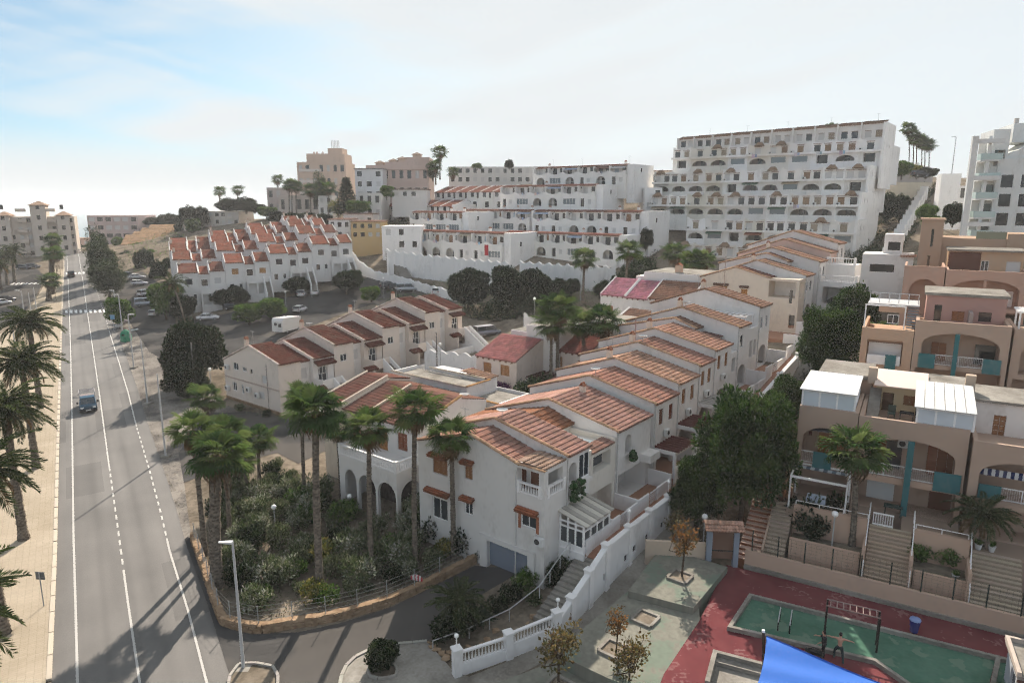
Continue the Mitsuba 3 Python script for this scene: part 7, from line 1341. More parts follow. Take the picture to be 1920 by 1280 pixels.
# trees placed by foot, top and half width
def tree_px(a, name, lab, ub, vb, vt, hw, D=None, z=None, yaw=0, cat='tree', group=None):
    b = atD(ub, vb, D) if D else (G(ub, vb) if z is None else atZ(ub, vb, z)); top = atY(ub, vt, b[1]); h = top[2]-b[2]; dep = (b[1]*CP-SP*(b[2]-HC)); w = hw*dep/F0
    h0, w0 = SZ[a]; return place(a, name, lab, cat, b, yaw, w/w0, group, h/h0)
SZ = dict(pine=(8.3, 4.1), pine2=(6.5, 3.0), umbrella=(8.2, 3.5), round=(5, 2.9), broad=(5.8, 2.7), dark=(9, 4.0), tall=(16.4, 3.1), orange=(4, 1.2), orange2=(3.5, 1.5), cypress=(7, .9), conifer=(10, 3.2), oleander=(1.8, 1.1), green_bush=(1.45, 1.0), dark_bush=(1.7, 1.05), yellow_bush=(1.6, 1), olive_bush=(1.6, 1), bougainvillea=(2.1, 2.1), bougainvillea2=(1.5, 2.5), round_bush=(1.6, 1.05), low_bush=(.6, .55))
tree_px('pine', 'pine_tree', 'big bushy pine between the main row and the apricot terrace', 1388, 985, 742, 100, z=2.3)
tree_px('pine2', 'pine_tree', 'smaller dense pine left of the big pine, over the lower path', 1305, 985, 850, 55, z=1.9, yaw=50)
tree_px('pine2', 'pine_tree', 'dark pine right of the big pine, beside the orange stairs', 1452, 900, 770, 42, z=4.5, yaw=120)
tree_px('pine', 'pine_tree', 'pine above the middle of the lower path, left of the small palms', 1545, 725, 578, 60, z=7.5, yaw=200)
tree_px('pine2', 'pine_tree', 'dark pine beside the upper path behind the middle pine', 1600, 640, 530, 45, z=9.5, yaw=80)
tree_px('broad', 'tree', 'green tree at the foot of the slope, right of the roof terrace', 1590, 660, 600, 38, z=8.3)
tree_px('pine2', 'pine_tree', 'low dark pine beside the globe lamp on the lower path', 1470, 790, 700, 40, z=6.4, yaw=10)
for i, (u, vb, vt, hw, D, a) in enumerate(((878, 582, 490, 42, 122, 'umbrella'), (952, 586, 484, 40, 120, 'umbrella'), (1003, 588, 489, 38, 119, 'umbrella'), (1046, 584, 511, 30, 118, 'umbrella'), (1070, 560, 514, 18, 120, 'round'))): tree_px(a, 'round_pine', 'dark round-topped pine, %s from the left below the scalloped walls' % ORD[i], u, vb, vt, hw, D, yaw=i*70)
for i, (u, vb, vt, hw) in enumerate(((650, 552, 498, 34), (556, 556, 512, 28), (445, 578, 528, 26), (420, 580, 534, 24), (512, 600, 552, 32), (468, 610, 563, 28), (697, 568, 532, 20), (572, 552, 520, 16))):
    tree_px(['round', 'round', 'round', 'round', 'broad', 'broad', 'broad', 'round'][i], 'round_tree', ['largest clipped round tree at the right end of the terracotta ranks', 'clipped round tree before the second stair of the terracotta ranks', 'dark round tree before the left terracotta houses, right one', 'dark round tree before the left terracotta houses, left one', 'bright green tree beside the white camper van', 'green tree left of the camper van tree', 'olive-green tree at the bend of the car park', 'small round tree touching its larger clipped neighbour'][i], u, vb, vt, hw, yaw=i*40)
tree_px('dark', 'tree', 'very dark large tree on the verge beside the road', 366, 722, 580, 58, yaw=30)
tree_px('dark', 'tree', 'dark shrubby tree under the very dark verge tree', 352, 745, 670, 42, yaw=200)
for i, (u, vb, vt, hw, lab) in enumerate(((205, 562, 470, 32, 'tall ragged roadside tree nearest of the road avenue'), (196, 535, 430, 26, 'tall ragged roadside tree in the middle of the road avenue'), (190, 520, 408, 18, 'tall ragged roadside tree farthest along the avenue'))): tree_px('tall', 'roadside_tree', lab, u, vb, vt, hw, yaw=i*90)
tree_px('broad', 'tree', 'low round tree at the zebra crossing', 224, 612, 550, 27, yaw=15); tree_px('broad', 'tree', 'green tree between parked cars and leaning palm', 312, 600, 520, 34, yaw=75); tree_px('dark', 'tree', 'tree under the leaning palm by the terracotta houses', 345, 600, 545, 26, yaw=75)
TL = []
for i, (u, vb, vt, hw, D, a) in enumerate(((300, 540, 478, 18, 165, 'dark'), (275, 530, 455, 20, 180, 'dark'), (255, 500, 460, 20, 215, 'dark'), (355, 430, 378, 18, 232, 'dark'), (378, 425, 380, 16, 234, 'dark'), (430, 400, 366, 24, 236, 'dark'), (462, 400, 364, 22, 236, 'dark'), (478, 400, 378, 22, 230, 'dark'), (290, 425, 404, 20, 262, 'dark'), (320, 430, 395, 24, 258, 'dark'), (345, 440, 412, 18, 240, 'dark'), (130, 480, 450, 16, 235, 'dark'), (150, 475, 455, 14, 245, 'dark'), (112, 490, 462, 14, 215, 'dark'), (652, 412, 330, 26, 182, 'conifer'), (603, 400, 308, 14, 210, 'tall'), (670, 402, 372, 26, 178, 'broad'), (634, 406, 372, 20, 184, 'yellow'), (605, 425, 396, 24, 172, 'dark'), (575, 425, 394, 26, 178, 'dark'), (545, 418, 396, 24, 186, 'dark'), (725, 374, 344, 14, 182, 'broad'), (812, 340, 296, 12, 203, 'tall'), (955, 318, 296, 9, 215, 'dark'), (895, 318, 304, 12, 220, 'broad'), (612, 470, 428, 10, 160, 'cypress'), (1135, 562, 520, 24, 112, 'dark'), (1160, 560, 508, 24, 111, 'dark'), (1195, 545, 500, 26, 112, 'dark'), (1225, 535, 494, 24, 114, 'dark'), (1210, 470, 420, 14, 140, 'dark'), (1115, 400, 378, 18, 158, 'dark'), (1690, 335, 296, 22, 165, 'broad'), (1668, 335, 312, 20, 168, 'dark'), (1718, 335, 305, 16, 166, 'yellow'), (1735, 335, 310, 22, 164, 'dark'), (1735, 430, 376, 22, 112, 'broad'), (1785, 425, 372, 20, 100, 'dark'), (1660, 420, 350, 18, 150, 'dark'), (1685, 415, 355, 18, 148, 'dark'), (1655, 545, 482, 22, 100, 'broad'), (1690, 520, 475, 20, 98, 'broad'), (1625, 600, 540, 26, 88, 'dark'), (240, 508, 464, 16, 205, 'dark'), (262, 488, 450, 14, 222, 'broad'), (285, 505, 462, 16, 200, 'broad'), (318, 515, 478, 16, 175, 'dark'), (338, 470, 436, 14, 215, 'dark'), (500, 410, 384, 20, 228, 'broad'), (520, 418, 392, 18, 205, 'dark'), (365, 440, 405, 16, 230, 'broad'), (222, 470, 440, 12, 235, 'broad'))):
    TL.append((u, vb, vt, hw, D, a))
cnt = {}
for i, (u, vb, vt, hw, D, a) in enumerate(sorted(TL)):
    a_ = 'yellow_bush' if a == 'yellow' else a
    where = 'on the left side road' if u < 320 else 'on the wooded left hill' if u < 500 else 'on the hotel hill' if u < 740 else 'on the middle skyline' if u < 1000 and vb < 350 else 'in the hedge before the terraces' if 1100 < u < 1240 and vb > 500 else 'beside the middle terraces' if u < 1240 else 'by the hilltop street' if vb < 345 else 'on the green slope'
    nm_ = {'dark': 'dark bushy tree', 'conifer': 'tall tiered conifer', 'tall': 'tall slim tree', 'broad': 'green leafy tree', 'yellow': 'yellowish bush', 'cypress': 'slim cypress'}[a]; c = cnt[nm_+where] = cnt.get(nm_+where, -1)+1
    tree_px(a_, 'tree', '%s %s, %s of its kind from the left' % (nm_, where, ORD[c]), u, vb, vt, hw, D, yaw=i*37, group='trees '+where)
# the slope of scrub on the right
def scrub(name, lab, poly_px, n, L, W, pal, hmax, seed, D=None):
    rs = NR(seed); pts = np.array(P2(*poly_px)) if D is None else np.array([atD(u, v, d)[:2] for (u, v), d in zip(poly_px, D)]); pg = Polygon(pts).buffer(0); x0, y0, x1, y1 = pg.bounds; from shapely import contains_xy
    Q = rs.uniform([x0, y0], [x1, y1], (n*4, 2)); Q = Q[contains_xy(pg, Q[:, 0], Q[:, 1])][:n]; m = meshkit.fbm(np.c_[Q*.35, 0*Q[:, :1]], 4, seed); hh = hmax*np.clip((m-.38)*3.2, .06, 1); keep = rs.uniform(0, 1, len(Q)) < np.clip((m-.30)*4, .08, 1); Q, hh, m = Q[keep], hh[keep], m[keep]
    z = H(Q[:, 0], Q[:, 1])+hh*rs.uniform(.1, 1, len(Q)); A = rs.normal(0, .7, (len(Q), 3))+[0, 0, .8]; mb = MB().add(*leaves(rs, np.c_[Q, z], A, L*rs.uniform(.6, 1.3, len(Q)), W, tones(rs, pal, np.clip((m-.5)*2+.5+rs.normal(0, .15, len(Q)), 0, .999)))); k = key(name); put(k, mb, 'leaf'); labels[k] = {'label': lab, 'category': 'vegetation', 'kind': 'stuff'}
scrub('hillside_scrub', 'dense dark scrub covering the green slope right of the tall terrace', [(1560, 520), (1590, 470), (1640, 350), (1760, 352), (1720, 430), (1670, 490), (1640, 560), (1600, 640), (1560, 650)], 26000, .45, .2, DARKG+[(.05, .07, .03)], 1.6, 301)
scrub('hedge_scrub', 'dark hedge growth along the lower path behind the pines', [(1440, 790), (1500, 690), (1560, 600), (1600, 600), (1580, 680), (1530, 740), (1480, 820)], 12000, .35, .15, DARKG+[(.05, .07, .03)], 1.3, 302)
scrub('dry_scrub', 'patchy weeds and dry scrub on the bare ground around the houses', [(380, 760), (430, 700), (560, 640), (700, 600), (880, 600), (900, 690), (760, 720), (640, 760), (520, 790)], 9000, .2, .08, OLIVE+[(.16, .12, .07)], .35, 303)
scrub('dry_scrub', 'weeds and low plants between the scalloped walls and the pines', [(700, 560), (760, 530), (900, 520), (1100, 530), (1250, 520), (1300, 540), (1150, 600), (950, 600), (840, 590)], 9000, .3, .12, MIDG, .5, 304)
scrub('pine_undergrowth', 'weeds and fallen needles under the pines', [(1250, 1000), (1300, 900), (1400, 850), (1450, 880), (1420, 1000), (1320, 1030)], 5000, .2, .05, [(.16, .1, .05), (.1, .08, .04), (.05, .06, .025)], .12, 305)
scrub('verge_weeds', 'thin dry weeds along the gravel verge', [(300, 870), (330, 960), (350, 1000), (345, 920), (320, 820), (270, 700), (240, 640), (225, 640), (262, 740)], 1800, .2, .05, [(.2, .16, .09), (.1, .1, .05)], .12, 306)
scrub('pine_hedge', 'dark hedge growing below the round pines', [(860, 590), (900, 572), (1060, 568), (1075, 590), (1000, 602), (900, 604)], 7000, .4, .18, DARKG, 2.6, 308)
scrub('terrace_hedge', 'dark conifer hedge between the palms and the white terraces', [(1115, 560), (1150, 535), (1235, 520), (1250, 530), (1200, 555), (1140, 570)], 7000, .45, .18, DARKG, 3.0, 309)
scrub('hill_scrub', 'scrub and small plants on the left hillside', [(235, 472), (300, 440), (345, 440), (345, 500), (300, 520), (240, 512)], 6000, .6, .25, MIDG+OLIVE[:2], 1.6, 310)
scrub('hill_scrub', 'scrub on the wooded left hill below the skyline', [(330, 420), (380, 392), (500, 388), (560, 400), (640, 405), (640, 440), (560, 420), (460, 408), (400, 430)], 7000, .7, .3, DARKG+OLIVE[:1], 1.8, 311)
scrub('gully_scrub', 'dark bushes in the gap between the middle terraces and the tall terrace', [(1160, 515), (1195, 440), (1225, 395), (1240, 400), (1236, 480), (1215, 540), (1170, 550)], 7000, .5, .22, DARKG+MIDG[:1], 2.0, 313)
scrub('hill_scrub', 'scrub between the hotel and the middle terraces', [(560, 440), (640, 440), (700, 400), (800, 380), (820, 400), (720, 440), (660, 470), (600, 470)], 6000, .6, .25, DARKG+MIDG[:2], 1.3, 312)
GPX = [(380, 1000), (425, 1150), (480, 1172), (560, 1166), (720, 1122), (885, 1052), (905, 1000), (860, 960), (790, 950), (660, 955), (600, 925), (540, 880), (500, 880), (440, 900), (390, 950)]
scrub('garden_ground_cover', 'low plants and litter covering the palm garden floor', GPX, 9000, .16, .06, OLIVE+[(.14, .1, .06), (.06, .07, .03)], .22, 307)
drape('garden_soil', P2(*GPX), .012, 'dirt')
gp = Polygon(P2(*GPX)); rs = NR(77); kinds = ['oleander', 'oleander2', 'olive_bush', 'green_bush', 'dark_bush', 'yellow_bush', 'low_bush', 'agave', 'oleander']; desc = dict(oleander='grey-green bush with pale tufts', oleander2='pale-tufted small bush', olive_bush='olive-green bush', green_bush='leafy green bush', dark_bush='dark green bush', yellow_bush='yellow-flowering bush', low_bush='low dry shrub', agave='spiky agave')
x0, y0, x1, y1 = gp.bounds; got = []; GB2 = []
while len(got) < 95:
    q = rs.uniform([x0, y0], [x1, y1]); pt = __import__('shapely').geometry.Point(q)
    if not gp.buffer(-.5).contains(pt) or any(np.hypot(*(q-g)) < .8 for g in got): continue
    got.append(q); d = rs.choice(kinds, p=[.2, .13, .16, .13, .14, .06, .09, .05, .04]); u = 960+F0*q[0]/(q[1]*CP-SP*(float(H(*q))-HC)); edge = gp.exterior.distance(pt)
    where = 'close to the stone garden wall' if edge < 1.6 and q[1] < 46 else 'on the left side of the palm garden' if u < 520 else 'in the middle of the palm garden' if u < 700 else 'on the house side of the palm garden'
    GB2.append((u, d, (*q, float(H(*q))), rs.uniform(0, 360), rs.uniform(.75, 1.35)))
NTH = ORD+['thirteenth', 'fourteenth', 'fifteenth', 'sixteenth', 'seventeenth', 'eighteenth', 'nineteenth', 'twentieth', 'twenty-first', 'twenty-second', 'twenty-third', 'twenty-fourth', 'twenty-fifth', 'twenty-sixth', 'twenty-seventh', 'twenty-eighth', 'twenty-ninth', 'thirtieth', 'thirty-first', 'thirty-second', 'thirty-third', 'thirty-fourth', 'thirty-fifth', 'thirty-sixth', 'thirty-seventh', 'thirty-eighth']
for d in sorted(set(g[1] for g in GB2)):
    for i, (u, _, P, yw, sc) in enumerate(sorted(g for g in GB2 if g[1] == d)): place(d, 'garden_bush', '%s in the palm garden, %s of its kind from the left' % (desc[d], NTH[i]), 'bush', P, yw, sc, desc[d]+' in the palm garden')
def bush_px(a, lab, u, v, s=1.0, z=None, yaw=0, name='bush'): p = G(u, v) if z is None else atZ(u, v, z); return place(a, name, lab, 'bush', p, yaw, s)
bush_px('round_bush', 'clipped ball-shaped bush standing in a round bed on the plaza', 713, 1256, 1.12, name='ball_bush')
for u, v, a, s, lab in ((830, 1200, 'dark_bush', 1.0, 'dark bush at the rocky corner by the lane balustrade'), (870, 1185, 'dark_bush', 1.2, 'dark bush under the spreading palm by the lane'), (905, 1165, 'agave', 1.5, 'spiky plant beside the spreading lane palm'), (955, 1130, 'dark_bush', .85, 'big dark bush beside the garage ramp'), (985, 1105, 'green_bush', 1.0, 'green bush between garage ramp and steps'), (1020, 1075, 'green_bush', 1.4, 'green bush below the glazed veranda'), (1060, 1060, 'dark_bush', 1.2, 'dark bush beside the garden steps'), (930, 1150, 'dark_bush', .8, 'dark bush left of the big ramp bush'), (1040, 1095, 'dark_bush', 1.2, 'dark bush along the metal handrail'), (1000, 1130, 'low_bush', 1.3, 'low dry bush on the bank under the handrail'), (900, 1050, 'dark_bush', .7, 'dark bush against the white wall left of the garage'), (870, 1035, 'dark_bush', 1.5, 'tall dark bush at the corner of the white end wall'), (815, 1010, 'dark_bush', 1.4, 'dark bush between the two right garden palms')): bush_px(a, lab, u, v, s)
bush_px('yucca', 'yucca in front of the glazed veranda, right one', 1043, 1055, 1.2, name='yucca'); bush_px('yucca', 'yucca at the veranda corner beside the garage, left one', 1010, 1062, 1.1, name='yucca')
palm_px('low spreading palm beside the lane below the garden steps', 858, 1180, 860, 1130, .2, kind='date', s=.6, seed=27, n=30, name='date_palm')
for u, v, a, s, lab, z in ((880, 722, 'bougainvillea', .85, 'pink bougainvillea before the pink-roofed cottage', 6.0), (925, 735, 'bougainvillea2', .8, 'purple bougainvillea trailing below the cottage windows', 5.8), (985, 760, 'dark_bush', 1.8, 'dark rounded bush under the cottage pergola', 5.0), (1005, 755, 'dark_bush', 1.9, 'dark bush right of the cottage pergola arch', 5.0), (910, 735, 'green_bush', 1.0, 'green bush among the bougainvillea', 5.9), (590, 795, 'dark_bush', .8, 'small dark shrub by the stone plinth of the cream end house', 1.6), (450, 770, 'low_bush', 1.3, 'low shrub at the foot of the cream end house', 1.6), (500, 782, 'dark_bush', .6, 'little palm-like shrub under the air conditioners', 1.6), (1720, 1052, 'green_bush', .9, 'green plants filling the bed right of the broad stairs', 3.3), (1775, 1060, 'green_bush', .9, 'green plants in the right part of the stair bed', 3.3), (1500, 990, 'dark_bush', 1.5, 'dark ivy-like bush beside the narrow beige stairs', 3.3), (1545, 985, 'dark_bush', 1.5, 'dark bush with pale flowers below the dining pergola', 3.3), (1520, 1010, 'dark_bush', 1.2, 'dark bush hanging over the apricot bed wall', 3.2)): bush_px(a, lab, u, v, s, z)
for u, v, a, s, lab, z in ((1278, 1080, 'orange', 1.1, 'small tree with orange leaves in the upper court', 1.95), (1048, 1290, 'orange2', 1.2, 'thin tree with brownish leaves in the lower court', .75), (1155, 1222, 'orange', .75, 'young orange-leaved tree in the middle court', 1.5), (1180, 1300, 'orange2', 1.05, 'bushy yellow-brown tree at the bottom edge of the courts', .75), (1262, 1010, 'orange2', .7, 'dry bush beside the cream wall by the gateway', 1.9)): place(a, 'court_tree', lab, 'tree', atZ(u, v, z), 20, s)
for u, v, z, lab in ((1275, 1082, 1.95, 'square planter under the orange tree of the upper court'), (1210, 1160, 1.5, 'empty square planter in the middle court'), (1150, 1218, 1.5, 'square planter of the young orange-leaved tree'), (1048, 1288, .75, 'square planter in the lower court')):
    k = thing('tree_planter', lab, 'planter'); f = Frame(atZ(u, v, z)[:2], (.62, .785)); w = .62; mb = MB()
    for a in (-1, 1): mb.box(-w, w, a*w-.09, a*w+.09, z-.2, z+.14, CONC).box(a*w-.09, a*w+.09, -w+.09, w-.09, z-.2, z+.14, CONC)
    part(k, 'kerb', mb, 'concrete', f); part(k, 'soil', MB().box(-w, w, -w, w, z-.2, z+.05, (.06, .045, .03)), 'dirt', f)
# ---------------------------------------------------------------- street furniture, vehicles, playground, people
def hull(pts): return trimesh.convex.convex_hull(np.array(pts, float))
def lamp_post(lab, ub, vb, ut, vt, arm=.9, side=-1, D=None, col=(.42, .42, .42), base=True):
    b = G(ub, vb) if D is None else atD(ub, vb, D); h = atY(ub, vt, b[1])[2]-b[2]; k = thing('street_lamp', lab, 'street lamp', 'tall street lamps along the road'); f = Frame(b[:2], (0, 1)); f.z = b[2]
    part(k, 'post', MB().tube((0, 0, b[2]-.2), (0, 0, b[2]+h), .10, .06, 7, col), 'matte', f)
    if arm: part(k, 'arm', MB().tube((0, 0, b[2]+h-.05), (side*arm, 0, b[2]+h+.05), .035, None, 5, col), 'matte', f); part(k, 'lamp_head', MB().tri(hull([(side*(arm-.45), y, b[2]+h+z) for y in (-.13, .13) for z in (.0, .12)]+[(side*(arm+.3), y, b[2]+h+z) for y in (-.07, .07) for z in (.03, .1)]), (.6, .6, .58)), 'matte', f)
    if base: part(k, 'base', MB().box(-.4, .4, -.4, .4, b[2]-.2, b[2]+.22, (.34, .31, .28)), 'concrete', f)
    return k
lamp_post('street lamp with a flat head by the lane mouth, nearest to the viewer', 457, 1256, 440, 1018, .45, -1)
lamp_post('street lamp post on the verge beside the garden corner', 311, 857, 307, 700, .0)
lamp_post('street lamp post on the verge level with the dark van', 277, 758, 271, 636, .0)
lamp_post('street lamp post on the verge before the very dark tree', 251, 690, 248, 590, .6, 1)
lamp_post('street lamp post beside the green recycling bin', 232, 640, 230, 553, .5, -1); lamp_post('street lamp post left of the low round tree', 221, 612, 219, 545, .5, -1); lamp_post('street lamp post by the roadside avenue', 208, 560, 207, 510, .5, -1)
lamp_post('street lamp on the promenade between date palms', 30, 660, 28, 590, .9, 1); lamp_post('street lamp beside the side street crossing, left one', 47, 600, 46, 545, .8, -1); lamp_post('street lamp beside the side street crossing, middle one', 60, 598, 60, 548, .0, 1, base=False); lamp_post('street lamp beside the side street crossing, right one', 70, 592, 70, 538, .0, 1, base=False)
lamp_post('thin mast on the skyline left of the modern block', 1782, 345, 1787, 257, .6, -1, D=140, base=False)
def globe_lamp(lab, ub, vb, vt, z=None, r=.2, D=None):
    b = atD(ub, vb, D) if D else (G(ub, vb) if z is None else atZ(ub, vb, z)); h = max(1.2, atY(ub, vt, b[1])[2]-b[2]); k = thing('globe_lamp', lab, 'lamp', 'lamps with white glass globes'); f = Frame(b[:2], (0, 1))
    part(k, 'post', MB().tube((0, 0, b[2]-.3), (0, 0, b[2]+h-r), .05, .04, 6, (.35, .35, .34)), 'matte', f); part(k, 'globe', MB().ball((0, 0, b[2]+h), r, (.85, .85, .82), 2), 'gloss', f, True)
for a in (('globe lamp beside the gateway on the playground side', 1319, 1012, 968, 1.95, .22), ('globe lamp in the ivy bed below the dining pergola', 1559, 1030, 963, 3.2, .21), ('globe lamp on the lower path beside the left roof enclosure', 1487, 790, 736, 5.6, .2), ('globe lamp over the middle-tier hedge', 1601, 640, 602, 9.5, .22), ('globe lamp in the left half of the palm garden', 517, 1000, 950), ('globe lamp below the terrace balustrade', 657, 965, 930), ('globe lamp by the stone plinth of the cream end house', 399, 760, 692), ('globe lamp below the terracotta houses by the car park', 537, 585, 547), ('globe lamp before the round pines', 1002, 600, 560, None, .24), ('globe lamp above the leaning palm', 359, 600, 572), ('globe lamp by the scalloped wall', 720, 560, 522), ('globe lamp above the yard of the cream houses', 826, 690, 645, 5.2, .2)): globe_lamp(*a)
for s_, lab in ((-17.4, 'small globe lamp on the first pier of the white retaining wall'), (-9, 'small globe lamp on the retaining wall by the veranda'), (-3, 'small globe lamp on the retaining wall before the pine'), (12, 'small globe lamp on the retaining wall beyond the pine')):
    P = FA.w([3.15, s_, zW(s_)+.95]); k = thing('globe_lamp', lab, 'lamp', 'lamps with white glass globes'); f = Frame(P[:2], (0, 1)); part(k, 'post', MB().tube((0, 0, P[2]), (0, 0, P[2]+.95), .035, None, 5, TRIM), 'matte', f); part(k, 'globe', MB().ball((0, 0, P[2]+1.05), .13, (.85, .85, .82)), 'gloss', f, True)
k = thing('globe_lamp', 'small globe lamp on the first post of the lane balustrade', 'lamp', 'lamps with white glass globes'); f = Frame(p0[:2], (0, 1)); part(k, 'post', MB().tube((0, 0, 1.7), (0, 0, 2.35), .035, None, 5, TRIM), 'matte', f); part(k, 'globe', MB().ball((0, 0, 2.45), .13, (.85, .85, .82)), 'gloss', f, True)
def pole(lab, ub, vb, vt, r=.08, col=(.16, .14, .13), z=None, D=None, cross=False):
    b = atD(ub, vb, D) if D else (G(ub, vb) if z is None else atZ(ub, vb, z)); zt = atY(ub, vt, b[1])[2]; k = thing('utility_pole', lab, 'pole'); mb = MB().tube(b-[0, 0, .3], (b[0], b[1], zt), r, r*.8, 6, col)
    if cross: mb.tube((b[0]-.5, b[1], zt-.3), (b[0]+.5, b[1], zt-.3), .04, None, 4, col)
    put(k, mb, 'matte'); return b, zt
pole('dark utility pole before the stairs of the cream houses', 820, 712, 622, z=5.0); pole('grey utility pole standing before the very dark tree', 367, 735, 642, .07, (.3, .29, .27)); b, zt = pole('reddish aerial pole rising from the main row', 1190, 660, 598, .05, (.3, .2, .18), D=66)
pole('thin pole in front of the pink cottages right of the round pines', 1088, 560, 515, .05, (.3, .3, .3), D=112); pole('thin mast on the cream gable', 1357, 545, 480, .05, (.35, .25, .2), D=84)
# sign boards
b = G(83, 1140); zt = atY(83, 1073, b[1])[2]; k = thing('road_sign', 'grey back of a square sign on a post, on the promenade', 'sign'); f = Frame(b[:2], (.1, 1)); part(k, 'post', MB().tube((0, 0, b[2]), (0, 0, zt), .035, None, 6, (.3, .3, .3)), 'matte', f); part(k, 'panel', MB().box(-.30, .30, .04, .07, zt-.5, zt+.02, (.12, .125, .13)).box(-.3, .3, .02, .04, zt-.35, zt-.31, (.2, .2, .2)), 'matte', f)
b = G(214, 622); zt = atY(214, 590, b[1])[2]; k = thing('road_sign', 'small blue sign on a post by the zebra crossing', 'sign'); f = Frame(b[:2], (0, 1)); part(k, 'post', MB().tube((0, 0, b[2]), (0, 0, zt), .04, None, 6, (.35, .35, .35)), 'matte', f); part(k, 'panel', MB().box(-.4, .4, -.06, -.03, zt-.8, zt, (.16, .3, .42)), 'matte', f)
# --- vehicles (local: x right, y forward)
def wheels(k, f, tr, wb, z, r=.32):
    for i, (sx, sy) in enumerate(((-1, 1), (1, 1), (-1, -1), (1, -1))):
        x, y = sx*tr/2, sy*wb/2; w = part(k, 'wheel', MB().tube((x-.1*sx, y, z+r), (x+.1*sx, y, z+r), r, None, 12, (.015, .015, .016)), 'matte', f); part(w, 'rim', MB().tube((x+.101*sx, y, z+r), (x+.115*sx, y, z+r), r*.6, None, 8, (.4, .4, .42)), 'gloss', f)
def car(lab, P, yaw, col, style='hatch', group='parked cars', scale=1.0, name='parked_car', cat='car'):
    k = thing(name, lab, cat, group); e = (math.sin(math.radians(yaw)), math.cos(math.radians(yaw))); f = Frame(P[:2], e); q = .87*scale; z = P[2]+.05; L, W, Hh = dict(hatch=(4.0, 1.75, 1.48), sedan=(4.5, 1.78, 1.42), suv=(4.5, 1.85, 1.7), van=(4.9, 1.95, 1.95))[style]; L, W, Hh = L*q, W*q, Hh*q
    n = 9; yy = np.linspace(-L/2, L/2, n); tp = {'hatch': [.58, .66, .68, .68, .68, .67, .62, .56, .44], 'sedan': [.56, .64, .66, .67, .67, .66, .62, .56, .44], 'suv': [.6, .64, .66, .66, .66, .65, .62, .57, .46], 'van': [.6, .6, .6, .6, .6, .6, .58, .5, .4]}[style]; lo = [.26, .19, .17, .17, .17, .17, .17, .19, .26]; wd = [.86, .96, 1, 1, 1, 1, .99, .95, .82]
    V = []
    for y, t, l, w in zip(yy, tp, lo, wd): V += [(-W/2*w*.94, y, z+l*Hh), (W/2*w*.94, y, z+l*Hh), (W/2*w, y, z+(l+(t-l)*.55)*Hh), (W/2*w*.9, y, z+t*Hh), (-W/2*w*.9, y, z+t*Hh), (-W/2*w, y, z+(l+(t-l)*.55)*Hh)]
    F = [(i*6+j, i*6+(j+1) % 6, (i+1)*6+(j+1) % 6, (i+1)*6+j) for i in range(n-1) for j in range(6)]; mb = MB().add(V, F, col)
    for i, fl in ((0, 1), (n-1, 0)): mb.add([V[i*6+j] for j in range(6)], [(0, j, j+1) if fl else (0, j+1, j) for j in range(1, 5)], col)
    part(k, 'body', mb, 'gloss', f, 35)
    g0, g1, r0, r1 = dict(hatch=(-.48, .24, -.40, .06), sedan=(-.34, .24, -.20, .08), suv=(-.48, .24, -.42, .06), van=(-.49, .34, -.47, .22))[style]; zb, zt = z+.66*Hh if style != 'van' else z+.59*Hh, z+Hh; wb_, wt = W*.45, W*.38
    def cab(s, o): return hull([(sx*(wb_*s), L*y, zb) for sx in (-1, 1) for y in (g0, g1)]+[(sx*(wt*s), L*y, zt-o) for sx in (-1, 1) for y in (r0, r1)])
    part(k, 'window', MB().tri(cab(1, .06), (.018, .022, .026)), 'pane', f); part(k, 'roof', MB().tri(hull([(sx*wt*1.01, L*y, zt-.07+.06*o) for sx in (-1, 1) for y in (r0, r1) for o in (0, 1)]), col), 'gloss', f)
    pl = MB()
    for sx in (-1, 1):
        for y0, y1 in ((g0, r0), (g1, r1), ((g0+g1)/2, (r0+r1)/2)): pl.tube((sx*wb_*1.01, L*y0, zb), (sx*wt*1.02, L*y1, zt-.05), .035, None, 4, col)
    part(k, 'pillar', pl, 'gloss', f)
    for sx in (-1, 1):
        part(k, 'headlight', MB().box(sx*W*.3-.14, sx*W*.3+.14, L/2*.96, L/2*.985, z+.42*Hh, z+.5*Hh, (.7, .7, .68)), 'gloss', f); part(k, 'tail_light', MB().box(sx*W*.36-.09, sx*W*.36+.09, -L/2*1.01, -L/2*.98, z+.45*Hh, z+.56*Hh, (.3, .015, .012)), 'gloss', f); part(k, 'mirror', MB().box(sx*W*.52-.08, sx*W*.52+.08, L*.17, L*.2, z+.66*Hh, z+.74*Hh, col), 'gloss', f)
    wheels(k, f, W*.9, L*.62, z-.02, .3*q+.02); return k
RDIR = math.degrees(math.atan2(-.537, .843))
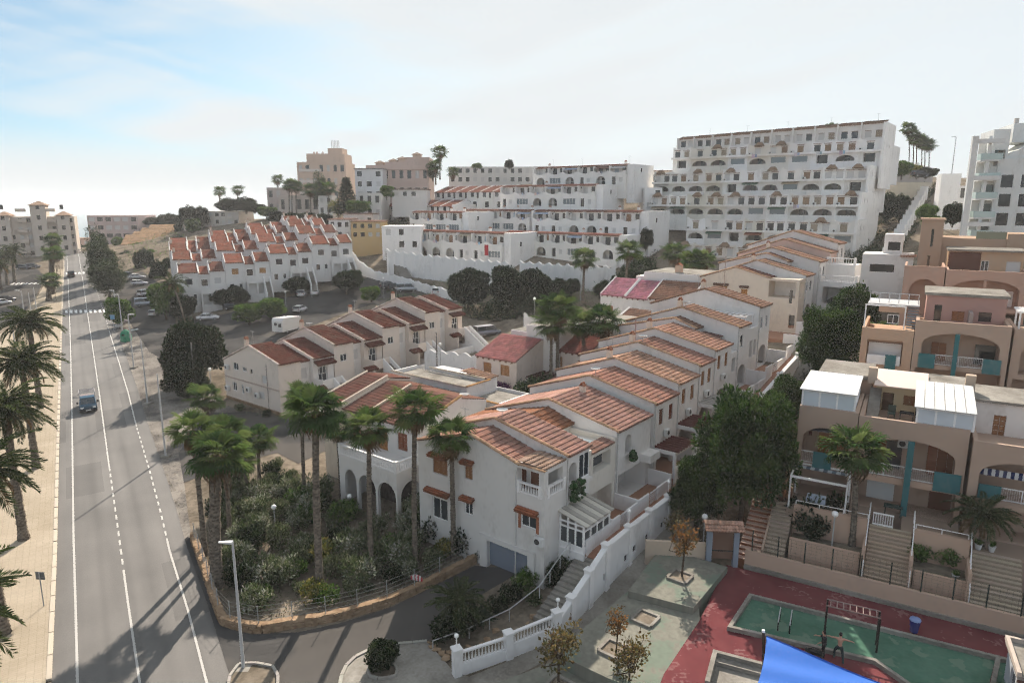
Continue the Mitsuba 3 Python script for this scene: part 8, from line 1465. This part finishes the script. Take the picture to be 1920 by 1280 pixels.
for u, v, yaw, col, st, lab in ((275, 574, 60, (.35, .38, .42), 'van', 'silver estate car parked by the verge trees'), (294, 592, 5, (.62, .62, .62), 'hatch', 'white hatchback alone in the verge parking'), (256, 523, 65, (.6, .6, .6), 'sedan', 'white car in the parking, second from the far end'), (262, 535, 65, (.62, .62, .62), 'hatch', 'white car in the parking beside the leafy trees, third from the far end'), (275, 555, 20, (.62, .61, .6), 'suv', 'white off-road car parked before the silver estate'), (240, 519, 65, (.1, .1, .11), 'sedan', 'dark car at the far end of the parking'), (563, 585, 10, (.62, .62, .62), 'hatch', 'white car nearest the camper van in the car park'), (566, 556, -10, (.6, .6, .6), 'suv', 'white car below the clipped round tree, left of two'), (591, 553, -10, (.5, .5, .5), 'sedan', 'silver car below the clipped round tree, right of two'), (390, 600, 70, (.62, .62, .62), 'sedan', 'white car half hidden behind the very dark tree'), (762, 547, 72, (.36, .39, .42), 'van', 'silver people carrier against the wavy white wall'), (742, 543, 60, (.03, .03, .035), 'hatch', 'black car left of the silver people carrier'), (728, 541, 55, (.05, .05, .06), 'suv', 'black car farthest left against the wavy white wall'), (823, 552, 15, (.6, .6, .6), 'suv', 'white car right of the people carrier'), (913, 630, 60, (.16, .17, .2), 'van', 'grey car parked behind the pink-roofed cottage'), (437, 580, 80, (.03, .03, .035), 'hatch', 'black car in the shade under the round trees')): car(lab, G(u, v), yaw, col, st)
car('dark off-road car on top of the green slope', atD(1724, 332, 160), 80, (.03, .03, .035), 'suv')
car('black car far down the road at the second crossing', G(134, 519), RDIR, (.03, .03, .035), 'suv', 'cars on the road', name='car'); car('pale car on the crest of the road', G(145, 474), RDIR, (.6, .6, .6), 'hatch', 'cars on the road', name='car')
for u, v, lab in ((4, 572, 'white car at the left edge on the side street, nearer one'), (12, 566, 'dark car at the left edge on the side street, farther one')): car(lab, G(u, v), 20, (.6, .6, .6) if u < 10 else (.04, .04, .045), 'hatch')
for u, v, lab in ((45, 505, 'dark car before the towered block, left'), (62, 503, 'dark car before the towered block, right')): car(lab, G(u, v), 80, (.05, .05, .06), 'hatch')
# the blue van with a rack
P = G(166, 766); k = thing('delivery_van', 'dark blue van with a metal rack on its back, driving towards the viewer', 'van'); f = Frame(P[:2], (.537, -.843)); z = P[2]+.05; BL = (.018, .06, .10)
part(k, 'body', MB().tri(hull([(sx*.86, y, z+h) for sx in (-1, 1) for y, h in ((2.0, .25), (2.05, .75), (1.65, .95), (-2.0, .95), (-2.05, .3))]), BL), 'gloss', f); part(k, 'cab', MB().tri(hull([(sx*w, y, z+h) for sx in (-1, 1) for w, y, h in ((.84, 1.7, .93), (.84, .0, .93), (.72, 1.05, 1.62), (.72, .05, 1.65))]), BL), 'gloss', f)
part(k, 'windscreen', MB().tri(hull([(sx*w, y+.03, z+h) for sx in (-1, 1) for w, y, h in ((.74, 1.62, 1.0), (.64, 1.12, 1.56))]), (.05, .065, .075)), 'pane', f); part(k, 'bumper', MB().box(-.88, .88, 1.98, 2.14, z+.22, z+.45, (.02, .02, .022)), 'matte', f); part(k, 'number_plate', MB().box(-.26, .26, 2.145, 2.16, z+.28, z+.4, (.6, .6, .58)), 'matte', f)
for sx in (-1, 1): part(k, 'headlight', MB().box(sx*.62-.17, sx*.62+.17, 2.0, 2.08, z+.55, z+.72, (.7, .7, .68)), 'gloss', f); part(k, 'mirror', MB().box(sx*1.03-.1, sx*1.03+.1, 1.1, 1.2, z+.95, z+1.2, (.02, .02, .02)), 'matte', f)
mb = MB()
for x in (-.8, .8):
    for y in (-1.95, -1.0, -.1): mb.tube((x, y, z+.95), (x, y, z+1.95), .035, None, 4, (.4, .38, .38))
    for h in (1.3, 1.65, 1.95): mb.tube((x, -1.95, z+h), (x, -.1, z+h), .03, None, 4, (.4, .38, .38))
for y in np.linspace(-1.95, -.1, 5): mb.tube((-.8, y, z+1.95), (.8, y, z+1.95), .03, None, 4, (.4, .38, .38))
part(k, 'rack', mb, 'matte', f); part(k, 'load', MB().box(-.7, .7, -1.9, -.2, z+.95, z+1.3, (.25, .2, .2)), 'matte', f); wheels(k, f, 1.6, 2.5, z-.03, .32)
# camper van
P = G(540, 622); k = thing('camper_van', 'white camper van with a high roof parked by the green tree', 'van'); f = Frame(P[:2], (.35, .94)); z = P[2]+.05; part(k, 'body', MB().tri(hull([(sx*1.1, y, z+h) for sx in (-1, 1) for y, h in ((-2.6, .4), (2.3, .4), (2.2, 2.4), (-2.3, 2.7), (-2.6, 2.2))]), (.62, .62, .6)), 'gloss', f); part(k, 'window', MB().box(-.6, -.1, -2.63, -2.58, z+1.4, z+1.9, (.03, .03, .03)).box(.2, .8, -2.63, -2.58, z+1.2, z+1.8, (.06, .06, .06)), 'pane', f); part(k, 'awning_box', MB().box(-1.2, -1.1, -2.2, 1.8, z+2.2, z+2.35, (.5, .48, .45)), 'matte', f); wheels(k, f, 2.0, 3.0, z, .32)
# recycling bins
P = G(237, 640); k = thing('recycling_container', 'green bell-shaped recycling container on the verge', 'bin'); f = Frame(P[:2], (0, 1)); part(k, 'body', MB().lathe((0, 0, P[2]), [(.75, 0), (.85, .3), (.8, 1.2), (.55, 1.75), (.15, 2.0), (.01, 2.02)], 12, (.03, .2, .11)), 'matte', f, 40); part(k, 'hatch', MB().box(-.2, .2, -.87, -.7, P[2]+1.1, P[2]+1.35, (.01, .03, .02)), 'matte', f)
for i, (u, v, s_) in enumerate(((226, 615, 1.0), (219, 607, .9), (231, 607, .9), (253, 622, .5))):
    P = G(u, v); k = thing('rubbish_heap', 'pale heap of bags beside the green container, %s' % ['largest', 'left', 'rear', 'small one on the right'][i], 'heap'); mb = MB(); rs_ = NR(i+5)
    for j in range(7): mb.ball(P+np.array([rs_.uniform(-.8, .8)*s_, rs_.uniform(-.5, .5)*s_, .35*s_+rs_.uniform(0, .6)*s_]), rs_.uniform(.3, .5)*s_, jit((.5, .49, .47), .2), 1, .8)
    put(k, mb, 'matte', WORLD, 40)
# --- stone garden wall, stones set one by one
pts = P2((362, 1010), (385, 1075), (402, 1130), (418, 1172), (450, 1183), (490, 1186), (540, 1180), (600, 1171), (660, 1156), (720, 1138), (780, 1112), (840, 1083), (893, 1054)); L = LineString(pts); k = thing('stone_garden_wall', 'low curved rubble stone wall round the palm garden', 'wall'); core = MB(); rs_ = random.Random(9); n = int(L.length/.5); hh = .62
for i in range(n):
    a, c = np.array(L.interpolate(i/n, True).coords[0]), np.array(L.interpolate((i+1)/n, True).coords[0]); t = (c-a)/np.linalg.norm(c-a); s_ = np.array([t[1], -t[0]]); za, zb = H(*a)-.3, H(*c)-.3
    q = [np.r_[a+s_*.16, za], np.r_[c+s_*.16, zb], np.r_[c-s_*.16, zb], np.r_[a-s_*.16, za]]; q = q[::-1] if np.cross((q[1]-q[0])[:2], (q[2]-q[1])[:2]) < 0 else q; core.hexa(q, [x+[0, 0, hh+.3-.04] for x in q], (.25, .18, .13))
part(k, 'core', core, 'stone')
sc = 0
for row in range(3):
    d = rs_.uniform(0, .2)
    while d < L.length-.3:
        w = rs_.uniform(.24, .5); a, c = np.array(L.interpolate(d).coords[0]), np.array(L.interpolate(d+w-.03).coords[0]); t = (c-a)/np.linalg.norm(c-a); s_ = np.array([t[1], -t[0]]); o = .21+rs_.uniform(-.02, .05); z0 = float(H(*a))+row*.215-.03; h = .19+rs_.uniform(-.03, .02)
        P_ = [np.r_[(a if e else c)+t*rs_.uniform(-.02, .02)+s_*(o*g), z0+(h if up else 0)+rs_.uniform(-.02, .02)] for e in (0, 1) for g in (-1, 1) for up in (0, 1)]; m = MB().tri(hull(P_), jit(rs_.choice([(.34, .22, .13), (.40, .28, .18), (.28, .18, .11), (.44, .33, .23)]), .15, rs_))
        if sc < 300: part(k, 'stone', m, 'stone')
        else: core.V, rest = core.V, globals().setdefault('rest_', MB()); rest.add(m.V[0], m.F[0], m.C[0])
        sc += 1; d += w
if 'rest_' in globals(): part(k, 'further_stones', rest_, 'stone', kind='stuff')
k = thing('traffic_mirror_sign', 'red and white striped round sign on the stone garden wall', 'sign'); P = G(782, 1105); f = Frame(P[:2], (.3, .95)); z = P[2]+.75
for i in range(7): 
    x = -.42+.12*i; h = math.sqrt(max(.0, .45**2-(x+.06)**2)); part(k, 'stripe', MB().box(x, x+.12, -.03, .03, z-.06, z+h*.8, ((.45, .05, .06), (.6, .58, .56))[i % 2]), 'matte', f)
k = thing('garden_fence', 'thin posts and wires of the palm garden fence above the stone wall', 'fence'); wi = MB()
for i in range(15):
    a = np.array(L.interpolate((i+.5)/15, True).coords[0]); z = float(H(*a))+.5; part(k, 'post', MB().tube((*a, z), (*a, z+1.25), .028, None, 5, (.3, .3, .29)), 'matte')
    if i < 14:
        c = np.array(L.interpolate((i+1.5)/15, True).coords[0]); zc = float(H(*c))+.5
        for h in (.3, .6, .9, 1.2): wi.tube((*a, z+h), (*c, zc+h), .007, None, 3, (.3, .3, .29), cap=False)
part(k, 'wire', wi, 'matte', kind='stuff')
handrail('metal handrail beside the garden steps, running up to the veranda', WORLD, [G(812, 1225), G(880, 1200), G(955, 1165), FA.w([.95, -16.2, 1.4]), FA.w([1.0, -12.9, 3.0])], .85, (.42, .42, .42), .03)
for i in range(16):
    rs_ = random.Random(50+i); u, v = [(818, 1222), (826, 1230), (835, 1236), (812, 1215), (845, 1228), (940, 1200), (955, 1192), (970, 1185), (900, 1212), (915, 1205), (985, 1172), (860, 1222), (806, 1208), (1000, 1160), (930, 1185), (880, 1216)][i]; P = G(u, v); k = thing('rock', 'pale rock edging the bank by the lane balustrade, %s from the left' % NTH[[u_ for u_ in sorted([818, 826, 835, 812, 845, 940, 955, 970, 900, 915, 985, 860, 806, 1000, 930, 880])].index(u)], 'rock', 'rocks on the bank'); put(k, MB().tri(hull([P+np.array([rs_.uniform(-.3, .3), rs_.uniform(-.25, .25), rs_.uniform(-.1, .3)]) for _ in range(12)]), jit((.36, .29, .22), .2, rs_)), 'stone')
# --- playground
ZC = 1.52
a, c, a2 = atZ(1545, 1197, ZC), atZ(1643, 1222, ZC), atZ(1553, 1187, ZC); e = (c-a)[:2]; Lb = np.linalg.norm(e); f = Frame(a[:2], (-e[1], e[0])); hB = 2.05; wB = .72; k = thing('climbing_frame', 'black horizontal ladder frame with monkey bars on the green court', 'climbing frame'); DKB = (.02, .014, .014)
for x in (0, Lb):
    for y in (0, wB): part(k, 'post', MB().tube((x, y, ZC-.1), (x, y, ZC+hB), .055, None, 8, DKB), 'gloss', f)
    for j in range(3): part(k, 'ladder_rung', MB().tube((x, 0, ZC+.35+.4*j), (x, wB, ZC+.35+.4*j), .025, None, 6, DKB), 'gloss', f)
for y in (0, wB): part(k, 'side_rail', MB().tube((-.05, y, ZC+hB), (Lb+.05, y, ZC+hB), .045, None, 8, (.16, .09, .08)), 'gloss', f)
for j in range(8): part(k, 'rung', MB().tube((Lb*(j+.5)/8, 0, ZC+hB), (Lb*(j+.5)/8, wB, ZC+hB), .025, None, 6, (.3, .22, .2)), 'gloss', f)
k = thing('parallel_bars', 'black parallel bars with sloping handles on the green court', 'exercise bars'); f = Frame(atZ(1458, 1181, ZC)[:2], (.45, .89))
for x in (0, .62):
    for y, h in ((0, .62), (1.0, .82)): part(k, 'post', MB().tube((x, y, ZC-.1), (x, y, ZC+h), .04, None, 7, BLACK), 'gloss', f)
    part(k, 'bar', MB().tube((x, -.12, ZC+.6), (x, 1.1, ZC+.84), .035, None, 7, (.35, .35, .35)), 'gloss', f)
P = atZ(1713, 1187, 1.5); k = thing('litter_bin', 'dark blue litter bin standing on the red court', 'bin'); f = Frame(P[:2], (.5, .86)); part(k, 'body', MB().lathe((0, 0, 1.5), [(.2, .12), (.28, .8), (.28, .85)], 14, (.02, .025, .16)), 'gloss', f, 40); part(k, 'lid', MB().lathe((0, 0, 2.35), [(.3, 0), (.28, .1), (.02, .16)], 14, (.16, .22, .42)), 'gloss', f, 40); part(k, 'post', MB().tube((0, 0, 1.45), (0, 0, 1.65), .05, None, 6, BLACK), 'matte', f)
k = thing('concrete_seat', 'three-sided grey concrete seat with two steps beside the blue sail', 'seat'); a, c = atZ(1340, 1222, 1.9), atZ(1432, 1246, 1.9); e = (c-a)[:2]; Lb = np.linalg.norm(e); f = Frame(a[:2], (-e[1], e[0])); part(k, 'back_wall', MB().box(-.1, Lb+3, -.12, .1, 1.3, 2.0, CONC), 'concrete', f); part(k, 'side_wall', MB().box(-.1, .14, -2.6, -.125, 1.3, 2.0, CONC), 'concrete', f); part(k, 'bench', MB().box(.145, Lb+3, -.55, -.125, 1.3, 1.75, CONC), 'concrete', f); part(k, 'floor', MB().box(.145, Lb+3, -3, -.555, 1.2, 1.515, CONC), 'concrete', f)
# shade sail
zs = 4.1; C1 = atZ(1437, 1192, zs); k = thing('shade_sail', 'bright blue shade sail stretched over the playground corner', 'shade sail'); C2, C3 = atZ(1392, 1335, 3.5), atZ(1850, 1345, 3.9); V = []; n = 14
for i in range(n+1):
    for j in range(n+1-i):
        a_, b_ = i/n, j/n; w0 = 1-a_-b_; p = w0*C1+a_*C2+b_*C3; cen = (C1+C2+C3)/3; pull = 1.0*(a_*b_*.8+w0*a_*1.0+w0*b_*.9); p = p+(cen-p)*np.array([1, 1, 0])*pull*.30; p = p+np.array([0, 0, -.5*(w0*a_+w0*b_+a_*b_)+.04*math.sin(a_*20+b_*9)]); V.append(p)
ix = {}; q = 0
for i in range(n+1):
    for j in range(n+1-i): ix[i, j] = q; q += 1
F = [(ix[i, j], ix[i+1, j], ix[i, j+1]) for i in range(n) for j in range(n-i)]+[(ix[i+1, j], ix[i+1, j+1], ix[i, j+1]) for i in range(n) for j in range(n-i-1)]
part(k, 'fabric', MB().add(V, F, (.02, .13, .50)), 'matte', WORLD, True); part(k, 'hem', MB().path([V[ix[0, j]]+np.array([0, 0, .01]) for j in range(n+1)], .03, 4, (.03, .1, .4)), 'matte')
k = thing('sail_post', 'black post with a white cap holding the blue shade sail', 'post'); pb = C1[:2]+np.array([-.12, .1]); part(k, 'shaft', MB().tube((*(pb+[.12, -.35]), 1.4), (*pb, zs+.15), .09, .08, 8, BLACK), 'gloss'); part(k, 'cap', MB().tube((*pb, zs+.15), (*(pb+[-.01, .02]), zs+.28), .085, .08, 8, TRIM), 'matte')
# kiosk at the bottom right
a = atZ(1897, 1215, 3.6); k = thing('kiosk', 'pale kiosk with a dark window and beige roof at the bottom right corner', 'kiosk'); f = Frame(a[:2], (.45, .89)); b = Bld(k, f, (.45, .47, .5)); b.box(0, 4, -2.2, .6, 1.0, 3.45); b.win('f', -2.2, 1.2, 2.1, 1.3, .9, 'dark'); b.win('l', 0, -1.0, 2.1, 1.0, .9, 'dark'); b.done(); part(k, 'roof', MB().box(-.15, 4.2, -2.4, .75, 3.46, 3.62, (.52, .42, .33)), 'concrete', f); part(k, 'roof_rim', MB().box(-.18, .0, -2.42, .78, 3.62, 3.85, (.5, .42, .36)).box(0, 4.2, .62, .78, 3.62, 3.85, (.5, .42, .36)), 'stucco', f); part(k, 'fascia', MB().box(-.16, 4.2, -2.42, -2.401, 3.3, 3.45, (.1, .05, .04)), 'matte', f)
# --- people
def body(J, R, bones, res=.045):
    ms = [m3.Manifold.hull(m3.Manifold.batch_boolean([m3.Manifold.sphere(R[a], 14).translate(list(J[a])), m3.Manifold.sphere(R[b], 14).translate(list(J[b]))], m3.OpType.Add)) for a, b in bones]
    m = m3.Manifold.batch_boolean(ms, m3.OpType.Add).refine_to_length(res).to_mesh(); t = trimesh.Trimesh(np.array(m.vert_properties[:, :3]), np.array(m.tri_verts), process=True); trimesh.smoothing.filter_taubin(t, iterations=8); return t
def person(lab, P, yaw, J, skin, top, trousers, hair, extra=None, s=.87):
    "J: joint positions in metres with the feet at z = 0; the figure looks along +y"
    k = thing('person', lab, 'person'); e = (math.sin(math.radians(yaw)), math.cos(math.radians(yaw))); f = Frame(P[:2], e); J = {n: np.array(p, float)*s+[0, 0, P[2]] for n, p in J.items()}
    R = {n: r*s for n, r in dict(pelvis=.125, waist=.115, chest=.14, neck=.055, head=.095, crown=.085, shl=.07, shr=.07, ell=.045, elr=.045, wrl=.032, wrr=.032, hdl=.035, hdr=.035, hpl=.095, hpr=.095, knl=.06, knr=.06, anl=.042, anr=.042, tol=.035, tor=.035).items()}
    for sd in 'lr':
        h, w = J['wr'+sd], J['el'+sd]; d = (h-w)/np.linalg.norm(h-w); J['hd'+sd] = h+d*.07*s; up = np.array([0, 0, 1.0]); sv = np.cross(d, up); sv /= np.linalg.norm(sv)+1e-9
        for i in range(4): J['fa%s%d' % (sd, i)] = J['hd'+sd]+sv*(i-1.5)*.02*s; J['fb%s%d' % (sd, i)] = J['fa%s%d' % (sd, i)]+d*[.06, .075, .07, .055][i]*s-up*.012*s; J['fc%s%d' % (sd, i)] = J['fb%s%d' % (sd, i)]+d*.022*s-up*.02*s; R['fa%s%d' % (sd, i)] = R['fb%s%d' % (sd, i)] = .0095*s; R['fc%s%d' % (sd, i)] = .008*s
        J['ta'+sd] = h+sv*.03*s+d*.02*s; J['tb'+sd] = h+sv*.06*s+d*.06*s; R['ta'+sd] = R['tb'+sd] = .011*s
    J['chin'] = J['head']+(J['head']-J['crown'])*.5+np.array([0, .045, 0])*s; J['nose'] = J['head']+np.array([0, .105, -.01])*s; R['chin'] = .05*s; R['nose'] = .016*s
    for sd, q in (('l', -1), ('r', 1)): J['ear'+sd] = J['head']+np.array([q*.095, 0, 0])*s; R['ear'+sd] = .02*s
    B = [('pelvis', 'waist'), ('waist', 'chest'), ('chest', 'neck'), ('neck', 'head'), ('head', 'crown'), ('head', 'chin'), ('head', 'nose'), ('head', 'earl'), ('head', 'earr'), ('chest', 'shl'), ('chest', 'shr'), ('shl', 'ell'), ('shr', 'elr'), ('ell', 'wrl'), ('elr', 'wrr'), ('wrl', 'hdl'), ('wrr', 'hdr'), ('pelvis', 'hpl'), ('pelvis', 'hpr'), ('hpl', 'knl'), ('hpr', 'knr'), ('knl', 'anl'), ('knr', 'anr'), ('anl', 'tol'), ('anr', 'tor')]
    for sd in 'lr':
        for i in range(4): B += [('hd'+sd, 'fa%s%d' % (sd, i)), ('fa%s%d' % (sd, i), 'fb%s%d' % (sd, i)), ('fb%s%d' % (sd, i), 'fc%s%d' % (sd, i))]
        B += [('wr'+sd, 'ta'+sd), ('ta'+sd, 'tb'+sd)]
    part(k, 'body', MB().tri(body(J, R, B, .03), skin), 'matte', f, True)
    def cloth(nm, names, bones, col, o): t = body({n: J[n] for n in names}, {n: R[n]+o for n in names}, bones, .04); part(k, nm, MB().tri(t, col), 'matte', f, True)
    cloth('trousers', ['pelvis', 'hpl', 'hpr', 'knl', 'knr', 'anl', 'anr'], B[17:23], trousers, .014)
    cloth('shoes', ['anl', 'anr', 'tol', 'tor'], B[23:25], (.05, .05, .05), .012)
    if top: cloth('shirt', ['pelvis', 'waist', 'chest', 'shl', 'shr', 'ell', 'elr'], [B[0], B[1], B[9], B[10], B[11], B[12]], top, .013)
    hr = {'a': J['crown']+np.array([0, -.02, .01])*s, 'b': J['head']+np.array([0, -.045, .03])*s}; part(k, 'hair', MB().tri(body(hr, {'a': .092*s, 'b': .09*s}, [('a', 'b')], .03), hair), 'matte', f, True)
    ey = MB(); 
    for q in (-1, 1): ey.ball(J['head']+np.array([q*.035, .09, .02])*s, .012*s, (.03, .02, .02), 1)
    part(k, 'eyes', ey, 'gloss', f); part(k, 'mouth', MB().tri(hull([J['chin']+np.array([x, .045, .02+z])*s for x in (-.025, .025) for z in (0, .01)]+[J['chin']+np.array([0, .052, .025])*s]), (.3, .1, .09)), 'matte', f); return k
SK = (.42, .25, .18)
person('bare-chested person in dark trousers exercising with arms spread under the climbing frame', atZ(1572, 1236, ZC), 25, dict(pelvis=(0, 0, .88), waist=(0, .04, 1.05), chest=(0, .10, 1.28), neck=(0, .15, 1.47), head=(0, .19, 1.60), crown=(0, .19, 1.68), shl=(-.19, .12, 1.38), shr=(.19, .12, 1.38), ell=(-.45, .16, 1.34), elr=(.45, .2, 1.32), wrl=(-.68, .24, 1.30), wrr=(.67, .3, 1.24), hpl=(-.1, 0, .86), hpr=(.1, 0, .86), knl=(-.24, .22, .5), knr=(.2, -.05, .46), anl=(-.26, .1, .08), anr=(.24, -.36, .1), tol=(-.28, .25, .035), tor=(.26, -.2, .035)), SK, None, (.03, .045, .045), (.012, .01, .01))
k = person('person in black clothes standing beside the left posts of the climbing frame', atZ(1543, 1231, ZC), -60, dict(pelvis=(0, 0, .93), waist=(0, .0, 1.1), chest=(0, .03, 1.32), neck=(0, .05, 1.5), head=(0, .08, 1.62), crown=(0, .08, 1.70), shl=(-.18, .03, 1.4), shr=(.18, .03, 1.4), ell=(-.24, .1, 1.15), elr=(.26, .22, 1.22), wrl=(-.22, .28, 1.0), wrr=(.24, .48, 1.2), hpl=(-.1, 0, .9), hpr=(.1, 0, .9), knl=(-.11, .04, .5), knr=(.11, .02, .5), anl=(-.12, -.02, .08), anr=(.12, -.04, .08), tol=(-.13, .13, .035), tor=(.13, .11, .035)), SK, (.02, .02, .022), (.015, .015, .017), (.02, .015, .012))
P = atZ(1528, 1222, ZC+.75); k = thing('sports_bag', 'black bag held out by the person in black clothes', 'bag'); f = Frame(P[:2], (.5, .86)); part(k, 'bag', MB().tri(hull([(x, y, P[2]+z) for x in (-.42, .38) for y in (-.12, .12) for z in (-.1, .08)]+[(-.5, 0, P[2]), (.46, 0, P[2]+.03)]), BLACK), 'matte', f); part(k, 'strap', MB().path([(-.3, 0, P[2]+.1), (-.1, 0, P[2]+.24), (.2, 0, P[2]+.22), (.34, 0, P[2]+.08)], .02, 4, BLACK), 'matte', f)
# --- pots, blinds, small things on the terraces
def pot(lab, P, f, h=.35, r=.2, col=(.6, .6, .58)):
    k = thing('flower_pot', lab, 'flower pot'); part(k, 'pot', MB().lathe((P[0], P[1], P[2]), [(r*.7, 0), (r, h), (r*1.1, h+.03), (r*.9, h+.03), (r*.8, h-.04), (.01, h-.04)], 10, col), 'matte', f)
    rs_ = NR(int(abs(P[0]*100))); A = rs_.normal(0, .5, (40, 3))+[0, 0, 1.2]; part(k, 'plant', MB().add(*leaves(rs_, np.array([P]*40)+[0, 0, h]+rs_.normal(0, .04, (40, 3)), A, .35, .1, tones(rs_, MIDG, rs_.uniform(0, .99, 40)))), 'leaf', f)
for lab, x, y, z in (('white flower pot in the corner before the right-hand apricot house', 4.1, -2.4, 4.5), ('white flower pot right of its twin before the right-hand apricot house', 4.8, -2.3, 4.5), ('white flower pot beside the palm pit near the right edge', 3.0, -4.2, 3.0)): pot(lab, (x, y, z), FO)
# ---------------------------------------------------------------- the air
scene['haze_air'] = {'type': 'homogeneous', 'albedo': rgb(.95, .95, .95), 'sigma_t': rgb(HAZE, HAZE, HAZE), 'scale': 1.0}
HX0, HX1, HY0, HY1, HZ0, HZ1 = -11000.0, 11000.0, -600.0, 16000.0, -75.0, 66.0
scene['haze'] = {'type': 'cube', 'to_world': T().translate([(HX0+HX1)/2, (HY0+HY1)/2, (HZ0+HZ1)/2]).scale([(HX1-HX0)/2, (HY1-HY0)/2, (HZ1-HZ0)/2]),
                 'bsdf': {'type': 'null'}, 'interior': {'type': 'ref', 'id': 'haze_air'}}
labels['haze'] = {'kind': 'stuff', 'label': 'thin pale haze hanging over the town and the sea'}
